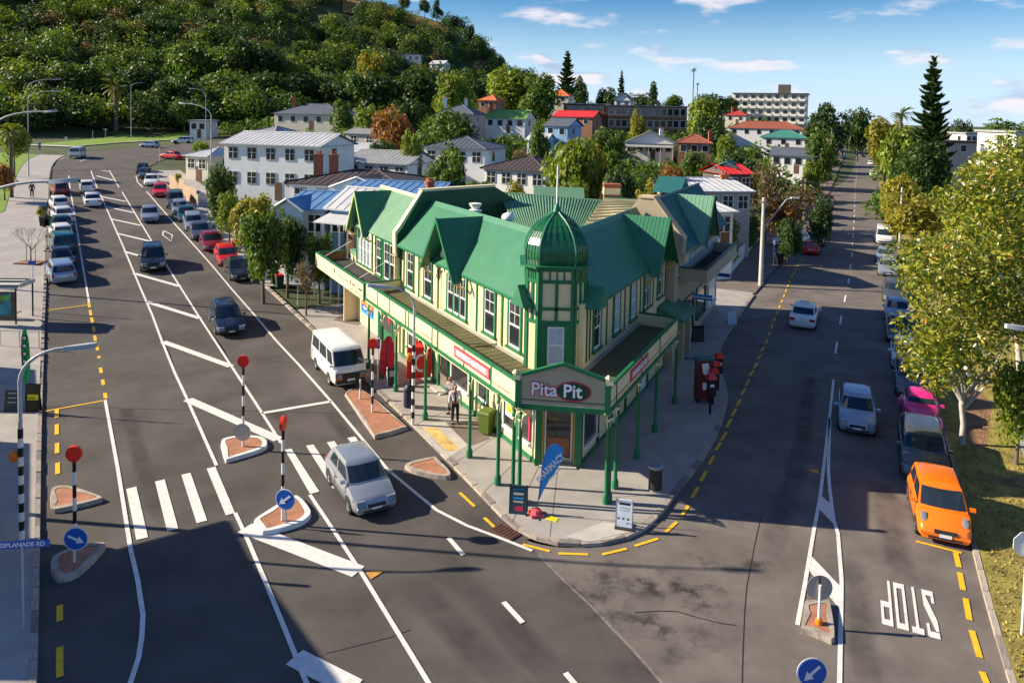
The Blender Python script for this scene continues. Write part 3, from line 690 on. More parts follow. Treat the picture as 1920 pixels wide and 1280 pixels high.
def roof_wing(P, s_end, s_rt0):
    b = MB(); slope(b, P, .25, s_end, EO, EZ, RO, RZ, t0=s_rt0)
    ribs(b, P, .45, s_end - .1, EO, EZ, RO, RZ, .2, t0=s_rt0, w_=.035, h=.007)
    r = b.build('roof', 'roof_green', cb)
    b = MB(); slope(b, P, s_rt0, s_end, RO, RZ, RO - 2.6, 6.5, t0=s_rt0 + 2); b.build('roof_back', 'roof_green', cb)
    b = MB(); P0, P1 = P(s_rt0 - .1, RO, RZ), P(s_end, RO, RZ)
    b.hexa([P(s_rt0, RO + .2, RZ - .21), P(s_end, RO + .2, RZ - .21), P(s_end, RO - .2, RZ - .21), P(s_rt0, RO - .2, RZ - .21), P(s_rt0, RO + .03, RZ + .045), P(s_end, RO + .03, RZ + .045), P(s_end, RO - .03, RZ + .045), P(s_rt0, RO - .03, RZ + .045)])
    b.build('ridge_cap', 'roof_green', r)
roof_wing(PL, 15.0, 3.6); roof_wing(PR, 13.25, 3.9)
def gable(P, root, s, hw, oz, o_f, zt, zf, o_b, m_roof='roof_green', m_wall='cream', m_trim='green', rib=.2, both=True, wall_o=.1):
    """dormer gable: two roof planes to the main ridge, barge boards, battened face"""
    g = None
    for sg in (-1, 1):
        b = MB(); f0, f1 = P(s, o_f, zt), P(s + sg * hw, o_f, zf); b0 = P(s, o_b, zt)
        # valley where the gable plane meets the main slope
        t = (zf - EZ) / (RZ - EZ); v1 = P(s + sg * hw, EO + (RO - EO) * max(t, -.05), zf)
        th = Vector((0, 0, .06)); b.hexa([f0 - th, f1 - th, v1 - th, b0 - th, f0, f1, v1, b0])
        k = int(abs(o_b - o_f) / rib)
        for i in range(k):
            f = (i + .5) / k; o = o_f + (o_b - o_f) * f
            # rib runs from the ridge down to the valley or the eave
            mz = zt - (zt - zf)
            p = P(s, o, zt); q = P(s + sg * hw, o, zf)
            if o < EO:
                zv = EZ + (RZ - EZ) * (EO - o) / (EO - RO); u_ = min(1, max(0, (zt - zv) / (zt - zf))); q = p.lerp(q, u_)
            dd = (P(0, 1, 0) - P(0, 0, 0)) * .02; u = Vector((0, 0, .022)); b.hexa([p - dd, p + dd, q + dd, q - dd, p - dd * .5 + u, p + dd * .5 + u, q + dd * .5 + u, q - dd * .5 + u])
        r = b.build('gable_roof', m_roof, root)
        b = MB(); n_ = (P(0, 1, 0) - P(0, 0, 0)); lo = Vector((0, 0, .20))
        b.hexa([f0 + n_ * .004 - lo, f1 + n_ * .004 - lo, f1 + n_ * .06 - lo, f0 + n_ * .06 - lo, f0 + n_ * .004 + Vector((0, 0, .05)), f1 + n_ * .004 + Vector((0, 0, .05)), f1 + n_ * .06 + Vector((0, 0, .05)), f0 + n_ * .06 + Vector((0, 0, .05))])
        b.build('barge_board', m_trim, root)
        g = r
    b = MB(); zz = zf + (zt - zf) * .0
    b.prism([P(s - hw * .82, wall_o, zf), P(s + hw * .82, wall_o, zf), P(s, wall_o, zt - (zt - zf) * .16)], (P(0, -.1, 0) - P(0, 0, 0))); b.build('gable_wall', m_wall, root)
    b = MB()
    for k in (-2, -1, 0, 1, 2):
        x = k * hw * .26; z1 = zt - (zt - zf) * .16 - abs(x) / (hw * .82) * (zt - zf) * .84
        slabbox(b, P, s + x - .035, s + x + .035, wall_o + .002, wall_o + .04, zf, z1 - .1)
    slabbox(b, P, s - hw * .7, s + hw * .7, wall_o + .002, wall_o + .05, zf + .35, zf + .47)
    b.build('gable_batten', m_trim, root)
    for sg in (-1, 1):       # scrolled brackets
        b = MB()
        q = [P(s + sg * hw * .92, wall_o + (.45 * math.sin(a) + .05), zf - .35 + .45 * (1 - math.cos(a))) for a in [i * .26 for i in range(7)]]
        b.tube(q, .06, 6); b.build('gable_bracket', 'gold_trim', root, smooth=50)
gable(PL, cb, 8.42, 2.05, 0, .80, 8.90, 6.15, RO)
gable(PR, cb, 10.5, 2.15, 0, .80, 8.90, 6.25, RO, m_roof='roof_green')
for P, s in ((PL, .75), (PR, .75)):           # gablets beside the tower
    b = MB(); b.add([P(s - .5, .62, 6.42), P(s + .55, .62, 6.42), P(s, .62, 7.25), P(s, -.6, 7.25), P(s - .5, -.2, 6.42), P(s + .55, -.2, 6.42)], [(0, 1, 2), (0, 2, 3, 4), (1, 5, 3, 2), (0, 4, 5, 1)]); b.build('gablet_roof', 'roof_green', cb)
# fire wall at the end of the left wing
fw = [(.32, 5.85), (.34, 7.1), (.05, 7.45), (-1.2, 9.48), (-5.9, 9.62), (-9.4, 7.6), (-9.4, 4), (.0, 4), (.0, 5.6)]
b = MB(); b.prism([PL(15.05, o, z) for o, z in fw], dL * .3); b.build('fire_wall', 'green_dark', cb)
b = MB()
for (o0, z0), (o1, z1) in zip(fw[:4], fw[1:5]):
    b.hexa([PL(15.0, o0, z0), PL(15.42, o0, z0), PL(15.42, o1, z1), PL(15.0, o1, z1), PL(15.0, o0 + .12, z0 + .14), PL(15.42, o0 + .12, z0 + .14), PL(15.42, o1 + (.12 if z1 < 9.4 else 0), z1 + .14), PL(15.0, o1 + (.12 if z1 < 9.4 else 0), z1 + .14)])
b.build('parapet_cap', 'cream', cb)
part('parapet_face', 'cream', cb, PL, (15.36, 15.44, -.4, .34, 4.0, 7.0))
# roof cowls behind the ridge
for p, t in ((AT(891, 403, 39.6), 0), (AT(953, 418, 36.2), 1)):
    b = MB()
    if t == 0: b.lathe([(.15, -.5), (.15, .18), (.34, .2), (.34, .28), (.16, .32), (.30, .5), (.34, .62), (.05, .66)], 12, p)
    else: b.lathe([(.24, -.5), (.24, .18), (.32, .2), (.34, .3), (.28, .42), (.12, .5), (.02, .52)], 14, p)
    b.build('roof_vent', 'white', cb, smooth=50)

# ---- tower
TC = Vector((1.87, 30.15, 0)); FW, SQ = .69, 1.19
def oct_ring(k, z, sx=1.0):
    pts = [(-FW, -SQ), (FW, -SQ), (SQ, -FW), (SQ, FW), (FW, SQ), (-FW, SQ), (-SQ, FW), (-SQ, -FW)]
    return [TC + Vector((x * k, y * k, z)) for x, y in pts]
tw = MB(); tw.prism(oct_ring(1, 3.9), (0, 0, 4.15)); tw.build('tower_wall', 'cream_board', cb)
def tower_face(i):
    a, b_ = oct_ring(1, 0)[i], oct_ring(1, 0)[(i + 1) % 8]; d = (b_ - a); ln = d.length; d.normalize(); n = Vector((d.y, -d.x, 0))
    return lambda s, o, z: a + d * s + n * o + Vector((0, 0, z)), ln
for i in (7, 0, 1, 6, 2):
    F, ln = tower_face(i)
    fr = part('tower_frame', 'green', cb, F, (0, .13, 0, .05, 3.95, 8.0), (ln - .13, ln, 0, .05, 3.95, 8.0), (.13, ln - .13, 0, .045, 7.42, 7.56), (.13, ln - .13, 0, .045, 6.36, 6.48), (.13, ln - .13, 0, .045, 7.9, 8.02), (ln / 2 - .06, ln / 2 + .06, 0, .045, 5.95, 7.42), (.13, ln - .13, 0, .045, 5.82, 5.95),
              *[(.13 + (ln - .26) * (k + .5) / 4 - .03 + (ln - .26) / 8, .13 + (ln - .26) * (k + .5) / 4 + .03 + (ln - .26) / 8, 0, .04, 7.56, 7.9) for k in range(3)])
F, ln = tower_face(0)
part('tower_frame', 'green', cb, F, (.13, .36, 0, .06, 3.95, 5.82), (ln - .36, ln - .13, 0, .06, 3.95, 5.82), (.36, ln - .36, 0, .06, 5.72, 5.82))
tw_ = part('tower_window', 'white', cb, F, (.36, .42, 0, .05, 4.2, 5.72), (ln - .42, ln - .36, 0, .05, 4.2, 5.72), (.42, ln - .42, 0, .05, 4.2, 4.3), (.42, ln - .42, 0, .055, 4.95, 5.03), (.42, ln - .42, 0, .05, 5.66, 5.72), (ln / 2 - .012, ln / 2 + .012, 0, .04, 5.03, 5.66), (.42, ln - .42, 0, .04, 5.34, 5.36))
part('pane', 'glass_curtain', tw_, F, (.42, ln - .42, .006, .015, 4.3, 4.97)); part('pane', 'glass_curtain', tw_, F, (.42, ln - .42, .006, .02, 5.0, 5.66))
b = MB(); b.prism(oct_ring(1.22, 8.04), (0, 0, .09)); b.build('tower_cornice', 'green', cb)
prof = [(1.0, 8.12), (1.045, 8.4), (1.04, 8.65), (1.0, 8.9), (.92, 9.15), (.80, 9.4), (.63, 9.65), (.42, 9.85), (.22, 10.0), (.12, 10.1)]
dm = MB()
for j in range(8):                                   # dome: eight curved panels with fine vertical reeds
    for i in range(len(prof) - 1):
        (k0, z0), (k1, z1) = prof[i], prof[i + 1]; R0, R1 = oct_ring(k0, z0), oct_ring(k1, z1)
        a0, b0, a1, b1 = R0[j], R0[(j + 1) % 8], R1[j], R1[(j + 1) % 8]; n = 9
        mid = (a0 + b0) / 2 - TC; mid.z = 0; mid.normalize()
        for q in range(n):
            o0 = mid * (.022 if q % 2 else 0); f0, f1 = q / n, (q + 1) / n
            dm.poly([a0.lerp(b0, f0) + o0, a0.lerp(b0, f1) + o0, a1.lerp(b1, f1) + o0, a1.lerp(b1, f0) + o0])
dome = dm.build('dome', 'dome_green', cb)
for j in range(8): MB().tube([oct_ring(k, z)[j] for k, z in prof], .045, 6).build('dome_rib', 'roof_green', dome, smooth=50)
MB().lathe([(.2, 10.02), (.16, 10.2), (.09, 10.35), (.05, 10.45)], 10, TC).build('finial', 'green', dome, smooth=50)
MB().tube([TC + Vector((0, 0, 10.4)), TC + Vector((0, 0, 12.0))], [.045, .03], 8).build('flagpole', 'white', cb, smooth=50)

# ---- verandah: roof, fascia panels, posts
FZ0, FZ1, OL, OR_ = 3.62, 4.46, 2.1, 1.95
sLA, sRB = -1.95, -2.45
A_, B_ = PL(sLA, OL, 0), PR(sRB, OR_, 0)
ver = MB(); ver.prism([Vector((p.x, p.y, 3.82)) for p in (A_, B_, PR(8.0, OR_, 0), PR(8.0, -.05, 0), wR0 + dR * .2, wL0 + dL * .2, PL(15.2, -.05, 0), PL(15.2, OL, 0))], (0, 0, .06))
vr = ver.build('verandah_roof', 'roof_olive', cb)
part('flashing', 'concrete', vr, PL, (.4, 15.0, 0, .13, 3.88, 3.98)); part('flashing', 'concrete', vr, PR, (.4, 8.0, 0, .13, 3.88, 3.98))
b = MB(); slope(b, PL, -1.5, 15.1, OL - .1, 3.9, .12, 3.93, .02); ribs(b, PL, -1.3, 15.0, OL - .12, 3.9, .15, 3.93, .45, w_=.02, h=.012); b.build('verandah_sheeting', 'roof_olive', vr)
part('verandah_soffit', 'cream', cb, PL, (-1.5, 15.1, .02, OL - .12, 3.70, 3.76)); part('verandah_soffit', 'cream', cb, PR, (-1.5, 7.9, .02, OR_ - .12, 3.70, 3.76))
def fascia(P, s0, s1, o, cuts, endcap=True):
    part('fascia_rail', 'green', cb, P, (s0, s1, o - .07, o + .05, FZ0 - .10, FZ0 + .06)); part('fascia_rail', 'green', cb, P, (s0, s1, o - .07, o + .06, FZ1 - .02, FZ1 + .08))
    part('fascia_rail', 'cream', cb, P, (s0, s1, o - .05, o + .02, FZ0 - .16, FZ0 - .10))
    for a, b_ in zip(cuts, cuts[1:]):
        part('fascia_panel', 'cream', cb, P, (a + .035, b_ - .035, o - .05, o, FZ0 + .06, FZ1 - .02))
    for c in cuts: part('fascia_stile', 'green', cb, P, (c - .035, c + .035, o - .06, o + .025, FZ0 + .06, FZ1 - .02))
    if endcap:
        e = s1; part('fascia_end', 'cream', cb, P, (e - .07, e, .05, o - .08, 3.9, FZ1 - .02)); part('fascia_rail', 'green', cb, P, (e - .10, e + .03, .05, o - .08, FZ1 - .02, FZ1 + .06))
fascia(PL, sLA, 15.15, OL, [sLA + .05, .05, 2.45, 5.1, 5.75, 8.6, 9.0, 11.3, 13.1, 15.1])
fascia(PR, sRB, 8.0, OR_, [sRB + .05, -1.6, 1.7, 4.6, 7.95])
# corner pediment with the shop's name
pd = (B_ - A_); PW = pd.length; pdir = pd.normalized(); pn = Vector((pdir.y, -pdir.x, 0))
def PF(s, o, z): return A_ + pdir * s + pn * o + Vector((0, 0, z))
part('pediment_post', 'green', cb, PF, (-.07, .14, -.12, .07, FZ0 - .1, FZ1 + .1)); part('pediment_post', 'green', cb, PF, (PW - .14, PW + .07, -.12, .07, FZ0 - .1, FZ1 + .1))
b = MB(); pz = [(.14, FZ0 + .06), (PW - .14, FZ0 + .06), (PW - .14, FZ1 + .25), (PW / 2, FZ1 + .72), (.14, FZ1 + .25)]
b.prism([PF(s, -.06, z) for s, z in pz], pn * .06); ped = b.build('pediment', 'beige', cb)
part('pediment_rail', 'green', ped, PF, (-.02, PW + .02, -.05, .06, FZ0 - .12, FZ0 + .06))
for a, c in ((pz[4], pz[3]), (pz[3], pz[2])):
    b = MB(); b.hexa([PF(a[0], -.1, a[1] - .03), PF(c[0], -.1, c[1] - .03), PF(c[0], .07, c[1] - .03), PF(a[0], .07, a[1] - .03), PF(a[0], -.1, a[1] + .09), PF(c[0], -.1, c[1] + .09), PF(c[0], .07, c[1] + .09), PF(a[0], .07, a[1] + .09)]); b.build('pediment_rail', 'green', ped)
part('pediment_rail', 'cream', ped, PF, (.16, PW - .16, 0, .02, FZ0 + .07, FZ0 + .1))
for s in (-.02, PW + .02):
    b = MB(); b.box(PF(s, -.02, FZ1 + .19), (.26, .2, .18), rz=math.atan2(pdir.y, pdir.x)); b.lathe([(.1, 0), (.13, .05), (.06, .14), (.02, .16)], 8, PF(s - .05, -.02, FZ1 + .28)); b.build('finial_block', 'cream', ped)
ez = FZ0 + .62; ec = PF(PW * .615, .004, ez)
for k, (m_, rx, rz_, th) in enumerate((('pink_red', .64, .365, .012), ('green_dark', .585, .315, .02))):
    b = MB(); b.prism([ec + pdir * (math.cos(a) * rx) + Vector((0, 0, math.sin(a) * rz_)) for a in [2 * math.pi * i / 40 for i in range(40)]], pn * th); b.build('sign_oval', m_, ped)
CM_('sign_white', (.82, .88, .90), rough=.4, var=0)
put_text('sign_lettering', 'Pita', PF(PW * .295, .014, ez), pdir, (0, 0, 1), .66, 'pink_red', ped, offset=.045, sx=.97, extrude=.006)
put_text('sign_lettering', 'Pita', PF(PW * .295, .026, ez), pdir, (0, 0, 1), .66, 'sign_white', ped, offset=.012, sx=.97, extrude=.006)
put_text('sign_lettering', 'Pit', PF(PW * .605, .040, ez), pdir, (0, 0, 1), .66, 'sign_white', ped, offset=.012, sx=.97, extrude=.006)
# red fascia signs
def fascia_sign(P, s0, s1, o, txt, flip):
    x = (P(0, 0, 0) - P(1, 0, 0)) if flip else (P(1, 0, 0) - P(0, 0, 0)); c = P((s0 + s1) / 2, o, (FZ0 + FZ1) / 2 + .02)
    sg = part('fascia_sign', 'pink_red', cb, P, (s0, s1, o, o + .035, FZ0 + .22, FZ1 - .16)); part('sign_face', CM_('sign_rose', (.62, .22, .24), rough=.5), sg, P, (s0 + .07, s1 - .07, o + .036, o + .042, FZ0 + .29, FZ1 - .23))
    put_text('sign_lettering', txt, c + (P(0, 1, 0) - P(0, 0, 0)) * .047, x, (0, 0, 1), .27, 'sign_white', sg, offset=.012, sx=(s1 - s0 - .2) / (.27 * .62 * len(txt)), extrude=.003)
fascia_sign(PL, .15, 3.35, OL, 'FRESH THINKING • HEALTHY EATING', True); fascia_sign(PR, .1, 2.6, OR_, 'FRESH THINKING • HEALTHY EATING', False)
# verandah posts with moulded caps and fretwork brackets
post_me = MB().lathe([(.13, 0), (.13, .28), (.10, .34), (.075, .40), (.062, 3.05), (.10, 3.10), (.10, 3.2), (.07, 3.24), (.07, 3.46)], 10).mesh('verandah_post', 'green', smooth=40)
cap_me = MB().lathe([(.075, 3.0), (.105, 3.07), (.105, 3.11), (.08, 3.14)], 10).mesh('post_collar', 'cream', smooth=40)
def vpost(p, d):
    o = link('verandah_post', post_me, cb, (p.x - cb.location.x, p.y - cb.location.y, .13)); link('post_collar', cap_me, o)
    b = MB()
    for sg in (-1, 1):
        for k in range(3): b.tube([Vector((0, 0, 3.0 - .12 * k)) + d * sg * .05, Vector((0, 0, 3.28 - .1 * k)) + d * sg * (.16 - .02 * k), Vector((0, 0, 3.42)) + d * sg * (.42 - .12 * k)], .022, 5)
        b.box((0, 0, 3.43), (.5, .05, .04), rz=math.atan2(d.y, d.x))
    b.build('post_bracket', 'cream', o, rel=False)
for q in ((691, 690), (716, 709), (742, 733), (797, 786), (880, 857), (933, 908), (961, 938), (973, 944)): vpost(W(q[0], q[1], .13), dL)
for q in ((1136, 943), (1141, 940), (1153, 915), (1194, 858), (1228, 809), (1265, 756)): vpost(W(q[0], q[1], .13), dR)

# ---- shopfronts under the verandah
def shop_window(P, s0, s1, z0, z1, parent=cb, frame='white', glass='glass_shop', riser=True, o=0.0):
    f = part('shop_window', frame, parent, P, (s0, s0 + .07, o, o + .08, z0, z1), (s1 - .07, s1, o, o + .08, z0, z1), (s0 + .07, s1 - .07, o, o + .14, z0 - .05, z0 + .06), (s0 + .07, s1 - .07, o, o + .08, z1 - .06, z1))
    part('pane', glass, f, P, (s0 + .07, s1 - .07, o + .01, o + .02, z0 + .06, z1 - .06)); return f
part('plinth', 'green', cb, PL, (.1, 15.0, 0, .05, .13, .32)); part('plinth', 'green', cb, PR, (.1, 13.2, 0, .05, .13, .3))
shop_window(PL, .25, 1.35, .75, 2.9); shop_window(PL, 1.65, 2.75, .75, 2.9)
sash_window(PL, 4.75, .9, 1.05, 2.75, cb, 1, frame='green')
shop_window(PL, 6.1, 8.1, .85, 2.85); shop_window(PL, 10.6, 12.3, .9, 2.7); sash_window(PL, 13.4, .9, 1.0, 2.6, cb, 1)
for s in (1.5, 3.1, 5.8, 8.35, 9.65, 10.3, 12.6, 14.6): part('shop_pilaster', 'green', cb, PL, (s - .1, s + .1, 0, .07, .32, 3.4))
def door(P, s, w_, z1, parent, leaf='white', frame='green', pane=True):
    f = part('door', frame, parent, P, (s - w_ / 2 - .1, s - w_ / 2, 0, .09, .14, z1 + .1), (s + w_ / 2, s + w_ / 2 + .1, 0, .09, .14, z1 + .1), (s - w_ / 2, s + w_ / 2, 0, .09, z1, z1 + .1))
    part('door_leaf', leaf, f, P, (s - w_ / 2, s + w_ / 2, .01, .04, .15, z1))
    if pane: part('pane', 'glass_shop', f, P, (s - w_ / 2 + .12, s + w_ / 2 - .12, .042, .05, .9, z1 - .15))
    part('handle', 'chrome', f, P, (s + w_ / 2 - .12, s + w_ / 2 - .08, .045, .10, 1.0, 1.25)); return f
door(PL, 9.0, 1.0, 2.35, cb, 'concrete_dark'); part('door_step', 'concrete_pale', cb, PL, (8.4, 9.6, .05, .5, .13, .2))
part('cola_poster', 'red', cb, PL, (10.5, 12.35, .15, .19, .55, 1.75)); part('cola_poster', 'white', cb, PL, (11.0, 11.45, .192, .2, .8, 1.5))
part('window_poster', 'white', cb, PL, (1.75, 2.45, .085, .10, 1.3, 2.75)); part('window_poster', 'sky_blue', cb, PL, (1.82, 2.38, .102, .106, 1.95, 2.68)); part('window_poster', 'yellow', cb, PL, (1.82, 2.38, .102, .106, 1.5, 1.9))
part('window_poster', 'orange', cb, PL, (.35, .95, .085, .095, 2.4, 2.8)); part('window_poster', 'pink_red', cb, PL, (.3, .55, .085, .095, .95, 1.9))
shop_window(PR, .25, 2.0, .75, 2.9, glass='glass_shop')
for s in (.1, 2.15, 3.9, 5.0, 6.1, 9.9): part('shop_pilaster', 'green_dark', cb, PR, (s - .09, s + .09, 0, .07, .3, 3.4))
part('wall_panel', 'cream', cb, PR, (2.3, 3.8, .005, .03, .35, 3.1)); door(PR, 4.45, .85, 2.3, cb, 'white')
sash_window(PR, 7.0, .8, 1.2, 2.4, cb, 1, frame='green_dark', glass='glass_curtain')
door(PR, 8.9, 1.5, 2.5, cb, 'white'); part('display_board', 'orange', cb, PR, (.5, .75, .082, .09, 2.3, 2.75))
# the splayed doorway under the tower, between the two shop windows
dd = (wR0 - wL0); DW = dd.length; ddir = dd.normalized(); dn = Vector((ddir.y, -ddir.x, 0))
def PD(s, o, z): return wL0 + ddir * s + dn * o + Vector((0, 0, z))
part('door_wall', 'cream', cb, PD, (0, DW, -.4, -.3, .13, 4.0)); part('door_pillar', 'green', cb, PD, (-.08, .18, -.3, .08, .13, 3.75)); part('door_pillar', 'green', cb, PD, (DW - .18, DW + .08, -.3, .08, .13, 3.75)); part('pillar_trim', 'gold_trim', cb, PD, (.19, .23, -.3, .03, .13, 3.6)); part('pillar_trim', 'gold_trim', cb, PD, (DW - .23, DW - .19, -.3, .03, .13, 3.6))
df = part('shop_door', 'white', cb, PD, (.28, .34, -.29, -.2, .2, 3.3), (DW - .34, DW - .28, -.29, -.2, .2, 3.3), (.34, DW - .34, -.29, -.2, 2.42, 2.52), (.34, DW - .34, -.29, -.2, 3.24, 3.3), (DW / 2 - .03, DW / 2 + .03, -.29, -.22, 2.52, 3.24))
part('pane', 'glass_shop', df, PD, (.34, DW - .34, -.28, -.27, .35, 2.42)); part('pane', 'glass_shop', df, PD, (.34, DW / 2 - .03, -.28, -.27, 2.52, 3.24)); part('pane', 'glass_shop', df, PD, (DW / 2 + .03, DW - .34, -.28, -.27, 2.52, 3.24))
part('door_panel', CM_('shop_brown', (.28, .10, .045), rough=.5, var=.3), df, PD, (.38, DW - .38, -.262, -.25, .4, 1.15)); part('door_step', 'concrete_pale', cb, PD, (.1, DW - .1, -.3, .25, .13, .19))

# ---- roofs behind: ribbed pale roof, cream weatherboard return, chimney
back = empty('rear_building', (3, 46, 0), 0, 'low rear building with pale green ribbed roof behind the corner building', 'building')
q = [AT(934, 362, 47), AT(1128, 378, 47), AT(1100, 432, 40.5), AT(985, 432, 40.5)]
b = MB(); th = Vector((0, 0, .08)); b.hexa([q[3] - th, q[2] - th, q[1] - th, q[0] - th, q[3], q[2], q[1], q[0]]); rr = b.build('roof', 'roof_green_pale', back)
b = MB()
for k in range(34):
    f = (k + .5) / 34; f2 = f * 1.12 - .15
    p0, p1 = q[0].lerp(q[1], f), q[3].lerp(q[2], f2); d = Vector((.055, 0, 0)); u = Vector((0, 0, .07))
    b.hexa([p1 - d, p1 + d, p0 + d, p0 - d, p1 - d * .5 + u, p1 + d * .5 + u, p0 + d * .5 + u, p0 - d * .5 + u])
b.build('roof_rib', 'roof_green_pale', rr); b = MB(); b.tube([q[0], q[1]], .12, 8); b.build('ridge_cap', 'roof_green_pale', rr)
b = MB(); b.prism([Vector((p.x, p.y, .2)) for p in (q[3], q[2], q[1], q[0])], (0, 0, 7.0)); b.build('wall', 'cream', back)
cq = [AT(1095, 423, 39.5), AT(1134, 371, 47.5), AT(1220, 377, 47.5), AT(1240, 398, 44.5), AT(1166, 420, 40)]
b = MB(); b.poly(cq); b.build('weatherboard_slope', CM_('cream_lap', (.78, .64, .34), rough=.7, var=.05, wave=('Z', 2.2, .9, 'SAW')), back)
b = MB()
for k in range(9):
    f = k / 9; p0, p1 = cq[0].lerp(cq[1], f), cq[4].lerp(cq[3], f).lerp(cq[2], f); u = Vector((0, -.03, .05)); b.hexa([p0, p1, p1 + Vector((0, .1, .09)), p0 + Vector((0, .1, .09)), p0 + u, p1 + u, p1 + u + Vector((0, .1, .09)), p0 + u + Vector((0, .1, .09))])
b.build('weatherboard', 'cream_lap', back); b = MB(); b.tube([cq[1], cq[2]], .09, 6); b.build('coping', 'roof_green', back)
b = MB(); b.prism([Vector((p.x, p.y, .2)) for p in cq], (0, 0, 7.3)); b.build('wall', 'cream', back)
g0 = AT(1070, 366, 52); b = MB(); b.add([g0 + Vector(v) for v in ((-2.6, -1.2, -.4), (.9, -1.2, -.4), (.9, 1.2, -.4), (-2.6, 1.2, -.4), (-2.6, 0, .55), (.9, 0, .55))], [(0, 1, 5, 4), (2, 3, 4, 5), (0, 4, 3), (1, 2, 5)]); b.build('roof_monitor', 'roof_green_pale', back)
c0 = AT(1146, 372, 48); ch = MB(); ch.box(c0 + Vector((0, 0, .1)), (1.0, .6, 1.5)); chm = ch.build('chimney', 'brick', back)
MB().box(c0 + Vector((0, 0, .48)), (1.04, .64, .42)).build('chimney_band', 'cream', chm); MB().box(c0 + Vector((0, 0, .90)), (1.1, .7, .1)).build('chimney_cap', 'brick', chm)
c1 = AT(806, 348, 50); MB().lathe([(.3, -.8), (.3, .1), (.36, .14), (.36, .3), (.24, .34), (.24, .5)], 10, c1).build('chimney', 'brick', back, smooth=40)

# ------------------------------------------------------------------ the shop up the main road
sb = empty('neighbouring_shop', (PL(19, -2, 0).x, PL(19, -2, 0).y, 0), 0, 'pale green roofed shop joined to the uphill end of the corner building', 'building')
part('wall', 'cream_board', sb, PL, (15.45, 23.6, -.25, 0, .1, 6.6)); part('end_wall', 'cream_board', sb, PL, (23.3, 23.6, -6, -.25, .1, 6.6))
b = MB(); slope(b, PL, 15.45, 23.8, EO, EZ + .05, RO, RZ); ribs(b, PL, 15.5, 23.7, EO, EZ + .05, RO, RZ, .3, w_=.05, h=.03); r = b.build('roof', 'roof_green_pale', sb)
b = MB(); slope(b, PL, 15.45, 23.8, RO, RZ, -4.6, 6.5); b.build('roof_back', 'roof_green_pale', sb)
b = MB(); b.tube([PL(15.45, RO, RZ), PL(23.8, RO, RZ)], .12, 8); b.build('ridge_cap', 'cream', r)
gable(PL, sb, 21.6, 1.75, 0, .75, 8.90, 6.25, RO, m_roof='roof_green', m_trim=CM_('lime_trim', (.42, .55, .20), rough=.6), rib=.3)
sash_window(PL, 21.6, 2.7, 4.1, 6.2, sb, 4, glass='glass_curtain'); sash_window(PL, 17.0, 1.9, 4.0, 6.2, sb, 2); sash_window(PL, 18.9, .8, 4.0, 6.2, sb, 1)
for s in (15.9, 18.2, 19.6, 23.4): part('pilaster', 'green', sb, PL, (s - .05, s + .05, 0, .05, 4.0, 6.4))
part('awning_roof', 'asphalt_patch', sb, PL, (15.3, 25.7, .02, 2.05, 3.72, 3.8)); part('awning_fascia', 'cream', sb, PL, (15.25, 25.7, 2.06, 2.14, 3.42, 4.34)); part('awning_rail', 'green', sb, PL, (15.25, 25.7, 2.02, 2.18, 4.34, 4.42), (15.2, 15.34, 2.0, 2.19, 3.4, 4.42), (25.6, 25.72, .1, 2.02, 4.34, 4.42)); part('awning_end', 'brown', sb, PL, (25.6, 25.7, .1, 2.05, 3.45, 4.34))
for bx_ in ((18.3, 20.6, 3.86, 3.91), (21.1, 21.35, 3.85, 4.12), (17.75, 17.9, 3.82, 4.1), (16.9, 17.5, 3.88, 3.97), (16.5, 16.62, 3.7, 4.15), (15.65, 16.3, 3.86, 3.96), (17.3, 17.8, 3.60, 3.65), (16.4, 17.1, 3.58, 3.63), (15.6, 16.2, 3.57, 3.62)): part('fascia_lettering', 'black', sb, PL, (bx_[0], bx_[1], 2.141, 2.147, bx_[2], bx_[3]))
for s in (17.2, 20.2, 24.5): b = MB(); b.tube([PL(s, .05, 5.2), PL(s - .2, 1.95, 4.3)], .02, 5); b.build('tie_rod', 'white', sb)
part('poster', 'orange', sb, PL, (19.9, 22.2, .02, .05, 1.5, 2.8)); part('poster', 'blue_sign', sb, PL, (19.9, 22.2, .02, .05, 1.15, 1.5)); part('poster', 'sky_blue', sb, PL, (19.9, 22.2, .02, .05, .95, 1.15)); part('poster_print', 'white', sb, PL, (20.2, 21.6, .052, .056, 2.35, 2.65)); part('poster_print', CM_('print_peach', (.85, .55, .35), rough=.5), sb, PL, (20.3, 21.9, .052, .056, 1.75, 2.05)); part('poster_print', 'white', sb, PL, (20.2, 20.8, .052, .056, 1.25, 1.4)); part('poster_print', 'white', sb, PL, (21.1, 21.8, .052, .056, 1.25, 1.4))
door(PL, 17.4, 1.9, 2.6, sb, 'green'); part('wall_poster', 'red', sb, PL, (16.7, 17.0, .06, .075, 1.5, 2.3)); part('side_screen', 'cream', sb, PL, (23.2, 23.3, 0, .9, .13, 2.4)); part('door_pilaster', 'green', sb, PL, (18.75, 18.95, 0, .06, .13, 3.4)); part('door_pilaster', 'green', sb, PL, (16.1, 16.3, 0, .06, .13, 3.4))
part('low_roof', 'roof_green_pale', sb, PL, (23.6, 26.0, -3, -.3, 4.1, 4.4)); part('low_wall', 'cream', sb, PL, (23.6, 26.0, -3, -.35, .1, 4.1))

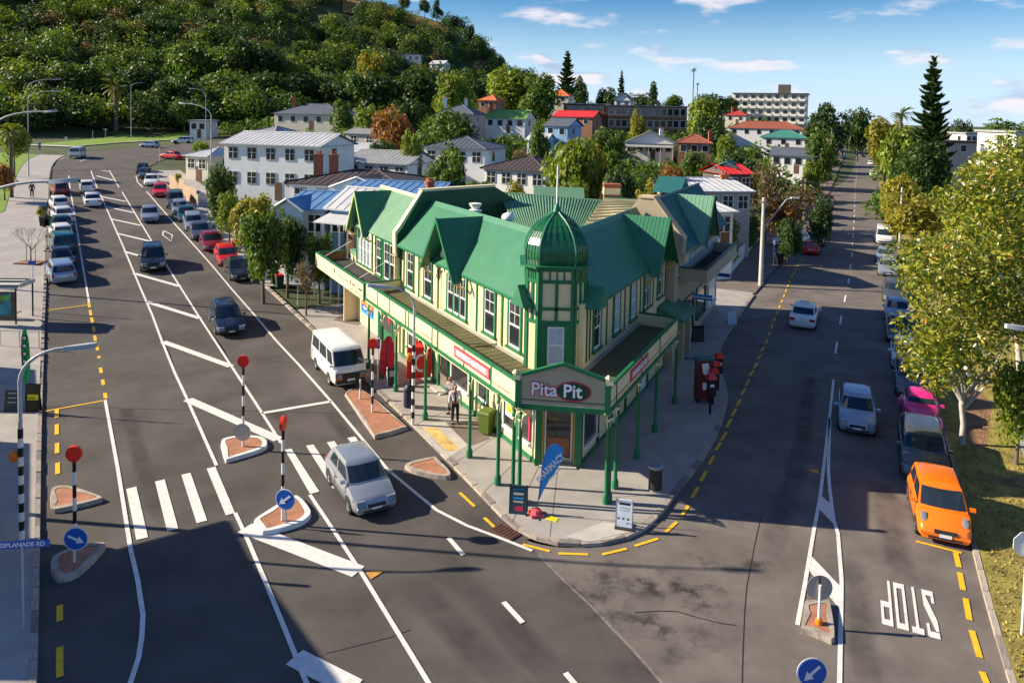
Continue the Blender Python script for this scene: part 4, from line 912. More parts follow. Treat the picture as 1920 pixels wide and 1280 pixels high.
# ------------------------------------------------------------------ the neighbour along the side street
nb = empty('side_street_shop', (PR(20, -2, 0).x, PR(20, -2, 0).y, 0), 0, 'beige shop with teal steep roof and boxed awning along the side street', 'building')
CM_('roof_teal', (.022, .125, .125), rough=.5, var=.12, vscale=1.5)
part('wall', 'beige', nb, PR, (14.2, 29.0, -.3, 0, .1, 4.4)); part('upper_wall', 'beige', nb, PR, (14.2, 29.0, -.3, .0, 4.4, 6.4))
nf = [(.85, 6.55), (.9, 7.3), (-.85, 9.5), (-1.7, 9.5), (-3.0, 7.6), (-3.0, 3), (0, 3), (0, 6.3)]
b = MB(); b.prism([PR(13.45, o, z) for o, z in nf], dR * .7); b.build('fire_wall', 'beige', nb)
b = MB()
for (o0, z0), (o1, z1) in zip(nf[1:3], nf[2:4]): b.hexa([PR(13.38, o0, z0), PR(14.25, o0, z0), PR(14.25, o1, z1), PR(13.38, o1, z1), PR(13.38, o0, z0 + .12), PR(14.25, o0, z0 + .12), PR(14.25, o1, z1 + .12), PR(13.38, o1, z1 + .12)])
b.build('parapet_cap', CM_('sandstone', (.62, .46, .28), rough=.8), nb); part('parapet_corbel', 'sandstone', nb, PR, (13.4, 14.2, .1, 1.0, 6.0, 6.5)); part('pilaster', 'beige', nb, PR, (13.5, 14.2, 0, .45, .1, 6.0))
b = MB(); slope(b, PR, 14.2, 29.2, .6, 6.3, -1.6, 9.1); ribs(b, PR, 14.3, 29.1, .6, 6.3, -1.6, 9.1, .3, w_=.05, h=.03); r = b.build('roof', 'roof_teal', nb)
b = MB(); slope(b, PR, 14.2, 29.2, -1.6, 9.1, -4.5, 6.3); b.build('roof_back', 'roof_teal', nb); b = MB(); b.tube([PR(14.2, -1.6, 9.1), PR(29.2, -1.6, 9.1)], .1, 8); b.build('ridge_cap', 'roof_teal', r)
gable(PR, nb, 21.4, 2.2, 0, 1.0, 9.05, 6.2, -1.6, m_roof=CM_('roof_pale_rib', (.16, .33, .22), rough=.55, var=.1), m_wall='beige', m_trim='green_dark', rib=.24)
b = MB(); b.add([PR(25.0, -2.0, 8.7), PR(28.2, -2.0, 8.7), PR(28.2, -4, 8.7), PR(25.0, -4, 8.7), PR(26.6, -2.0, 9.75), PR(26.6, -4, 9.75)], [(0, 1, 4), (1, 2, 5, 4), (2, 3, 5), (3, 0, 4, 5)]); b.build('roof_dormer', 'roof_teal', nb)
for k, s in enumerate((15.2, 16.6, 18.0, 19.4, 20.7, 22.1, 23.5, 25.2, 26.6, 28.0)): sash_window(PR, s, 1.1, 4.75, 6.1, nb, 2, frame='white', sill=False)
bx = part('awning_box', 'beige', nb, PR, (16.4, 27.0, 1.55, 1.66, 4.45, 5.2), (16.4, 16.5, .02, 1.55, 4.45, 5.2), (26.9, 27.0, .02, 1.55, 4.45, 5.2)); part('awning_floor', 'asphalt_patch', nb, PR, (16.5, 26.9, .02, 1.55, 4.44, 4.52)); part('awning_rail', 'green_dark', nb, PR, (16.36, 27.04, 1.50, 1.70, 5.2, 5.26), (16.36, 16.52, .02, 1.5, 5.2, 5.26)); part('awning_rail', 'cream', nb, PR, (16.36, 27.04, 1.53, 1.69, 4.36, 4.44))
b = MB(); b.add([PR(11.6, .05, 3.95), PR(14.6, .05, 3.95), PR(14.6, 1.5, 3.35), PR(11.6, 1.5, 3.35), PR(11.6, .05, 3.25), PR(14.6, .05, 3.25), PR(14.6, 1.5, 3.25), PR(11.6, 1.5, 3.25)], [(0, 1, 2, 3), (4, 5, 6, 7), (0, 3, 7, 4), (1, 2, 6, 5), (3, 2, 6, 7)]); b.build('entry_hood', 'roof_green', nb)
part('entry_porch', 'beige', nb, PR, (15.0, 15.3, 0, .7, .13, 3.0)); part('entry_porch', 'beige', nb, PR, (16.8, 17.1, 0, .7, .13, 3.0)); door(PR, 16.0, 1.2, 2.5, nb, 'green_dark'); shop_window(PR, 18.0, 20.8, .8, 2.9, nb, 'green_dark'); shop_window(PR, 21.6, 24.6, .8, 2.9, nb, 'green_dark'); shop_window(PR, 25.6, 28.6, .7, 3.2, nb, 'white', 'glass_curtain')
part('blade_sign', 'sky_blue', nb, PR, (19.2, 19.26, .3, 1.5, 2.75, 3.1)); part('blade_sign_band', 'white', nb, PR, (19.262, 19.268, .32, 1.48, 2.88, 2.97), (19.192, 19.198, .32, 1.48, 2.88, 2.97)); part('blade_sign', 'blue_sign', nb, PR, (26.2, 26.26, .4, 1.4, 2.9, 3.15))
# shop on the near left corner, outside the frame: its bulk shades the crossing
ls = empty('left_corner_shop', (-26, 18, 0), 0, 'two storey shop on the left corner, mostly beyond the left edge', 'building')
k_ = 6.6 / math.tan(SUN_EL); sh = -SUN_DIR * k_
tops = [W(420, 975) - sh, W(455, 1045) - sh, W(640, 1300) - sh]
b = MB(); base = [tops[0], tops[1] + Vector((0, 0, 0)), Vector((tops[2].x, tops[2].y, 0)), Vector((tops[2].x - 14, tops[2].y, 0)), W(150, 1047) - sh + Vector((-6, -.5, 0)), W(150, 1047) - sh]
yw = (W(150, 1047) - sh).y; b.prism([Vector((p.x, min(p.y, yw), .1)) for p in base], (0, 0, 6.48)); b.build('wall', 'cream', ls)
b = MB(); b.prism([Vector((p.x, p.y, 6.6)) for p in base], (0, 0, .12)); b.build('roof', 'roof_teal', ls)

for lab, xa, ya, yb, hh in (('low cream shop beyond the left edge, nearer one', 60, 1047, 838, 4.2), ('low cream shop beyond the left edge, farther one', 72, 782, 700, 4.2)):
    k2 = -SUN_DIR * (hh / math.tan(SUN_EL)); p0, p1 = W(xa, ya) - k2, W(xa, yb) - k2
    rt = empty('left_street_shop', ((p0.x + p1.x) / 2 - 4, (p0.y + p1.y) / 2, 0), 0, lab, 'building')
    b = MB(); b.prism([Vector((p.x, p.y, .14)) for p in (p0, p1, p1 + Vector((-9, 0, 0)), p0 + Vector((-9, 0, 0)))], (0, 0, hh - .4)); b.build('wall', 'cream', rt)
    b = MB(); b.prism([Vector((p.x, p.y, hh - .26)) for p in (p0 + Vector((.2, 0, 0)), p1 + Vector((.2, 0, 0)), p1 + Vector((-9, 0, 0)), p0 + Vector((-9, 0, 0)))], (0, 0, .26)); b.build('roof', 'roof_teal', rt)
# ------------------------------------------------------------------ vehicles
CM_('car_glass', (.02, .03, .04), rough=.05, var=0, spec=.8)
CM_('lamp_clear', (.20, .22, .25), rough=.06, var=0, spec=.7); CM_('lamp_red', (.45, .015, .012), rough=.2, var=0); CM_('plate', (.75, .78, .80), rough=.5, var=.05)
CM_('trim_dark', (.03, .03, .032), rough=.6, var=.1)
def paint(name, col, metal=.0): return CM_('paint_' + name, col, rough=.28, metal=metal, var=.02, spec=.55, coat=.6)
PAINT = dict(silver=((.40, .43, .47), .5), white=((.78, .78, .76), 0), black=((.012, .013, .017), 0), navy=((.012, .02, .05), .2), red=((.62, .012, .015), 0), maroon=((.20, .008, .014), 0), grey=((.10, .11, .12), .4), orange=((.90, .19, .005), 0), pink=((.75, .03, .22), 0), teal=((.01, .09, .10), .2), bluesilver=((.30, .40, .50), .45), green=((.012, .05, .035), .2))
for k, (c, m_) in PAINT.items(): paint(k, c, m_)
TYPES = dict(  # length, width, height, belt, hood front z, hood base z, windscreen base x, top x, rear top x, rear base x, tail z, wheelbase, wheel radius
    hatch=(3.75, 1.62, 1.42, .90, .62, .86, .98, .30, -1.35, -1.72, .88, 2.30, .29),
    small=(3.72, 1.66, 1.54, .95, .66, .92, 1.12, .45, -1.30, -1.72, .92, 2.43, .30),
    sedan=(4.50, 1.72, 1.42, .88, .60, .84, 1.02, .35, -.95, -1.55, .90, 2.60, .30),
    wagon=(4.60, 1.74, 1.47, .90, .62, .86, 1.05, .38, -1.75, -2.16, .90, 2.65, .31),
    suv=(4.55, 1.86, 1.72, 1.06, .78, 1.02, 1.05, .45, -1.80, -2.15, 1.04, 2.75, .37),
    van=(4.70, 1.70, 1.98, 1.12, .92, 1.10, 2.18, 1.55, -2.22, -2.32, 1.10, 2.57, .32),
    beetle=(4.05, 1.56, 1.50, .98, .62, .93, .66, .30, -.80, -1.30, .80, 2.40, .32))
_cars = {}
def car_meshes(tp):
    if tp in _cars: return _cars[tp]
    L, Wd, H, zb, hz, hb, xw, xt, rt, rb, tz, wb, wr = TYPES[tp]; w = Wd / 2; out = {}
    # body: stations from tail to nose
    if tp == 'beetle': st = [(-L / 2, .30, .45, .55), (-L / 2 + .12, .45, .62, .66), (-1.65, .62, .74, .78), (-1.3, .75, .80, .95), (-.9, .92, .98, 1.0), (0, .98, zb, 1.0), (.6, .96, .98, 1.0), (1.0, .78, .92, .96), (1.45, .64, .80, .80), (1.75, .5, .66, .62), (L / 2, .32, .48, .45)]
    else:
        st = [(-L / 2, .86, tz * .80, .82), (-L / 2 + .07, .93, tz * .96, .93), (-L / 2 + .3, .98, tz, .98), (rb + .15, 1.0, tz + .02, 1), (-.6, 1.0, zb, 1), (.3, 1.0, zb, 1), (xw - .1, 1.0, hb + .03, 1), (xw + .12, 1.0, hb, 1), (min(L / 2 - .55, xw + .5) if tp != 'van' else L / 2 - .2, .99, hb - (hb - hz) * .35, .98), (L / 2 - .25, .96, hz + .06, .95), (L / 2 - .08, .90, hz - .02, .88), (L / 2, .82, hz - .14, .80)]
        if tp == 'van': st = [(-L / 2, .96, 1.05, .96), (-L / 2 + .06, .99, 1.12, .99), (-1.5, 1, zb, 1), (0, 1, zb, 1), (1.6, 1, zb, 1), (2.1, 1, zb, 1), (2.24, .98, 1.06, .98), (2.32, .95, .92, .95), (L / 2, .92, .78, .92)]
    zlo = .20 if tp not in ('suv', 'van') else .28
    b = MB(); rings = []
    for x, fw, zt, fz in st:
        wv = w * fw; end = abs(abs(x) - L / 2) < .01
        zl = zlo + (.12 if end else .0)
        ring = [(0, zl), (wv * .88, zl), (wv * .985, zl + .10), (wv, zl + (zt - zl) * .5), (wv * .985, zt - .13), (wv * .93, zt - .03), (wv * .80, zt), (0, zt + (.03 if x > xw or x < rb else 0))]
        full = [(x, y, z) for y, z in ring] + [(x, -y, z) for y, z in ring[::-1][1:-1]]
        rings.append([len(b.v) + i for i in range(len(full))]); b.v += full
    n = len(rings[0])
    for a, c in zip(rings, rings[1:]):
        for i in range(n): b.f.append([a[i], a[(i + 1) % n], c[(i + 1) % n], c[i]]); b.m.append(0)
    b.f.append(rings[0][::-1]); b.m.append(0); b.f.append(rings[-1]); b.m.append(0)
    if tp == 'beetle':
        for sx in (-1, 1):
            for sy in (-1, 1):
                c = Vector((sx * wb / 2 + (.05 if sx > 0 else -.05), sy * w * .82, .42))
                base = len(b.v); nu, nv = 14, 8
                for i in range(nu + 1):
                    for j in range(nv + 1):
                        u, v = math.pi * i / nu, math.pi * (j / nv - .5); b.v.append((c.x + .52 * math.cos(u) * math.cos(v), c.y + sy * .24 * math.sin(v) + 0, c.z - .1 + .46 * math.sin(u) * math.cos(v)))
                for i in range(nu):
                    for j in range(nv): b.f.append([base + i * (nv + 1) + j, base + i * (nv + 1) + j + 1, base + (i + 1) * (nv + 1) + j + 1, base + (i + 1) * (nv + 1) + j]); b.m.append(0)
    # dark wheel arches and sills, 6 mm proud of the sides
    for sx in (-1, 1):
        for sy in (-1, 1):
            if tp == 'beetle': continue
            b.prism([(sx * wb / 2 + math.cos(a) * (wr + .05), sy * (w * .95), wr - .02 + math.sin(a) * (wr + .06)) for a in [math.pi * i / 12 for i in range(13)]] + [(sx * wb / 2 - (wr + .05), sy * w * .95, zlo + .01), (sx * wb / 2 + (wr + .05), sy * w * .95, zlo + .01)][:2], (0, sy * (w * .05 + .006), 0), 1)
    for sy in (-1, 1): b.box((0, sy * w * .97, zlo + .06), (wb - 2 * wr - .12, w * .06 + .01, .10), mi=1)
    # bumpers
    if tp != 'beetle':
        b.box((L / 2 - .04, 0, zlo + .2), (.10, Wd * .86, .10), mi=1 if tp in ('van',) else 0)
        b.box((L / 2 - .035, 0, zlo + .10), (.07, Wd * .6, .08), mi=1); b.box((-L / 2 + .02, 0, zlo + .22), (.10, Wd * .88, .16), mi=1 if tp in ('van',) else 0)
    else:
        b.tube([(L / 2 + .02, -.6, .36), (L / 2 + .06, 0, .36), (L / 2 + .02, .6, .36)], .04, 6, mi=2); b.tube([(-L / 2 - .02, -.6, .36), (-L / 2 - .06, 0, .36), (-L / 2 - .02, .6, .36)], .04, 6, mi=2)
    out['body'] = b
    # cabin shell with sloped screens
    if tp == 'beetle':
        rows = [(zb - .06, xw + .12, rb - .35, .80), (zb + .12, xw + .02, rb - .1, .77), (H - .22, xt + .02, rt - .15, .68), (H - .07, xt - .12, rt + .12, .58), (H, xt - .35, rt + .45, .38)]
    else:
        rows = [(zb - .05, xw + .05, rb - .03, .90), (zb + .01, xw, rb, .885), (H - .10, xt + .03, rt - .02, .76), (H - .03, xt - .08, rt + .10, .70), (H, xt - .28, rt + .35, .52)]
        if tp == 'van': rows = [(zb - .05, xw + .05, rb - .03, .975), (zb + .01, xw, rb, .97), (H - .14, xt + .06, rt - .02, .89), (H - .04, xt - .06, rt + .06, .83), (H, xt - .3, rt + .3, .62)]
        if tp == 'suv': rows = [(a, b_, c, d + (.03 if i < 4 else 0)) for i, (a, b_, c, d) in enumerate(rows)]
    cb_ = MB(); rg = []
    for z, xf, xr, k in rows:
        y = w * k; bow = .10; pts = [(xf + bow * .6, 0, z), (xf + bow * .3, y * .6, z), (xf - .05, y, z), ((xf + xr) / 2, y * 1.015, z), (xr + .06, y, z), (xr - .03, y * .6, z), (xr - .04, 0, z)]
        full = pts + [(p[0], -p[1], p[2]) for p in pts[::-1][1:-1]]; rg.append([len(cb_.v) + i for i in range(len(full))]); cb_.v += full
    n2 = len(rg[0])
    for a, c in zip(rg, rg[1:]):
        for i in range(n2): cb_.f.append([a[i], a[(i + 1) % n2], c[(i + 1) % n2], c[i]]); cb_.m.append(0)
    cb_.f.append(rg[-1]); cb_.m.append(0)
    out['cabin'] = cb_
    # glass: quads interpolated on the shell, 8 mm proud
    (z0, xf0, xr0, k0), (z1, xf1, xr1, k1) = rows[1], rows[2]; e = .009
    def gl(f, y, t):       # point on front screen: y fraction, t up
        xf = xf0 + (xf1 - xf0) * t; k = (k0 + (k1 - k0) * t) * w; bow = .06 * (1 - abs(y)); return Vector((xf + bow + e - (.05 if abs(y) > .95 else .0) * 0, y * k * .93, z0 + (z1 - z0) * t + e))
    b = MB(); ysn = [-.94, -.6, 0, .6, .94]
    def fx(y): return .06 if y == 0 else (.03 if abs(y) < .7 else -.035)
    for a, c in zip(ysn, ysn[1:]):
        q = []
        for y, t in ((a, .06), (c, .06), (c, .93), (a, .93)):
            xf = xf0 + (xf1 - xf0) * t; k = (k0 + (k1 - k0) * t) * w; q.append((xf + fx(y) + e, y * k, z0 + (z1 - z0) * t + e))
        b.poly(q)
    out['windscreen'] = b; b = MB()
    for a, c in zip(ysn, ysn[1:]):
        q = []
        for y, t in ((a, .10), (c, .10), (c, .90), (a, .90)):
            xr = xr0 + (xr1 - xr0) * t; k = (k0 + (k1 - k0) * t) * w; q.append((xr - (.04 if abs(y) < .7 else -.045) - e, y * k * .96, z0 + (z1 - z0) * t + e))
        b.poly(q)
    out['rear_window'] = b
    cuts = dict(hatch=[(.03, .47), (.53, .86)], small=[(.03, .47), (.53, .90)], sedan=[(.03, .47), (.53, .92)], wagon=[(.03, .36), (.40, .68), (.72, .95)], suv=[(.03, .36), (.40, .68), (.72, .94)], van=[(.02, .24), (.29, .60), (.64, .96)], beetle=[(.06, .50), (.56, .90)])[tp]
    sides = []
    for sy in (1, -1):
        for f0, f1 in cuts:
            b = MB(); q = []
            for f, t in ((f0, .07), (f1, .07), (f1, .88), (f0, .88)):
                xa = xf0 + (xf1 - xf0) * t - .10; xb = xr0 + (xr1 - xr0) * t + .10; k = (k0 + (k1 - k0) * t) * w
                q.append((xa + (xb - xa) * f, sy * (k * 1.012 + .012), z0 + (z1 - z0) * t))
            b.poly(q); sides.append(b)
    out['side_window'] = sides
    hl = []
    for sy in (1, -1):
        b = MB()
        if tp == 'beetle': b.disc((L / 2 - .16, sy * w * .80, .62), (1, 0, .25), .11, 14, .03)
        else:
            xh, zh, hw = L / 2 - .10, hz - .10, .17 if tp != 'small' else .13
            xn = L / 2
            if tp == 'small':
                b.add([(xn - .36 + .17 * math.cos(a), sy * (w * .74) + .10 * math.sin(a), hz + .135 - .09 * math.cos(a)) for a in [2 * math.pi * i / 14 for i in range(14)]] + [(xn - .35, sy * w * .74, hz + .17)], [(i, (i + 1) % 14, 14) for i in range(14)])
                b.prism([(xn - .36 + .17 * math.cos(a), sy * (w * .74) + .10 * math.sin(a), hz + .03 - .09 * math.cos(a)) for a in [2 * math.pi * i / 14 for i in range(14)]], (0, 0, .10))
            elif tp == 'van':
                b.box((2.315, sy * w * .72, .80), (.09, .36, .16))
            else:
                b.hexa([(xn - .30, sy * w * .955, hz - .19), (xn + .022, sy * w * .83, hz - .18), (xn + .028, sy * w * .46, hz - .18), (xn - .2, sy * w * .46, hz - .2), (xn - .36, sy * w * .965, hz + .03), (xn - .075, sy * w * .87, hz + .012), (xn - .065, sy * w * .50, hz + .018), (xn - .22, sy * w * .48, hz + .03)])
        hl.append(b)
    out['headlight'] = hl; tl = []
    for sy in (1, -1):
        b = MB()
        if tp == 'beetle': b.disc((-L / 2 + .12, sy * w * .80, .58), (-1, 0, .2), .09, 12, .03)
        elif tp in ('wagon', 'suv', 'van', 'small', 'hatch'): b.box((-L / 2 + .045, sy * w * .80, tz * .80 + .02), (.10, .16, .24))
        else: b.box((-L / 2 + .02, sy * w * .72, tz * .80), (.08, .34, .15))
        tl.append(b)
    out['tail_light'] = tl
    b = MB(); b.box((L / 2 - .005, 0, hz - .145 if tp != 'van' else .62), (.08, Wd * (.40 if tp != 'van' else .8), .11 if tp != 'van' else .2)); out['grille'] = b
    b = MB(); b.box((L / 2 + .025, 0, zlo + .2), (.012, .36, .12)); out['front_plate'] = b
    b = MB(); b.box((-L / 2 - .035, 0, zlo + .42), (.012, .36, .12)); out['rear_plate'] = b
    sm = MB(); xs_ = [xf0 - .12, (xf0 + xr0) / 2 - .03, xr0 + .25] if tp not in ('hatch', 'small', 'beetle') else [xf0 - .12, (xf0 + xr0) / 2 - .02]
    for sy in (1, -1):
        for x_ in xs_: sm.box((x_, sy * (w + .001), (zlo + zb) / 2 + .06), (.014, .012, zb - zlo - .26))
        for x_ in xs_[1:]: sm.box((x_ + .14, sy * (w + .008), zb - .19), (.16, .025, .03))
    out['door_trim'] = sm
    mir = []
    for sy in (1, -1): mir.append(MB().box((xw - .22, sy * (w + .07), zb + .06), (.10, .18, .11)))
    out['mirror'] = mir
    res = {}
    for k, v in out.items():
        mm = {'body': ['paint_white', 'trim_dark', 'chrome'], 'cabin': ['paint_white'], 'headlight': ['lamp_clear'], 'tail_light': ['lamp_red'], 'grille': ['trim_dark'], 'front_plate': ['plate'], 'rear_plate': ['plate'], 'mirror': ['paint_white'], 'door_trim': ['trim_dark']}.get(k, ['car_glass'])
        if isinstance(v, list): res[k] = [q.mesh(k, mm, 35) for q in v]
        else: res[k] = v.mesh(k, mm, 38 if k in ('body', 'cabin') else None)
    wm = MB(); wm.lathe([(.0, -.09), (wr * .93, -.09), (wr, -.07), (wr, .07), (wr * .93, .09), (wr * .62, .09), (wr * .6, .07)], 18); wt = wm.mesh('tyre', 'rubber', 40)
    rm = MB().lathe([(0, .05), (wr * .60, .06), (wr * .62, .085), (wr * .5, .075), (.05, .095), (.0, .095)], 14).mesh('rim', 'grey_metal', 40)
    res['wheel'] = (wt, rm); _cars[tp] = res
    return res
def car(tp, col, pos, heading, label, name='parked_car', cat='car', group=None, far=False, extra=None):
    """heading: world angle of the car's nose"""
    ms = car_meshes(tp); L, Wd, H, zb, hz, hb, xw, xt, rt, rb, tz, wb, wr = TYPES[tp]
    rt_ = empty(name, pos, heading, label, cat, group); pm = M['paint_' + col]
    gx, gy = math.cos(heading), math.sin(heading)
    sl_ = (ground(pos.x + gx, pos.y + gy) - ground(pos.x - gx, pos.y - gy)) / 2
    rt_.rotation_mode = 'XYZ'; rt_.rotation_euler = (0, -math.atan(sl_), heading)
    def put(n, me, painted=False):
        o = link(n, me, rt_)
        if painted: o.material_slots[0].link = 'OBJECT'; o.material_slots[0].material = pm
        return o
    put('body', ms['body'], True); put('cabin', ms['cabin'], True); put('windscreen', ms['windscreen']); put('rear_window', ms['rear_window'])
    for s_ in ms['side_window']: put('side_window', s_)
    for sx in (-1, 1):
        for sy in (-1, 1):
            o = link('wheel', ms['wheel'][0], rt_, (sx * wb / 2, sy * (Wd / 2 - .085), wr), (R(-90) if sy > 0 else R(90), 0, 0))
            if not far: link('rim', ms['wheel'][1], o)
    if not far:
        for s_ in ms['headlight']: put('headlight', s_)
        for s_ in ms['tail_light']: put('tail_light', s_)
        for s_ in ms['mirror']: put('mirror', s_, True)
        put('door_trim', ms['door_trim'])['kind'] = 'stuff'; put('grille', ms['grille']); put('number_plate', ms['front_plate']); put('number_plate', ms['rear_plate'])
    return rt_
def hd(d): return math.atan2(d.y, d.x)
TOW, AWAY = hd(-dL), hd(dL)              # nose towards / away from the camera on the main road
RT, RA = hd(-dR), hd(dR)
def mv(x, y, along=0, d=None): p = W(x, y); return p
# on the main road
car('hatch', 'silver', Vector((-5.35, 26.75, 0)), hd(Vector((1.10, -1.9, 0))), 'silver hatchback driving over the zebra crossing beside the corner', 'hatchback')
car('wagon', 'navy', W(424, 611), TOW, 'black wagon driving towards the crossing, ahead of the black off-roader', 'estate_car')
car('suv', 'black', W(286, 499), TOW - R(2), 'black off-roader driving down the main road behind the black wagon', 'off_roader')
car('sedan', 'silver', W(281, 411), TOW - R(3), 'silver saloon coming down the road near the painted diamond', 'saloon_car', far=False)
car('sedan', 'white', W(172, 383), AWAY + R(4), 'white saloon driving away uphill, nearer of the two', 'saloon_car')
car('hatch', 'white', W(163, 358), AWAY + R(2), 'white car driving away uphill, farther of the two', 'hatchback')
car('van', 'white', W(146, 296), AWAY - R(12), 'white van turning at the top of the road', 'van', 'van', far=True)
car('hatch', 'bluesilver', W(281, 277), R(172), 'pale blue car crossing at the top junction', 'hatchback', far=True)
car('suv', 'white', W(343, 270), R(190), 'white off-roader waiting at the top junction', 'off_roader', far=True)
car('sedan', 'white', W(421, 252), R(205), 'white car far up the road above the house roof', 'saloon_car', far=True)
# the parked van
vbx = 0
vb = car('van', 'white', W(633, 702), TOW, 'white delivery van parked at the kerb beside the shop', 'delivery_van', 'van')
lg = MB()
for k in range(7): lg.box((-.35, -.45 + k * .15, 1.983), (3.1, .03, .022))
lg.build('roof_rib', M['paint_white'], vb, rel=False)
MB().hexa([(2.30, -.80, .34), (2.40, -.74, .34), (2.40, .74, .34), (2.30, .80, .34), (2.30, -.80, .86), (2.365, -.74, .86), (2.365, .74, .86), (2.30, .80, .86)]).build('front_panel', 'trim_dark', vb, rel=False)
for s_ in (-1, 1): MB().box((2.372, s_ * .58, .74), (.03, .26, .15)).build('headlight', 'lamp_clear', vb, rel=False)
for s_ in (-1, 1): MB().box((2.372, s_ * .58, .60), (.03, .26, .08)).build('indicator', 'orange', vb, rel=False)
MB().box((2.412, 0, .52), (.012, .38, .12)).build('number_plate', 'plate', vb, rel=False)
# parked on the left kerb, from near to far
lp = [('wagon', 'bluesilver', 113, 520, 'silver wagon, nearest car parked on the left kerb'), ('sedan', 'black', 113, 494, 'black saloon parked second on the left kerb'), ('suv', 'teal', 115, 469, 'dark off-roader with pale roof rack parked on the left kerb'), ('hatch', 'white', 113, 446, 'white car with red stripe parked behind the dark off-roader'), ('sedan', 'green', 113, 430, 'dark green saloon parked on the left kerb'), ('sedan', 'white', 116, 412, 'white saloon on the left kerb next to the two bins'), ('hatch', 'white', 109, 390, 'white hatchback on the left kerb above the white saloon'), ('hatch', 'maroon', 111, 362, 'dark red car parked farthest up the left kerb')]
for i, (t, c, x, y, l) in enumerate(lp): car(t, c, W(x, y), AWAY + R(8 + i * .6), l, group='cars parked on the left kerb', far=i > 6)
# parked on the right kerb of the main road
rp = [('sedan', 'black', 446, 516, 'black saloon parked nearest on the right kerb'), ('hatch', 'red', 424, 491, 'small bright red hatchback parked behind the black saloon'), ('sedan', 'maroon', 396, 463, 'dark red saloon parked beside the red lidded bin'), ('sedan', 'grey', 374, 443, 'grey car parked behind the dark red saloon'), ('wagon', 'silver', 362, 427, 'silver wagon parked in the right kerb row'), ('sedan', 'teal', 349, 411, 'dark teal saloon parked in the right kerb row'), ('hatch', 'silver', 337, 399, 'silver hatchback parked next to the dark off-roader'), ('suv', 'grey', 329, 386, 'dark off-roader parked below the bright red saloon'), ('sedan', 'red', 301, 365, 'bright red saloon parked alone on the upper right kerb'), ('sedan', 'white', 284, 346, 'white saloon parked above the bright red saloon'), ('sedan', 'grey', 273, 333, 'grey car parked near the top right kerb'), ('sedan', 'black', 268, 324, 'dark car parked last at the top right kerb')]
for i, (t, c, x, y, l) in enumerate(rp): car(t, c, W(x, y), TOW - R(min(i, 8) * .7), l, group='cars parked on the right kerb of the main road', far=i > 8)
car('sedan', 'red', W(322, 298), R(160), 'dark red car parked in the driveway by the top bend', far=True)
# side street
tx = car('sedan', 'white', W(1508, 604), RA, 'white taxi with a roof sign driving away along the side street', 'taxi', 'taxi')
MB().box((-.25, 0, 1.50), (.16, .62, .15)).build('roof_sign', 'white', tx, rel=False)
car('hatch', 'bluesilver', W(1605, 790), RT + R(2), 'silver hatchback driving towards the give way lines in the side street', 'hatchback')
sp = [('small', 'orange', 1757, 975, 'bright orange small car parked at the front of the row', .98), ('wagon', 'grey', 1728, 866, 'dark grey wagon parked between the orange and pink cars', 1), ('beetle', 'pink', 1724, 790, 'rounded pink vintage car parked in the row', 1), ('wagon', 'grey', 1710, 727, 'dark grey car with pale windscreen parked behind the pink car', 1), ('hatch', 'white', 1698, 683, 'white car half hidden under the magnolia', 1), ('sedan', 'navy', 1687, 632, 'dark blue saloon parked under the magnolia', 1), ('hatch', 'bluesilver', 1681, 596, 'silver car parked before the dark blue saloon', 1), ('wagon', 'grey', 1677, 560, 'dark wagon parked in the shade line of the side street', 1), ('sedan', 'silver', 1664, 512, 'pale silver saloon parked under the magnolia edge', 1), ('sedan', 'bluesilver', 1660, 490, 'blue grey saloon parked near the timber pole', 1), ('van', 'white', 1657, 455, 'white people carrier parked by the timber pole', 1)]
for i, (t, c, x, y, l, k) in enumerate(sp): car(t, c, W(x, y), RT + R(3 if i == 0 else 0), l, group='cars parked on the right of the side street', name='parked_van' if t == 'van' else 'parked_car', cat='van' if t == 'van' else 'car', far=i > 8)
sq = [('hatch', 'red', 1521, 474, 'bright red hatchback parked at the end of the yellow dashes'), ('sedan', 'grey', 1531, 458, 'grey car parked just beyond the red hatchback'), ('sedan', 'silver', 1537, 437, 'silver car parked third on the left of the side street'), ('sedan', 'bluesilver', 1541, 420, 'blue grey car parked fourth on the left of the side street'), ('sedan', 'maroon', 1546, 405, 'maroon car parked fifth on the left of the side street'), ('suv', 'grey', 1551, 392, 'dark off-roader parked sixth on the left of the side street'), ('hatch', 'red', 1555, 380, 'red car parked seventh on the left of the side street'), ('sedan', 'white', 1637, 330, 'white car parked far up on the right of the side street'), ('sedan', 'white', 1632, 309, 'white car parked farthest up on the right of the side street'), ('sedan', 'teal', 1582, 298, 'dark car parked farthest up on the left of the side street')]
for i, (t, c, x, y, l) in enumerate(sq): car(t, c, W(x, y), RA, l, group='cars parked along the side street beyond the shops', far=i > 1)
car('suv', 'white', W(1482, 462), R(-150), 'white off-roader parked in a driveway behind the power pole', 'off_roader')
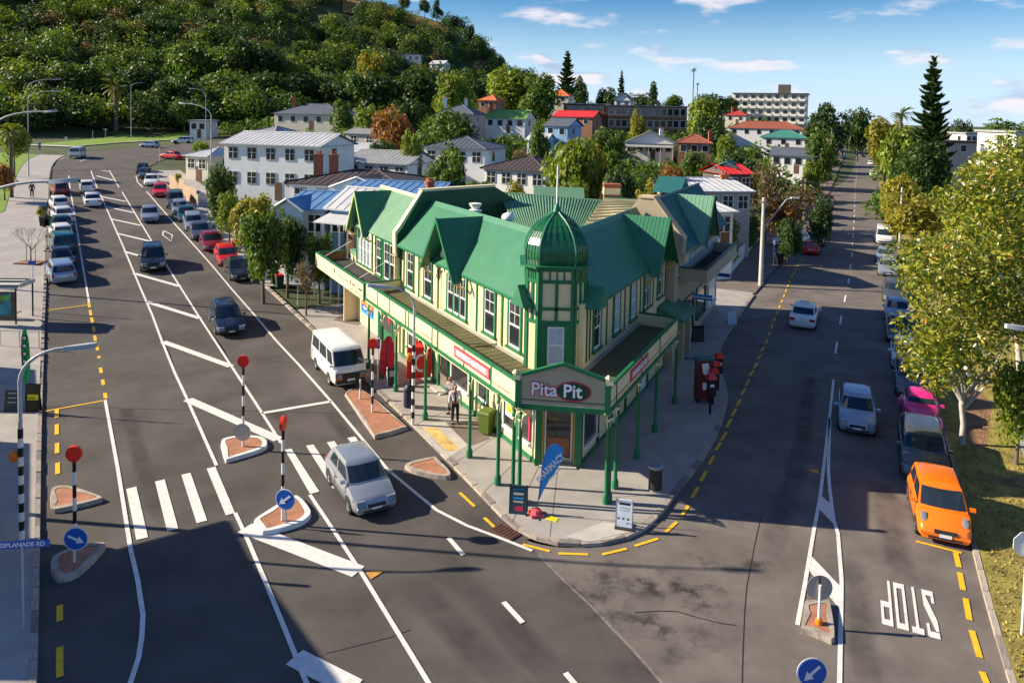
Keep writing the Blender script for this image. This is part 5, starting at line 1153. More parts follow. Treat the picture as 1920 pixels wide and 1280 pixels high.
# ------------------------------------------------------------------ street furniture
def cyl(name, m, parent, p0, p1, r, n=8): return MB().tube([p0, p1], r, n).build(name, m, parent, smooth=50, rel=False)
def banded_pole(rt, z1, bands, r=.055, z0=0.0):
    h = (z1 - z0) / bands
    for k in range(bands):
        cyl('pole_band', 'black' if k % 2 == (bands + 1) % 2 else 'white', rt, (0, 0, z0 + h * k), (0, 0, z0 + h * (k + 1)), r)
def beacon(x, y, h, label, ang, disc=True, arrow=None, thin=False, z=.15):
    p = W(x, y, z); rt = empty('zebra_beacon', p, ang, label, 'beacon', 'striped zebra crossing beacons')
    banded_pole(rt, h - .35, 8)
    b = MB(); b.disc((0, -.05, h - .2), (0, 1, 0), .24, 20, .10); b.build('beacon_disc', 'beacon_red', rt, smooth=40, rel=False)
    if arrow is not None:
        sgn = empty
        b = MB(); b.disc((0, -.075, .62), (0, -1, 0), .36, 24, .012); d = b.build('keep_left_disc', 'white' if arrow != 'back' else 'grey_metal', rt, rel=False)
        if arrow != 'back':
            MB().disc((0, -.09, .62), (0, -1, 0), .335, 24, .008).build('disc_face', 'blue_sign', d, rel=False)
            c = Vector((0, -.104, .62)); v = Vector((math.cos(arrow), 0, math.sin(arrow))); u = Vector((-v.z, 0, v.x)); b = MB()
            b.prism([c - v * .24 - u * .035, c + v * .08 - u * .035, c + v * .08 - u * .12, c + v * .27, c + v * .08 + u * .12, c + v * .08 + u * .035, c - v * .24 + u * .035], (0, -.006, 0)); b.build('disc_arrow', 'white', d, rel=False)
    return rt
beacon(456, 836, 3.75, 'striped beacon on the farther white kerbed island', R(-5), arrow='back')
beacon(530, 975, 3.55, 'striped beacon seen edge on above the blue left arrow disc', R(88))
def keep_sign(x, y, label, ang, arrow, z=.15, h=1.0):
    p = W(x, y, z); rt = empty('keep_left_sign', p, ang, label, 'sign', 'blue arrow discs on islands'); cyl('post', 'grey_metal', rt, (0, 0, 0), (0, 0, h), .03)
    b = MB(); b.disc((0, -.04, h), (0, -1, 0), .36, 24, .012); d = b.build('sign_disc', 'white', rt, rel=False); MB().disc((0, -.053, h), (0, -1, 0), .33, 24, .008).build('disc_face', 'blue_sign', d, rel=False)
    c = Vector((0, -.064, h)); v = Vector((math.cos(arrow), 0, math.sin(arrow))); u = Vector((-v.z, 0, v.x)); b = MB()
    b.prism([c - v * .24 - u * .035, c + v * .06 - u * .035, c + v * .06 - u * .12, c + v * .27, c + v * .06 + u * .12, c + v * .06 + u * .035, c - v * .24 + u * .035], (0, -.006, 0)); b.build('disc_arrow', 'white', d, rel=False)
keep_sign(536, 981, 'blue disc with white arrow pointing down left on the white kerbed island', R(-12), R(218), h=.85)
beacon(141, 1052, 3.55, 'striped beacon at the left end of the zebra crossing', R(0))
keep_sign(144, 1056, 'blue disc with white arrow pointing down right beside the left kerb', R(5), R(-25), h=.8)
beacon(698, 772, 3.4, 'striped beacon on the long brick island by the white van', R(-3))
sgb = empty('island_sign', W(675, 747, .15), R(10), 'dark round sign back on the long brick island', 'sign'); cyl('post', 'white', sgb, (0, 0, 0), (0, 0, .95), .04); MB().disc((0, .03, .75), (0, 1, 0), .27, 20, .015).build('sign_disc', 'black', sgb, rel=False)
sgr = empty('give_way_disc', W(1535, 1168, .15), 0, 'grey back of a round sign on the side street island', 'sign'); cyl('post', 'white', sgr, (0, 0, 0), (0, 0, 1.1), .04); MB().disc((0, .04, .98), (0, 1, 0), .36, 24, .014).build('sign_disc', 'grey_metal', sgr, rel=False); MB().lathe([(.1, 0), (.09, .12), (.05, .16)], 10).build('post_collar', 'orange', sgr, rel=False)
MB().box((0, .03, 1.0), (.035, .02, .6)).build('sign_channel', 'trim_dark', sgr, rel=False)
keep_sign(1518, 1330, 'blue arrow disc at the bottom edge in the side street mouth', R(0), R(225), h=.95)
# crossing poles with amber lamps
def cross_pole(x, y, h, label, amber_z, r=.075):
    p = W(x, y, .13); rt = empty('crossing_pole', p, 0, label, 'pole', 'striped crossing poles'); banded_pole(rt, 3.6, 12, r)
    cyl('upper_pole', 'pole_grey', rt, (0, 0, 3.6), (0, 0, h), r * .75)
    MB().lathe([(.02, amber_z - .2), (.13, amber_z - .12), (.16, amber_z), (.13, amber_z + .12), (.02, amber_z + .2)], 12, (-.2, 0, 0)).build('amber_globe', 'orange', rt, smooth=60, rel=False)
    return rt
def lamp_arm(rt, h, reach, rise, ang, head='slim', r=.05):
    d = Vector((math.cos(ang), math.sin(ang), 0)); pts = [Vector((0, 0, h - .9))] + [Vector((0, 0, h - .9)) + d * (reach * (1 - math.cos(t))) + Vector((0, 0, (.9 + rise) * math.sin(t))) for t in [i * math.pi / 2 / 7 for i in range(1, 8)]]
    MB().tube(pts, [r] * 4 + [r * .8] * 4, 8).build('lamp_arm', 'pole_grey', rt, smooth=60, rel=False)
    e = pts[-1]; m4 = Matrix.Translation(e + d * .35) @ Matrix.Rotation(ang, 4, 'Z') @ Matrix.Rotation(R(-6), 4, 'Y')
    b = MB(); base = [(-.4, .05), (-.1, .11), (.3, .13), (.55, .08), (.6, 0)]; ring = [Vector((x, y, 0)) for x, y in base] + [Vector((x, -y, 0)) for x, y in base[::-1][1:]]
    low = [m4 @ (p + Vector((0, 0, -.05))) for p in ring]; up = [m4 @ (Vector((p.x, p.y * .7, .09))) for p in ring]; n = len(ring)
    b.add(low + up, [list(range(n))[::-1], list(range(n, 2 * n))] + [(i, (i + 1) % n, n + (i + 1) % n, n + i) for i in range(n)]); h_ = b.build('lamp_head', 'pole_grey', rt, smooth=40, rel=False)
    b = MB(); b.add([m4 @ Vector((p.x * .85 + .05, p.y * .8, -.056)) for p in ring], [list(range(n))]); b.build('lamp_lens', 'lamp_clear', h_, rel=False)
cp = cross_pole(774, 796, 5.3, 'striped crossing pole with a street lamp in front of the verandah', 3.05); lamp_arm(cp, 6.1, 1.15, .1, R(185))
cpl = cross_pole(41, 1010, 5.2, 'striped crossing pole with a curved street lamp on the left footpath', 2.7, .08); lamp_arm(cpl, 6.0, 1.35, .15, R(10), r=.06)
_d = ray(42, 1020); _p = CPOS + _d * ((2.3 + .13 - CAMH) / _d.z)
nm = empty('street_name_sign', (_p.x, _p.y, .13), R(8), 'blue street name blade on the left footpath', 'sign'); cyl('post', 'pole_grey', nm, (0, 0, 0), (0, 0, 2.35), .03)
MB().box((.0, 0, 2.3), (1.34, .025, .2)).build('sign_blade', 'blue_sign', nm, rel=False)
me = text_mesh('lettering', 'ESPLANADE RD', .165, .003, .003, sx=.98, material='white'); link('lettering', me, nm, (0, -.017, 2.3), (R(90), 0, 0))
# street lamps
def street_lamp(p, h, arms, label, r=.09):
    rt = empty('street_lamp', p, 0, label, 'street lamp', 'street lamps'); MB().tube([(0, 0, 0), (0, 0, 1.0), (0, 0, h - .85)], [r, r * .9, r * .6], 10).build('pole', 'pole_grey', rt, smooth=50, rel=False)
    for (reach, rise, ang, dz) in arms: lamp_arm(rt, h + dz, reach, rise, ang, r=.05)
    return rt
lp0 = W(54, 332); street_lamp(lp0, (332 - 182) * lp0.y / 1400 + .6, [(3.4, .3, R(8), 0), (3.0, .3, R(22), 1.6)], 'tall twin arm street lamp on the upper left footpath')
lp1 = W(246, 262); street_lamp(lp1, (262 - 158) * lp1.y / 1400, [(1.6, .3, R(10), 0)], 'tall street lamp on the park lawn')
lp2 = W(396, 402); street_lamp(lp2, (402 - 210) * lp2.y / 1400 + .5, [(3.2, .4, R(165), 0)], 'tall street lamp by the hedge on the right kerb')
lp3 = W(386, 262); street_lamp(lp3, (262 - 175) * lp3.y / 1400 + .5, [(3.4, .5, R(170), 0)], 'far street lamp behind the white house')
lp4 = W(1426, 535, .1); r4 = empty('power_pole', lp4, 0, 'pale concrete power pole with slanting lamp arm on the side street footpath', 'pole', 'poles along the side street'); h4 = (535 - 368) * lp4.y / 1400
MB().tube([(0, 0, 0), (0, 0, h4)], [.2, .13], 8).build('pole', CM_('pale_pole', (.50, .47, .42), rough=.8, var=.15), r4, smooth=50, rel=False)
MB().tube([(0.1, 0, h4 * .66), (1.9, 0, h4 - .1), (2.4, 0, h4)], .05, 6).build('lamp_arm', 'pole_grey', r4, smooth=50, rel=False); MB().box((2.6, 0, h4 + .02), (.7, .22, .12)).build('lamp_head', 'white', r4, rel=False); MB().box((0, 0, h4 - .35), (2.2, .1, .1), rz=R(60)).build('crossarm', 'timber', r4, rel=False)
for x, yb, yt, l, m_ in ((1686, 470, 350, 'plain timber pole standing by the white people carrier', 'pale_pole'), (1507, 420, 335, 'timber power pole with crossarm among the trees left of the side street', 'timber'), (1556, 330, 240, 'second power pole left of the side street', 'timber'), (1567, 305, 235, 'third power pole left of the side street', 'timber'), (1574, 290, 232, 'fourth and farthest power pole left of the side street', 'timber'), (1548, 350, 288, 'short timber post left of the side street', 'timber')):
    p = W(x, yb); h = (yb - yt) * p.y / 1400; r_ = empty('power_pole', p, 0, l, 'pole', 'poles along the side street'); MB().tube([(0, 0, 0), (0, 0, h)], [.16, .11], 8).build('pole', m_, r_, smooth=50, rel=False)
    if x != 1686: MB().box((0, 0, h - .4), (2.4, .12, .12), rz=R(10)).build('crossarm', 'timber', r_, rel=False)
def post_sign(x, y, h, label, panel=None, ang=0, z=.13, name='sign_post', r=.032):
    p = W(x, y, z); rt = empty(name, p, ang, label, 'sign', 'sign posts on the footpaths'); cyl('post', 'white', rt, (0, 0, 0), (0, 0, h), r)
    if panel: MB().box((0, -.04, h - panel[1] / 2), (panel[0], .02, panel[1])).build('sign_panel', panel[2], rt, rel=False)
    return rt
post_sign(558, 572, 2.9, 'white parking sign post with small blue panel on the footpath', (.25, .35, 'blue_sign'), R(20)); MB().box((0, -.02, 2.95), (.55, .4, .1)).build('letter_box_top', 'trim_dark', bpy.data.objects['sign_post'], rel=False)
post_sign(708, 718, 2.3, 'white post with blue sign behind the red beacon', (.18, .5, 'blue_sign'), R(20))
post_sign(62, 580, 3.2, 'thin white sign post with blue panel by the left planter', (.5, .25, 'blue_sign'), R(0))
post_sign(1450, 498, 2.4, 'white parking sign post beside the side street power pole', (.3, .4, 'white'), R(30))
post_sign(299, 305, 2.6, 'white marker post at the top right kerb', None); post_sign(124, 283, 2.6, 'white give way post on the top left island', (.5, .4, 'white')); post_sign(174, 270, 2.8, 'white post on the park lawn edge', None); post_sign(198, 268, 3.0, 'white post with bracket on the park lawn', (.9, .15, 'white')); post_sign(371, 396, 2.3, 'small sign post behind the parked cars', (.3, .4, 'blue_sign'), R(30)); post_sign(441, 245, 2.6, 'far white post above the house roofs', None)
st = empty('stop_sign', W(1916, 1188, .12), 0, 'white backed octagonal stop sign at the right edge', 'sign'); cyl('post', 'white', st, (0, 0, 0), (0, 0, 2.5), .035); b = MB(); b.prism([(.36 * math.cos(R(22.5 + 45 * k)), .05, 2.5 + .36 * math.sin(R(22.5 + 45 * k))) for k in range(8)], (0, .015, 0)); b.build('sign_plate', 'white', st, rel=False)
lr = empty('street_lamp', W(2010, 1010, .1), 0, 'street lamp whose head pokes in at the right edge', 'street lamp', 'street lamps'); MB().tube([(0, 0, 0), (0, 0, 6.2)], [.09, .06], 8).build('pole', 'pole_grey', lr, smooth=50, rel=False); lamp_arm(lr, 7.0, 1.6, .1, R(175))
for lab_, px_, py_, Y_, reach_ in (('big street lamp head reaching in from the upper left edge', 112, 338, 24.8, 2.6), ('smaller street lamp head reaching in above the big one at the left edge', 92, 208, 52.0, 3.4)):
    q = AT(px_, py_, Y_); lb = empty('street_lamp', (q.x - reach_ - .35, q.y, 0), 0, lab_, 'street lamp', 'street lamps'); MB().tube([(0, 0, 0), (0, 0, q.z - 1.2)], [.12, .07], 10).build('pole', 'pole_grey', lb, smooth=50, rel=False); lamp_arm(lb, q.z - .25, reach_, .2, R(0), r=.06)
# bins
def wheelie(x, y, body, lid, label, ang=0, z=.13):
    rt = empty('wheelie_bin', W(x, y, z), ang, label, 'bin', 'wheelie bins'); b = MB(); b.hexa([(-.22, -.24, .08), (.22, -.24, .08), (.22, .24, .08), (-.22, .24, .08), (-.28, -.32, .95), (.28, -.32, .95), (.28, .32, .95), (-.28, .32, .95)]); b.build('bin_body', body, rt, rel=False)
    b = MB(); b.hexa([(-.3, -.36, .952), (.3, -.36, .952), (.3, .34, .952), (-.3, .34, .952), (-.25, -.28, 1.04), (.25, -.28, 1.04), (.25, .3, 1.06), (-.25, .3, 1.06)]); b.build('bin_lid', lid, rt, rel=False)
    for s in (-1, 1): b = MB(); b.disc((s * .2 - .03, .26, .1), (1, 0, 0), .1, 12, .06); b.build('wheel', 'rubber', rt, rel=False)
CM_('bin_green', (.015, .05, .03), rough=.6, var=.1); CM_('bin_olive', (.10, .15, .02), rough=.6, var=.1)
wheelie(515, 533, 'bin_green', 'bin_green', 'dark green bin with green lid on the main footpath', R(30)); wheelie(524, 540, 'bin_green', 'red', 'dark bin with red lid on the main footpath', R(30)); wheelie(440, 472, 'bin_green', 'red', 'bin with red lid beside the dark red parked saloon', R(30)); wheelie(912, 812, 'bin_olive', 'bin_olive', 'olive green bin against the shop wall under the verandah', aL); wheelie(81, 405, 'black', 'black', 'upper of two dark bins on the left kerb'); wheelie(82, 425, 'black', 'black', 'lower of two dark bins on the left kerb'); wheelie(1461, 496, 'black', 'black', 'black bin beside the side street footpath', R(20))
lb_ = empty('litter_bin', W(1228, 918, .13), 0, 'round black litter bin with steel top on the corner footpath', 'bin'); MB().lathe([(.24, 0), (.25, .05), (.25, .85), (.23, .86)], 18).build('bin_body', 'trim_dark', lb_, smooth=40, rel=False); MB().lathe([(.27, .86), (.27, .93), (.2, .97), (.19, .90), (.0, .90)], 18).build('bin_rim', 'grey_metal', lb_, smooth=40, rel=False); MB().lathe([(.26, .0), (.265, .03), (.26, .06)], 18).build('bin_base', 'grey_metal', lb_, rel=False)
lk = empty('litter_bin', W(766, 762, .13), 0, 'dark blue rounded litter bin at the kerb by the striped pole', 'bin'); MB().lathe([(.22, 0), (.24, .1), (.24, .85), (.18, 1.02), (.06, 1.1)], 14).build('bin_body', CM_('bin_navy', (.02, .025, .05), rough=.5), lk, smooth=50, rel=False); MB().box((0, -.235, .8), (.22, .03, .16)).build('bin_slot', 'black', lk, rel=False)
# sandwich boards
def aboard(x, y, wd, h, label, ang, face='black', frame='black', bands=(), z=.13):
    rt = empty('sandwich_board', W(x, y, z), ang, label, 'sign board', 'boards standing on the footpath')
    for s in (-1, 1):
        t = R(9) * s; m4 = Matrix.Translation((0, s * -.13, 0)) @ Matrix.Rotation(-t * 1.0, 4, 'X'); b = MB(); b.box(None, (wd, .025, h), mat4=m4 @ Matrix.Translation((0, 0, h / 2))); p = b.build('board_panel', face, rt, rel=False)
        for xx in (-wd / 2 - .015, wd / 2 + .015): b = MB(); b.box(None, (.03, .035, h + .05), mat4=m4 @ Matrix.Translation((xx, 0, h / 2))); b.build('board_frame', frame, p, rel=False)
        if s == 1:
            for (z0, z1, x0, x1, mm) in bands: b = MB(); b.box(None, ((x1 - x0) * wd, .006, (z1 - z0) * h), mat4=m4 @ Matrix.Translation(((x0 + x1 - 1) / 2 * wd, -.017, (z0 + z1) / 2 * h))); b.build('board_print', mm, p, rel=False)
    return rt
aboard(972, 960, .58, .98, 'chalk menu board with black tube frame in front of the verandah posts', R(-8), CM_('slate_blue', (.02, .06, .08), rough=.5), 'black', [(.84, .92, .15, .85, 'sky_blue'), (.66, .74, .2, .8, 'concrete_pale'), (.52, .58, .2, .8, 'sky_blue'), (.40, .46, .2, .8, 'concrete_pale'), (.12, .28, .3, .8, 'pink_red')])
ab2 = aboard(1170, 987, .52, .95, 'white notice board with three black arrows at the kerb', R(-14), CM_('notice_white', (.62, .70, .80), rough=.6, var=.06), 'grey_metal', [(.82, .90, .15, .85, 'black'), (.70, .75, .2, .8, 'pole_grey'), (.62, .65, .2, .8, 'pole_grey')])
for k in range(3): b = MB(); c = Vector((-.16 + .16 * k, -.155, .36)); b.prism([c + Vector((-.05, 0, -.05)), c + Vector((.05, 0, 0)), c + Vector((-.05, 0, .05))], (0, -.006, 0)); b.build('board_arrow', 'black', ab2, rel=False)
MB().box((0, 0, .03), (.6, .5, .06)).build('board_base', 'trim_dark', ab2, rel=False)
aboard(735, 722, .5, .95, 'dark notice board behind the third verandah post', R(25), 'trim_dark', 'white', [(.5, .8, .2, .8, 'pole_grey')]); aboard(1308, 640, .7, 1.0, 'black board standing by the side street shop door', R(10), 'black', 'black'); aboard(1371, 607, .6, .9, 'pale blue board near the side street kerb', R(15), CM_('pale_blue', (.35, .55, .62), rough=.5), 'white', [(.15, .8, .15, .85, 'glass_curtain')])
aboard(24, 770, .6, 1.0, 'wood framed chalk board on the left footpath', R(5), 'slate_blue', CM_('board_wood', (.28, .10, .05), rough=.6), [(.8, .85, .2, .8, 'pole_grey'), (.6, .65, .2, .8, 'pole_grey'), (.4, .45, .2, .8, 'pole_grey')])
pb = aboard(63, 770, .55, 1.25, 'black poster board with yellow coffee print behind the left lamp', R(0), 'black', 'black', [(.42, .62, .05, .95, CM_('print_yellow', (.75, .80, .02), rough=.5)), (.1, .32, .1, .9, 'trim_dark')]); link('board_lettering', text_mesh('board_lettering', 'COFFEE', .13, .003, .002, material='black'), pb, (0, -.235, .66), (R(81), 0, 0))
# feather flags
def feather(x, y, prof, h, m_, label, ang, lean, txt, tm, base=True, z=.13):
    rt = empty('feather_flag', W(x, y, z), ang, label, 'flag', 'feather flags'); q = lambda u, v: Vector((u + lean * v, 0, v))
    MB().tube([(0, 0, .05), tuple(q(.02, h * .5)), tuple(q(.05, h * .98))], [.02, .015, .008], 6).build('flag_pole', 'trim_dark', rt, rel=False)
    n = len(prof); b = MB(); L_, R_ = [q(p[1], p[0] * h) for p in prof], [q(p[2], p[0] * h) for p in prof]
    for i in range(n - 1):
        w0 = w1 = Vector((0, 0, 0)); b.poly([L_[i], R_[i] + w0, R_[i + 1] + w1, L_[i + 1]])
    o = b.build('flag_cloth', m_, rt, rel=False); sm = o.modifiers.new('thick', 'SOLIDIFY'); sm.thickness = .008
    return rt
fl = feather(1005, 965, [(.22, .0, .05), (.35, -.01, .14), (.48, -.02, .28), (.60, -.03, .44), (.72, -.03, .58), (.82, -.01, .66), (.90, .05, .66), (.96, .14, .58), (1.0, .26, .42)], 2.55, 'sky_blue', 'blue feather flag on a red base at the corner', R(-5), .11, 'PHARMACY', 'white')
me = text_mesh('flag_lettering', 'PHARMACY', .29, .006, .003, sx=.85, material='white'); link('flag_lettering', me, fl, (.46, -.05, 1.72), (R(90), R(-48), 0)); MB().box((0, 0, 0), (.62, .004, .05)).build('flag_lettering', 'white', fl, rel=False); bpy.context.view_layer.update(); _o = [c for c in fl.children if c.name.startswith('flag_lettering')][-1]; _o.location = (.62, -.055, 1.52); _o.rotation_euler = (0, R(-48), 0)
b = MB(); b.box((0, 0, .05), (.45, .42, .10), rz=R(20)); b.lathe([(.2, .1), (.16, .2), (.04, .24)], 8); b.build('flag_base', CM_('weight_red', (.62, .09, .10), rough=.6, var=.2), fl, rel=False)
for a in (20, 110, 200, 290): b = MB(); b.tube([(0, 0, .06), (.38 * math.cos(R(a)), .38 * math.sin(R(a)), .02)], .018, 5); b.build('base_leg', 'black', fl, rel=False)
fg = feather(48, 770, [(.30, -.02, .10), (.45, -.12, .22), (.6, -.16, .24), (.72, -.18, .22), (.84, -.16, .18), (.93, -.1, .1), (1.0, -.03, .02)], 3.9, CM_('flag_green', (.02, .45, .12), rough=.6), 'green feather flag on the left footpath', R(0), -.0, '', 'white')
for k in range(4): b = MB(); b.disc((.0, -.03, 3.35 - .36 * k), (0, -1, 0), .13, 14, .01); q = b.build('flag_badge', 'black', fg, rel=False); MB().disc((.02, -.042, 3.36 - .36 * k), (0, -1, 0), .08, 12, .008).build('badge_centre', 'white', q, rel=False)
# information pillar and letter boxes on the side street footpath
ip = empty('phone_pillar', W(1318, 752, .13), R(8), 'dark red advertising pillar with white mark on the side street footpath', 'pillar'); MB().box((0, 0, 1.15), (.78, .5, 1.9)).build('pillar_body', CM_('pillar_red', (.12, .012, .02), rough=.4), ip, rel=False); MB().box((0, 0, 2.14), (.84, .56, .08)).build('pillar_top', 'roof_teal', ip, rel=False)
b = MB(); b.prism([(-.22, -.256, 1.95), (.1, -.256, 2.0), (.24, -.256, 1.5), (.0, -.256, 1.36), (-.16, -.256, 1.5)], (0, -.006, 0)); b.build('pillar_print', 'white', ip, rel=False); MB().box((0, -.256, .85), (.3, .01, .35)).build('pillar_print', 'plate', ip, rel=False)
for s in (-.3, .3): MB().box((s, 0, .1), (.1, .4, .2)).build('pillar_foot', 'trim_dark', ip, rel=False)
def letterbox(x, y, h, label, cap='red'):
    rt = empty('letter_box', W(x, y, .13), R(10), label, 'letter box', 'red and black boxes on posts'); cyl('post', 'black', rt, (0, 0, 0), (0, 0, h * .5), .06); MB().box((0, 0, h * .68), (.3, .3, h * .42)).build('box_body', 'black', rt, rel=False); b = MB(); b.hexa([(-.22, -.2, h * .89), (.22, -.2, h * .89), (.22, .2, h * .89), (-.22, .2, h * .89), (-.16, -.14, h), (.16, -.14, h), (.16, .14, h), (-.16, .14, h)]); b.build('box_cap', cap, rt, rel=False); MB().box((0, -.155, h * .74), (.2, .01, .12)).build('box_label', 'white', rt, rel=False)
letterbox(1331, 776, 1.9, 'nearest black letter box with red cap in the kerbside row', 'maroonish' if 'maroonish' in M else 'pink_red'); letterbox(1336, 757, 1.75, 'second black letter box with red cap in the kerbside row'); letterbox(1340, 742, 1.75, 'third black letter box with red cap in the kerbside row'); letterbox(1346, 731, 1.9, 'farthest black letter box with bright red cap in the kerbside row')
# bus shelter at the left edge
bs = empty('bus_shelter', W(10, 600, .13), R(4), 'glass bus shelter with curved ribbed roof at the left edge', 'bus shelter')
b = MB()
for k in range(6):
    a0, a1 = R(20 + k * 23), R(20 + (k + 1) * 23); b.hexa([(-2.4, -1 * math.cos(a0) * .95, 1.95 + .55 * math.sin(a0)), (1.25, -1 * math.cos(a0) * .95, 1.95 + .55 * math.sin(a0)), (1.25, -math.cos(a1) * .95, 1.95 + .55 * math.sin(a1)), (-2.4, -math.cos(a1) * .95, 1.95 + .55 * math.sin(a1))] + [(-2.4, -1 * math.cos(a0), 2.0 + .55 * math.sin(a0)), (1.25, -1 * math.cos(a0), 2.0 + .55 * math.sin(a0)), (1.25, -math.cos(a1), 2.0 + .55 * math.sin(a1)), (-2.4, -math.cos(a1), 2.0 + .55 * math.sin(a1))])
b.build('shelter_roof', CM_('roof_sheet', (.55, .54, .50), rough=.5), bs, rel=False)
for k in range(4): MB().box((-2.4 + .0, 0, 0), (0, 0, 0)) if False else None
for k in range(4): a = R(38 + k * 30); MB().box((-.55, -math.cos(a) * 1.0, 2.03 + .55 * math.sin(a)), (3.7, .16, .03)).build('roof_stripe', 'trim_dark', bs, rel=False)
for sx in (-2.3, 1.15):
    for sy in (-.9, .9): cyl('shelter_post', 'trim_dark', bs, (sx, sy, 0), (sx, sy, 2.2), .05)
MB().box((-.55, -.9, 1.15), (3.3, .03, 1.7)).build('shelter_pane', 'glass', bs, rel=False); MB().box((-.55, -.93, 1.2), (2.9, .02, 1.35)).build('poster', CM_('poster_teal', (.02, .22, .30), rough=.2, var=.8, vscale=2.5), bs, rel=False); MB().box((-.55, -.945, 1.62), (2.7, .01, .35)).build('poster_band', CM_('poster_green', (.10, .32, .08), rough=.3, var=.6, vscale=3), bs, rel=False)
MB().box((-.55, .2, .45), (2.6, .4, .06)).build('bench', 'timber', bs, rel=False); MB().box((1.35, .0, 2.35), (.1, 1.5, .25)).build('end_panel', 'roof_sheet', bs, rel=False)
fr = empty('bus_stop_rail', W(40, 650, .13), 0, 'short steel rail beside the bus shelter', 'rail')
for k in range(3): cyl('rail_post', 'grey_metal', fr, (-1.2 + k * 1.1, 0, 0), (-1.2 + k * 1.1, 0, .9), .025)
cyl('rail_bar', 'grey_metal', fr, (-1.25, 0, .9), (1.05, 0, .9), .025)
# red teardrop banner and drinks sign under the verandah
rb_ = feather(723, 712, [(.12, -.2, .3), (.3, -.3, .42), (.55, -.32, .46), (.8, -.25, .4), (.95, -.05, .3), (1.0, .05, .2)], 2.3, CM_('banner_red', (.62, .03, .05), rough=.6, var=.35, vscale=3), 'red swirling banner between the verandah posts', R(15), 0, '', 'white')
ck = empty('drinks_sign', W(785, 715, .13), R(15), 'tall red drinks sign with white curl by the shop door', 'sign'); MB().box((0, 0, 1.0), (1.25, .10, 1.6)).build('sign_board', 'red', ck, rel=False); b = MB(); b.tube([(.1 + .3 * math.cos(R(a)), -.06, 1.0 + .42 * math.sin(R(a))) for a in range(70, 300, 20)], .07, 6); b.build('sign_curl', 'white', ck, rel=False)
for s in (-.4, .4): MB().box((s, 0, .12), (.08, .35, .2)).build('sign_foot', 'black', ck, rel=False)
cv = MB(); p = W(1035, 972, .137); cv.box((p.x, p.y, .14), (.4, .26, .012), rz=R(-25)); tag(cv.build('toby_box', 'yellow'), 'yellow painted utility cover on the corner paving', 'cover')
cv = MB(); p = W(1315, 671, .137); cv.box((p.x, p.y, .14), (.5, .3, .012), rz=R(25)); tag(cv.build('paper_sheet', 'white'), 'small white cover on the side street footpath', 'cover')
# planter box with bare tree on the left footpath is built with the trees
# timber fence panels by the hedge
def fence(pts, h, m_, label, board=.14, gap=.02, name='fence'):
    P = px(*pts); rt = empty(name, P[0], 0, label, 'fence'); proto = MB().box((0, 0, h / 2), (board, .03, h)).mesh('board', m_)
    for a, c in zip(P, P[1:]):
        d = c - a; n = int(d.length / (board + gap))
        for k in range(min(n, 90)): q = a.lerp(c, (k + .5) / n) - P[0]; q.z = ground(a.x, a.y) - P[0].z; link('board', proto, rt, q, (0, 0, math.atan2(d.y, d.x)))
fence([(318, 352), (345, 372), (372, 392)], 1.7, CM_('fence_tan', (.42, .30, .20), rough=.85, var=.2), 'tan board fence above the right kerb of the main road'); fence([(1362, 525), (1400, 478), (1432, 440)], 1.6, 'white', 'white board fence beyond the side street shop'); fence([(1455, 430), (1480, 400), (1500, 380)], 1.5, 'white', 'low white fence further along the side street')
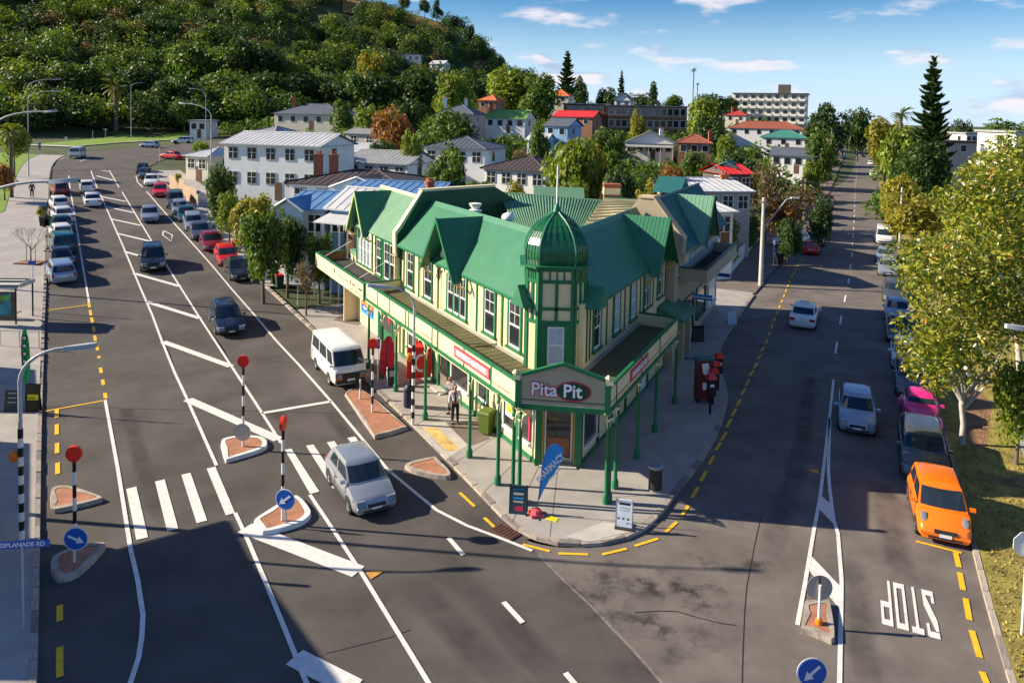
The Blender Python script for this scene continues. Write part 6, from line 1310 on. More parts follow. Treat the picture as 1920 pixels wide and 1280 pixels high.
# ------------------------------------------------------------------ houses
def shade_mat(n, c, **k): return CM_(n, c, **k)
for n, c in dict(rf_grey=(.30, .31, .32), rf_lightgrey=(.52, .53, .54), rf_dark=(.075, .058, .052), rf_slate=(.10, .115, .14), rf_blue=(.10, .22, .42), rf_red=(.42, .045, .03), rf_orange=(.62, .16, .05), rf_lime=(.16, .33, .06), rf_rust=(.30, .09, .05), rf_brightred=(.62, .03, .03), rf_teal=(.05, .22, .18)).items(): CM_(n, c, rough=.6, var=.14, vscale=.7)
for n, c in dict(w_white=(.78, .78, .76), w_cream=(.66, .60, .48), w_grey=(.42, .42, .42), w_pink=(.55, .42, .36), w_blue=(.20, .38, .62), w_paleblue=(.55, .66, .74), w_brick=(.32, .14, .09), w_dark=(.10, .09, .08)).items(): CM_(n, c, rough=.7, var=.06, vscale=1)
FOOT = []
def house(label, Y, x0, x1, ye, yr, depth, roof='hip', wall='w_white', rf='rf_grey', ang=0.0, storeys=1, win=4, chim=(), name='house', cat='house', wall_h=None, over=.4, porch=False, wrow=None, gable_x=None):
    """x0..x1: facade span, ye: eave and yr: ridge height, all in photo pixels at distance Y"""
    a, c, r = AT(x0, ye, Y), AT(x1, ye, Y), AT((x0 + x1) / 2, yr, Y + (depth / 2 if roof != 'gable_front' else 0))
    wdt = (c - a).length; ze = (a.z + c.z) / 2; zr = max(r.z, ze + .6); mid = (a + c) / 2
    wall_h = wall_h or (3.0 * storeys + .6); zg = ground(mid.x, mid.y); z0 = min(ze - wall_h, zg - .3)
    FOOT.append((mid.x, mid.y, wdt / 2 + 1.0, depth))
    rt = empty(name, (mid.x, mid.y, z0), 0, label, cat, 'houses on the slope' if cat == 'house' else None)
    ca, sa = math.cos(ang), math.sin(ang)
    def P(x, y, z): return Vector((mid.x + x * ca - y * sa, mid.y + x * sa + y * ca, z))
    hw = wdt / 2
    MB().hexa([P(-hw, 0, z0), P(hw, 0, z0), P(hw, depth, z0), P(-hw, depth, z0), P(-hw, 0, ze), P(hw, 0, ze), P(hw, depth, ze), P(-hw, depth, ze)]).build('wall', wall, rt)
    o = over; E = [P(-hw - o, -o, ze), P(hw + o, -o, ze), P(hw + o, depth + o, ze), P(-hw - o, depth + o, ze)]; th = Vector((0, 0, .12)); b = MB()
    if roof == 'hip':
        k = min(hw, depth / 2) * .95; T = [P(-hw + k, depth / 2, zr), P(hw - k, depth / 2, zr)]; b.add(E + [p - th for p in E] + T, [(0, 1, 9, 8), (1, 2, 9), (2, 3, 8, 9), (3, 0, 8), (4, 5, 6, 7), (0, 1, 5, 4), (1, 2, 6, 5), (2, 3, 7, 6), (3, 0, 4, 7)])
        rid = [(E[0], T[0]), (E[1], T[1]), (T[0], T[1]), (E[3], T[0]), (E[2], T[1])]
    elif roof == 'gable_side':
        T = [P(-hw - o, depth / 2, zr), P(hw + o, depth / 2, zr)]; b.add(E + [p - th for p in E] + T, [(0, 1, 9, 8), (2, 3, 8, 9), (4, 5, 6, 7), (0, 1, 5, 4), (2, 3, 7, 6)]); rid = [(T[0], T[1])]
        for sx in (-1, 1): MB().add([P(sx * hw, 0, ze), P(sx * hw, depth, ze), P(sx * hw, depth / 2, zr - .2)], [(0, 1, 2)]).build('gable_wall', wall, rt)
    elif roof == 'gable_front':
        T = [P(0, -o, zr), P(0, depth + o, zr)]; b.add(E + T + [p - th for p in E], [(0, 4, 5, 3), (1, 2, 5, 4), (6, 7, 8, 9)]); rid = [(T[0], T[1]), (E[0], T[0]), (E[1], T[0])]
        MB().add([P(-hw, 0, ze), P(hw, 0, ze), P(0, 0, zr - .15)], [(0, 1, 2)]).build('gable_wall', wall, rt)
    else:
        b.prism(E, (0, 0, .35)); rid = []
    rf_o = b.build('roof', rf, rt)
    if roof != 'flat' and Y < 130:       # roofing sheets: raised ribs on the street side
        b = MB(); n = int(wdt / .6)
        for i in range(n):
            f = (i + .5) / n
            if roof in ('gable_side', 'hip'):
                p0 = E[0].lerp(E[1], f)
                if roof == 'hip':
                    tt = min(f * wdt, (1 - f) * wdt) / max(k, .1); p1 = p0 + (P(0, depth / 2 + o, 0) - P(0, 0, 0)) * min(1, tt) + Vector((0, 0, (zr - ze) * min(1, tt)))
                else: p1 = p0 + (P(0, depth / 2 + o, 0) - P(0, 0, 0)) + Vector((0, 0, zr - ze))
                b.tube([p0 + Vector((0, 0, .01)), p1 + Vector((0, 0, .01))], .03, 4)
        if b.v: b.build('roof_rib', rf, rf_o)
    for p, q in rid: MB().tube([p + Vector((0, 0, .03)), q + Vector((0, 0, .03))], .09, 5).build('ridge_cap', rf, rf_o)
    wh = (ze - z0) if wall_h is None else wall_h
    for s_ in range(storeys):
        zt = ze - .5 - s_ * 2.9; hgt = 1.25
        for i in range(win):
            x = -hw + wdt * (i + .5) / win; ww = min(1.1, wdt / win * .6)
            f = MB().box(None, (ww + .2, .06, hgt + .2), mat4=Matrix.Translation(P(x, -.03, zt - hgt / 2)) @ Matrix.Rotation(ang, 4, 'Z')).build('window', 'white' if wall != 'w_white' else 'w_grey', rt)
            MB().box(None, (ww, .04, hgt), mat4=Matrix.Translation(P(x, -.05, zt - hgt / 2)) @ Matrix.Rotation(ang, 4, 'Z')).build('pane', 'glass', f)
            if Y < 135: MB().box(None, (.06, .03, hgt), mat4=Matrix.Translation(P(x, -.08, zt - hgt / 2)) @ Matrix.Rotation(ang, 4, 'Z')).build('mullion', 'white', f); MB().box(None, (ww, .03, .05), mat4=Matrix.Translation(P(x, -.075, zt - hgt * .42)) @ Matrix.Rotation(ang, 4, 'Z')).build('glazing_bar', 'white', f)
        if depth > 3:
            for sx in (-1, 1):
                f = MB().box(None, (.06, 1.2, hgt + .2), mat4=Matrix.Translation(P(sx * (hw + .03), depth * .4, zt - hgt / 2)) @ Matrix.Rotation(ang, 4, 'Z')).build('window', 'white' if wall != 'w_white' else 'w_grey', rt); MB().box(None, (.04, 1.0, hgt), mat4=Matrix.Translation(P(sx * (hw + .05), depth * .4, zt - hgt / 2)) @ Matrix.Rotation(ang, 4, 'Z')).build('pane', 'glass', f)
    f = MB().box(None, (.9, .05, 2.1), mat4=Matrix.Translation(P(wdt * .08, -.03, ze - wall_h + 1.1)) @ Matrix.Rotation(ang, 4, 'Z')).build('door', 'brown', rt)
    for cx, cy, ch, cm in chim:
        p = AT(cx, cy, Y + depth * .5); c_ = MB().box(Vector((p.x, p.y, p.z - ch / 2)), (.75, .6, ch)).build('chimney', cm, rf_o); MB().box(Vector((p.x, p.y, p.z + .05)), (.9, .75, .14)).build('chimney_cap', cm, c_)
        for s_ in (-.18, .18): MB().lathe([(.11, 0), (.1, .35)], 8, Vector((p.x + s_, p.y, p.z + .12))).build('chimney_pot', 'brick', c_)
    if porch:
        MB().hexa([P(-hw, -2.0, ze - .9), P(hw, -2.0, ze - .9), P(hw, 0, ze - .45), P(-hw, 0, ze - .45), P(-hw, -2.0, ze - .82), P(hw, -2.0, ze - .82), P(hw, 0, ze - .37), P(-hw, 0, ze - .37)]).build('verandah_roof', rf, rt)
        for i in range(5): p = P(-hw + .1 + (wdt - .2) * i / 4, -1.9, 0); MB().box(Vector((p.x, p.y, (z0 + ze - .9) / 2)), (.1, .1, ze - .9 - z0)).build('verandah_post', 'white', rt)
    if gable_x is not None:
        p = AT(gable_x[0], ye, Y); x = (p - mid).length * (1 if p.x > mid.x else -1); gw = gable_x[1]; zt = ze + (zr - ze) * .85
        MB().add([P(x - gw, -1.2, ze - .1), P(x + gw, -1.2, ze - .1), P(x, -1.2, zt), P(x, depth / 2, zt), P(x - gw, depth / 2, ze), P(x + gw, depth / 2, ze)], [(0, 2, 3, 4), (1, 5, 3, 2)]).build('gable_roof', rf, rt)
        MB().add([P(x - gw + .2, -1.0, ze - .1), P(x + gw - .2, -1.0, ze - .1), P(x, -1.0, zt - .15)], [(0, 1, 2)]).build('gable_wall', wall, rt); MB().box(None, (gw * 2 - .5, 1.0, wall_h), mat4=Matrix.Translation(P(x, -.5, ze - wall_h / 2 - .1)) @ Matrix.Rotation(ang, 4, 'Z')).build('bay', wall, rt)
        for sx in (-1, 1): MB().tube([P(x + sx * gw, -1.25, ze - .1), P(x, -1.25, zt)], .09, 5).build('barge_board', 'white', rt)
    return rt
house('large white two storey house by the bend of the main road', 88, 408, 608, 271, 248, 9, 'gable_side', 'w_white', 'rf_lightgrey', R(-14), 2, 5)
house('grey villa with slate roof and chimney below the wooded hill', 165, 507, 640, 214, 195, 11, 'hip', 'w_cream', 'rf_slate', R(-14), 1, 5, ((551, 186, 2.4, 'brick'),))
house('brown hip roofed house with two brick chimneys behind the cottage', 66, 532, 762, 347, 318, 9, 'hip', 'w_white', 'rf_dark', R(-14), 1, 5, ((597, 291, 2.2, 'brick'), (626, 292, 2.4, 'brick')), gable_x=(683, 2.6))
house('pale blue cottage with blue gable roof next to the pale green shop', 57, 532, 612, 390, 358, 7, 'gable_side', 'w_paleblue', 'rf_blue', R(-12), 1, 2, porch=False, gable_x=(550, 1.4))
house('cottage wing with light grey roof and verandah behind the pale green shop', 55.5, 612, 690, 392, 352, 5, 'gable_side', 'w_blue', 'rf_lightgrey', R(-24), 1, 2, porch=True)
house('long low blue roofed building behind the corner shops', 60, 640, 815, 362, 345, 8, 'gable_side', 'w_white', 'rf_blue', R(-10), 1, 3)
house('white cottage with pale grey gable roof up the slope', 98, 640, 772, 305, 282, 8, 'gable_side', 'w_white', 'rf_grey', R(-22), 1, 4)
house('small white house with light roof behind the white cottage', 112, 636, 690, 284, 268, 7, 'gable_side', 'w_white', 'rf_lightgrey', R(-18), 1, 2)
house('low garage with grey roof behind the dark bush', 125, 644, 712, 250, 238, 7, 'gable_side', 'w_grey', 'rf_grey', R(-22), 1, 2)
house('low grey roofed house beside the large white house', 112, 440, 520, 255, 236, 9, 'hip', 'w_white', 'rf_grey', R(-22), 1, 3)
house('white house with grey hip roof half hidden by the round tree', 102, 790, 912, 278, 256, 9, 'hip', 'w_white', 'rf_slate', R(-18), 1, 4)
house('tan villa with two white chimneys above the bushes', 172, 818, 888, 214, 196, 10, 'hip', 'w_pink', 'rf_slate', R(-14), 1, 3, ((835, 184, 2.4, 'white'), (874, 187, 2.4, 'white')))
house('white house with lime green roof near the hill foot', 185, 908, 986, 222, 206, 9, 'gable_side', 'w_white', 'rf_lime', R(-18), 1, 4, ((922, 196, 2, 'brick'),))
house('white bungalow with dark grey hip roof left of the big tree', 92, 900, 1028, 318, 292, 9, 'hip', 'w_white', 'rf_dark', R(-26), 1, 4)
house('tiny white house with blue window left of the lime roof', 96, 920, 948, 335, 320, 5, 'gable_front', 'w_white', 'rf_blue', R(-26), 1, 1)
house('small pale blue house beside the big round tree', 148, 987, 1024, 263, 250, 6, 'gable_side', 'w_paleblue', 'rf_lightgrey', R(-22), 1, 2)
house('taller blue house with grey roof beside the big round tree', 152, 1020, 1066, 236, 222, 8, 'gable_side', 'w_blue', 'rf_slate', R(-26), 2, 2)
house('long bright red roofed building below the school', 190, 1036, 1112, 219, 208, 9, 'gable_side', 'w_brick', 'rf_brightred', R(-22), 1, 3)
house('white house with verandah and shallow gable in the middle distance', 158, 1173, 1262, 268, 247, 9, 'gable_front', 'w_white', 'rf_grey', R(-14), 1, 5, ((1240, 243, 1.6, 'white'),), porch=True)
house('brick house with tan roof right of the verandah house', 150, 1272, 1332, 268, 252, 9, 'hip', 'w_brick', 'rf_rust', R(-14), 1, 3, ((1332, 248, 2.2, 'brick'),))
house('wide red tiled roof house below the apartment block', 232, 1368, 1502, 241, 228, 11, 'hip', 'w_white', 'rf_rust', R(-22), 1, 6)
house('red roofed house left of the apartment block', 262, 1360, 1398, 216, 208, 8, 'hip', 'w_cream', 'rf_red', R(-26), 1, 2, ((1374, 202, 1.6, 'brick'),))
house('white house with green roof corner beside the side street trees', 200, 1430, 1508, 258, 244, 9, 'hip', 'w_white', 'rf_teal', R(-22), 1, 3)
house('white cottage with dark roof above the side street trees', 150, 1448, 1526, 292, 277, 8, 'gable_side', 'w_white', 'rf_slate', R(-26), 1, 4)
house('low buildings with pale grey roof behind the side street shop', 74, 1290, 1412, 358, 334, 10, 'gable_side', 'w_pink', 'rf_lightgrey', R(10), 1, 4, ((1335, 344, 2.0, 'brick'), (1358, 330, 1.4, 'brick')))
house('small shed with bright red roof behind the pale grey roofs', 88, 1362, 1412, 326, 308, 6, 'gable_side', 'w_dark', 'rf_brightred', R(14), 1, 2)
house('tiny pale green gabled shed left of the bright red roof', 90, 1346, 1376, 314, 304, 4, 'gable_front', 'w_paleblue', 'rf_teal', R(-26), 1, 1)
house('lean-to with blue and white roof sheets next to the side street shop', 64, 1338, 1378, 396, 374, 8, 'gable_side', 'w_white', 'rf_lightgrey', R(20), 1, 1)
house('pale flat roofed building right of the tall pine', 150, 1752, 1862, 268, 262, 12, 'flat', 'w_pink', 'rf_dark', R(0), 1, 3, wall_h=6)
house('white roof top cabin on the pale building', 158, 1812, 1842, 252, 248, 6, 'flat', 'w_white', 'rf_grey', R(0), 1, 3, wall_h=3)
house('low dark roofed building behind the magnolia', 165, 1830, 1900, 272, 262, 10, 'gable_side', 'w_pink', 'rf_dark', R(-18), 1, 2)
house('white block at the far right edge', 120, 1906, 1960, 250, 247, 10, 'flat', 'w_white', 'rf_grey', R(0), 2, 2, wall_h=7)
house('white house high on the hill among trees, left one', 345, 612, 634, 78, 72, 8, 'flat', 'w_white', 'rf_grey', R(0), 1, 2, wall_h=7)
house('long white house on the hill side', 335, 727, 788, 104, 100, 9, 'flat', 'w_white', 'rf_lightgrey', R(0), 1, 5, wall_h=4)
house('small pale house below the long white hill house', 320, 805, 832, 120, 114, 8, 'gable_side', 'w_white', 'rf_lightgrey', R(-18), 1, 2)
house('orange tiled house with small turret roof on the ridge', 255, 1024, 1066, 180, 168, 9, 'hip', 'w_cream', 'rf_orange', R(-18), 1, 2)
house('dark gabled house on the ridge above the school', 262, 1152, 1182, 188, 174, 9, 'gable_front', 'w_white', 'rf_slate', R(-18), 1, 2)
house('white and brick house among trees left of the tan villa', 175, 664, 712, 238, 222, 8, 'gable_side', 'w_white', 'rf_slate', R(-14), 1, 2)
house('orange brick house among trees right of the tan villa', 205, 896, 930, 188, 178, 8, 'hip', 'w_brick', 'rf_orange', R(-18), 1, 2)
house('small cream house by the bend behind the street lamp', 104, 342, 396, 292, 276, 8, 'hip', 'w_cream', 'rf_lightgrey', R(-22), 1, 2)
house('white building partly hidden below the wooded hill', 178, 356, 386, 228, 220, 7, 'flat', 'w_white', 'rf_grey', R(0), 1, 2, wall_h=4)
# school: two storeys of glazing with brick end walls
def block(label, Y, x0, x1, yt, yb, depth, storeys, bays, wall, name, balcony=False, rf='rf_grey'):
    a, c, d = AT(x0, yt, Y), AT(x1, yt, Y), AT((x0 + x1) / 2, yb, Y); wdt = c.x - a.x; zt, zb_ = (a.z + c.z) / 2, d.z; mid = (a + c) / 2
    rt = empty(name, (mid.x, mid.y, zb_), 0, label, 'building'); z0 = min(zb_, ground(mid.x, Y)) - .5
    MB().box((mid.x, Y + depth / 2, (zt + z0) / 2), (wdt, depth, zt - z0)).build('wall', wall, rt); MB().box((mid.x, Y + depth / 2 - .3, zt + .15), (wdt + 1.4, depth + 1.4, .3)).build('roof', rf, rt)
    h = (zt - zb_) / storeys
    for s in range(storeys):
        for i in range(bays):
            x = a.x + wdt * (i + .5) / bays; z = zb_ + h * (s + .55); ww = wdt / bays * (.86 if not balcony else .62)
            f = MB().box((x, Y - .05, z), (ww, .12, h * .62)).build('window', 'white', rt); MB().box((x, Y - .09, z), (ww - .25, .08, h * .55)).build('pane', 'glass', f)
            if balcony: bl = MB().box((x, Y - .6, z - h * .36), (ww * 1.15, 1.1, h * .30)).build('balcony', 'white', rt)
        if not balcony: MB().box((mid.x, Y - .5, zb_ + h * (s + .12)), (wdt + .4, 1.0, .28)).build('floor_band', 'timber', rt)
    for i in range(0, bays + 1, 2 if not balcony else 99):
        x = a.x + wdt * i / bays; MB().box((x, Y - .55, (zt + zb_) / 2), (.3, .3, zt - zb_)).build('column', 'timber' if not balcony else 'white', rt)
    return rt
block('two storey brown school block with long glazed front on the ridge', 226, 1142, 1286, 200, 244, 14, 2, 12, 'w_brick', 'school_block')
block('lower wing of the school with blue glazing left of the main block', 232, 1062, 1140, 196, 216, 12, 1, 8, 'w_dark', 'school_wing')
ap = block('pale apartment block with rows of balconies on the skyline', 330, 1378, 1508, 176, 232, 16, 4, 9, 'w_cream', 'apartment_block', True, 'rf_dark')
p = AT(1455, 170, 338); MB().box((p.x, p.y, p.z), (5, 5, 5)).build('roof_plant_room', 'w_dark', ap)
ap.rotation_euler = (0, 0, R(-24)); bpy.data.objects['school_block'].rotation_euler = (0, 0, R(-6))
# ------------------------------------------------------------------ people
def skin_obj(name, verts, edges, radii, m_, parent, root=0, sub=2):
    me = bpy.data.meshes.new(name); me.from_pydata(verts, edges, []); me.update(); ob = bpy.data.objects.new(name, me); COL.objects.link(ob); ob.parent = parent
    me.materials.append(M[m_] if isinstance(m_, str) else m_)
    mod = ob.modifiers.new('skin', 'SKIN'); lay = me.skin_vertices[0].data
    for i, r in enumerate(radii): lay[i].radius = r if isinstance(r, tuple) else (r, r); lay[i].use_root = (i == root)
    ms = ob.modifiers.new('sub', 'SUBSURF'); ms.levels = sub; ms.render_levels = sub
    mod.use_smooth_shade = True
    return ob
def person(pos, ang, label, shirt, trousers, lean=0.0, arms='down', tie=False, h=1.76, hair='hair'):
    rt = empty('person', pos, ang, label, 'person'); k = h / 1.76
    # faces local -y; x is the figure's left
    J = {'pel': (0, 0, .93), 'wai': (0, -.01, 1.08), 'che': (0, -lean * .3, 1.32), 'nek': (0, -lean * .5, 1.50), 'hea': (0, -.01 - lean * .7, 1.58), 'hed': (0, -.02 - lean, 1.66), 'crn': (0, 0 - lean, 1.73)}
    def A(s):
        if arms == 'phone' : return [(s * .19, -lean * .4, 1.43), (s * .25, -.03, 1.17), (s * .12, -.26, 1.20), (s * .07, -.33, 1.23)]
        return [(s * .19, -lean * .4, 1.43), (s * .26, .03, 1.16), (s * .27, -.04, .92), (s * .27, -.06, .84)]
    V, E_, Rr = [], [], []
    def v(p, r): V.append(tuple(c * k for c in p)); Rr.append(r if not isinstance(r, tuple) else r); return len(V) - 1
    pel = v(J['pel'], (.14, .10)); wai = v(J['wai'], (.14, .10)); che = v(J['che'], (.16, .105)); nek = v(J['nek'], .055); hea = v(J['hea'], (.06, .068)); hed = v(J['hed'], (.078, .095)); crn = v(J['crn'], (.06, .07))
    E_ += [(pel, wai), (wai, che), (che, nek), (nek, hea), (hea, hed), (hed, crn)]
    nose = v((0, -.115 - lean, 1.635), .014); E_.append((hed, nose))
    for s in (-1, 1):
        a = A(s); i0 = v(a[0], .06); i1 = v(a[1], .043); i2 = v(a[2], .032); i3 = v(a[3], (.035, .022)); E_ += [(che, i0), (i0, i1), (i1, i2), (i2, i3)]
        d = Vector(a[3]) - Vector(a[2]); d.normalize(); sd = Vector((0, 1, 0)) if arms != 'phone' else Vector((0, 0, 1))
        for q in range(4):
            f0 = Vector(a[3]) + d * .035 + sd * (.027 - .018 * q); f1 = f0 + d * (.045 - .004 * abs(q - 1)) + Vector((-s * .008, 0, 0)); j0 = v(f0, .0095); j1 = v(f1, .008); E_ += [(i3, j0), (j0, j1)]
        t0 = Vector(a[3]) - d * .01 + sd * -.03; j0 = v(t0 + Vector((-s * .02, -.01, 0)), .010); j1 = v(t0 + d * .04 + Vector((-s * .03, -.015, 0)), .008); E_ += [(i3, j0), (j0, j1)]
        ear = v((s * .088, -.005 - lean, 1.65), .014); E_.append((hed, ear))
        l0 = v((s * .095, 0, .86), .085); l1 = v((s * .11, -.02, .48), .055); l2 = v((s * .115, .02, .09), .036); l3 = v((s * .13, -.12, .045), (.038, .03)); E_ += [(pel, l0), (l0, l1), (l1, l2), (l2, l3)]
    skin_obj('body', V, E_, Rr, 'skin', rt)
    # shirt
    V2, E2, R2 = [], [], []
    def w_(p, r): V2.append(tuple(c * k for c in p)); R2.append(r); return len(V2) - 1
    a0 = w_((0, 0, .98), (.165, .125)); a1 = w_((0, -.01, 1.12), (.16, .12)); a2 = w_(J['che'], (.18, .125)); a3 = w_((J['nek'][0], J['nek'][1], 1.47), .072); E2 += [(a0, a1), (a1, a2), (a2, a3)]
    for s in (-1, 1): a = A(s); i0 = w_(a[0], .078); i1 = w_(a[1], .060); i2 = w_(tuple(Vector(a[1]).lerp(Vector(a[2]), .9)), .045); E2 += [(a2, i0), (i0, i1), (i1, i2)]
    skin_obj('shirt', V2, E2, R2, shirt, rt)
    V2, E2, R2 = [], [], []
    a0 = w_((0, 0, 1.0), (.158, .118)); a1 = w_((0, 0, .90), (.165, .12)); E2.append((a0, a1))
    for s in (-1, 1): i0 = w_((s * .098, 0, .82), .098); i1 = w_((s * .112, -.02, .48), .075); i2 = w_((s * .117, .01, .10), .062); E2 += [(a1, i0), (i0, i1), (i1, i2)]
    skin_obj('trousers', V2, E2, R2, trousers, rt)
    for s in (-1, 1):
        V2, E2, R2 = [], [], []; a0 = w_((s * .117, .05, .045), .045); a1 = w_((s * .13, -.10, .04), (.05, .038)); a2 = w_((s * .138, -.19, .03), (.04, .026)); E2 += [(a0, a1), (a1, a2)]; skin_obj('shoe', V2, E2, R2, 'black', rt)
    V2, E2, R2 = [], [], []; a0 = w_((0, .03 - lean, 1.66), (.09, .085)); a1 = w_((0, .015 - lean, 1.735), (.082, .088)); E2.append((a0, a1)); skin_obj('hair', V2, E2, R2, hair, rt)
    for s in (-1, 1): MB().lathe([(.0, -.011), (.011, 0), (.0, .011)], 8, (s * .033 * k, (-.096 - lean) * k, 1.665 * k)).build('eye', 'black', rt, rel=False)
    MB().box((0, (-.098 - lean) * k, 1.595 * k), (.045, .012, .012)).build('mouth', 'pink_red', rt, rel=False)
    if tie: b = MB(); b.hexa([(-.045, -.142, 1.02), (.045, -.142, 1.02), (.03, -.155, 1.43), (-.03, -.155, 1.43), (-.045, -.15, 1.0), (.045, -.15, 1.0), (.03, -.163, 1.44), (-.03, -.163, 1.44)]); b.build('tie', CM_('tie_navy', (.03, .03, .05), rough=.6), rt, rel=False)
    if arms == 'phone': MB().box((0, -.37, 1.26), (.14, .02, .19)).build('paper', 'white', rt, rel=False)
    return rt
CM_('shirt_white', (.75, .75, .77), rough=.8, var=.06); CM_('shirt_grey', (.33, .34, .36), rough=.8, var=.06); CM_('trouser_dark', (.022, .018, .018), rough=.8, var=.1); CM_('shirt_blue', (.10, .25, .55), rough=.8); CM_('trouser_grey', (.08, .08, .09), rough=.8)
person(W(853, 793, .135), R(8), 'man in white shirt, dark tie and dark trousers standing under the verandah', 'shirt_white', 'trouser_dark', tie=True)
person(W(846, 776, .135), R(-35), 'man in grey top bent over a paper just behind the man in white shirt', 'shirt_grey', 'trouser_dark', lean=.10, arms='phone', h=1.8)
person(W(74, 283, .15), R(60), 'person in blue top walking far up the left footpath', 'shirt_blue', 'trouser_grey')
person(W(60, 370, .15), R(200), 'person in dark clothes by the parked car at the upper left', 'trouser_grey', 'trouser_dark')
# ------------------------------------------------------------------ trees
import numpy as np
def leaf_mat(name, col, **k): return CM_(name, col, rough=.55, var=.35, vscale=.35, island=.55, trans=.28, spec=.35, **k)
leaf_mat('leaf_dark', (.042, .082, .014)); leaf_mat('leaf_mid', (.080, .140, .018)); leaf_mat('leaf_light', (.15, .205, .018)); leaf_mat('leaf_yellow', (.23, .215, .02)); leaf_mat('leaf_autumn', (.25, .115, .03)); leaf_mat('leaf_pine', (.032, .070, .018)); leaf_mat('leaf_palm', (.10, .12, .025)); leaf_mat('leaf_brown', (.14, .10, .045))
CM_('bark', (.14, .11, .085), rough=.95, var=.35, vscale=3); CM_('bark_pale', (.45, .41, .36), rough=.9, var=.3, vscale=3); CM_('blossom', (.78, .72, .66), rough=.6, var=.05)
def ramp_leaf(name, cols, rough=.4):
    """each leaf takes its own colour from a ramp"""
    m = mat(name, cols[1][1], rough=rough, var=.3, vscale=1.5, trans=.22, spec=.5); t = m.node_tree; g = t.nodes.new('ShaderNodeNewGeometry'); r = t.nodes.new('ShaderNodeValToRGB')
    e = r.color_ramp.elements; e[0].position, e[0].color = cols[0][0], (*cols[0][1], 1); e[1].position, e[1].color = cols[-1][0], (*cols[-1][1], 1)
    for p, c in cols[1:-1]: q = e.new(p); q.color = (*c, 1)
    t.links.new(g.outputs['Random Per Island'], r.inputs[0]); t.links.new(r.outputs[0], t.nodes['Principled BSDF'].inputs['Base Color']); M[name] = m
ramp_leaf('leaf_magnolia', [(0, (.05, .085, .01)), (.3, (.13, .18, .014)), (.6, (.27, .28, .018)), (.85, (.36, .33, .03)), (1, (.34, .17, .04))])
def quads_mesh(name, C, U, V_, m_):
    """leaf quads: centres C, half axes U and V_ (n,3); each a bent diamond of two triangles pairs"""
    n = len(C); P = np.empty((n, 4, 3)); P[:, 0] = C - U; P[:, 1] = C - V_ * .9; P[:, 2] = C + U; P[:, 3] = C + V_
    me = bpy.data.meshes.new(name); me.vertices.add(4 * n); me.vertices.foreach_set('co', P.reshape(-1)); me.loops.add(4 * n); me.loops.foreach_set('vertex_index', np.arange(4 * n, dtype=np.int32)); me.polygons.add(n); me.polygons.foreach_set('loop_start', np.arange(0, 4 * n, 4, dtype=np.int32)); me.polygons.foreach_set('loop_total', np.full(n, 4, dtype=np.int32))
    me.update(calc_edges=True); me.materials.append(M[m_]); return me
def leaves(rng, centers, radii, per, size, up=.35, aspect=.55, flat=1.0, jit=.55):
    Cs, Us, Vs = [], [], []
    for c, r in zip(centers, radii):
        n = max(3, int(per * r * r)); d = rng.normal(size=(n, 3)); d[:, 2] = d[:, 2] * flat + up * .6; d /= np.linalg.norm(d, axis=1)[:, None] + 1e-9
        rr = r * (0.72 + .36 * rng.random(n))[:, None]; p = c + d * rr * np.array([1, 1, flat])
        nr = d + rng.normal(size=(n, 3)) * jit; nr[:, 2] += .25; nr /= np.linalg.norm(nr, axis=1)[:, None]
        t = np.cross(nr, rng.normal(size=(n, 3))); t /= np.linalg.norm(t, axis=1)[:, None] + 1e-9; b = np.cross(nr, t); s = size * (.6 + .8 * rng.random(n))[:, None]
        Cs.append(p); Us.append(t * s); Vs.append(b * s * aspect)
    return np.concatenate(Cs), np.concatenate(Us), np.concatenate(Vs)
def crown_clumps(rng, n, shape='round'):
    """clump centres inside a unit crown (radius 1, z from -.8 to 1)"""
    C, Rr = [], []
    while len(C) < n:
        d = rng.normal(size=3); d /= np.linalg.norm(d); q = rng.random() ** .4
        if shape == 'round': p = d * q * .74; p[2] *= .85
        elif shape == 'flat': p = d * q * .78; p[2] = abs(p[2]) * .55
        elif shape == 'cone': z = rng.random() ** 1.3 * 1.7 - .8; w = (1 - (z + .8) / 1.8) * .75; a = rng.random() * 6.28; p = np.array([math.cos(a) * w * q, math.sin(a) * w * q, z])
        elif shape == 'column': z = rng.random() * 1.7 - .85; w = .7 * math.sqrt(max(0, 1 - (z / 1.05) ** 2)); a = rng.random() * 6.28; p = np.array([math.cos(a) * w * q, math.sin(a) * w * q, z])
        if p[2] < -.55 and shape == 'round': continue
        C.append(p); Rr.append(rng.uniform(.20, .36) * (.8 if shape == 'cone' else 1))
    return np.array(C), np.array(Rr)
_crowns = {}
def crown_mesh(kind, var):
    key = (kind, var)
    if key in _crowns: return _crowns[key]
    rng = np.random.default_rng(hash(kind) % 1000 if False else sum(map(ord, kind)) * 13 + var)
    sp = dict(dark=('round', 46, 620, .062, 'leaf_dark'), mid=('round', 42, 600, .064, 'leaf_mid'), light=('round', 40, 560, .068, 'leaf_light'), yellow=('round', 36, 520, .07, 'leaf_yellow'), autumn=('round', 32, 420, .07, 'leaf_autumn'), brown=('round', 26, 260, .06, 'leaf_brown'), flatdark=('flat', 46, 560, .06, 'leaf_dark'), column=('column', 44, 560, .065, 'leaf_mid'), cone=('cone', 46, 600, .06, 'leaf_dark'), shrub=('flat', 30, 520, .08, 'leaf_light'))[kind]
    C, Rr = crown_clumps(rng, sp[1], sp[0]); c, u, v = leaves(rng, C, Rr, sp[2] * 2.0, sp[3]); _crowns[key] = quads_mesh('crown', c, u, v, sp[4]); return _crowns[key]
_trunks = {}
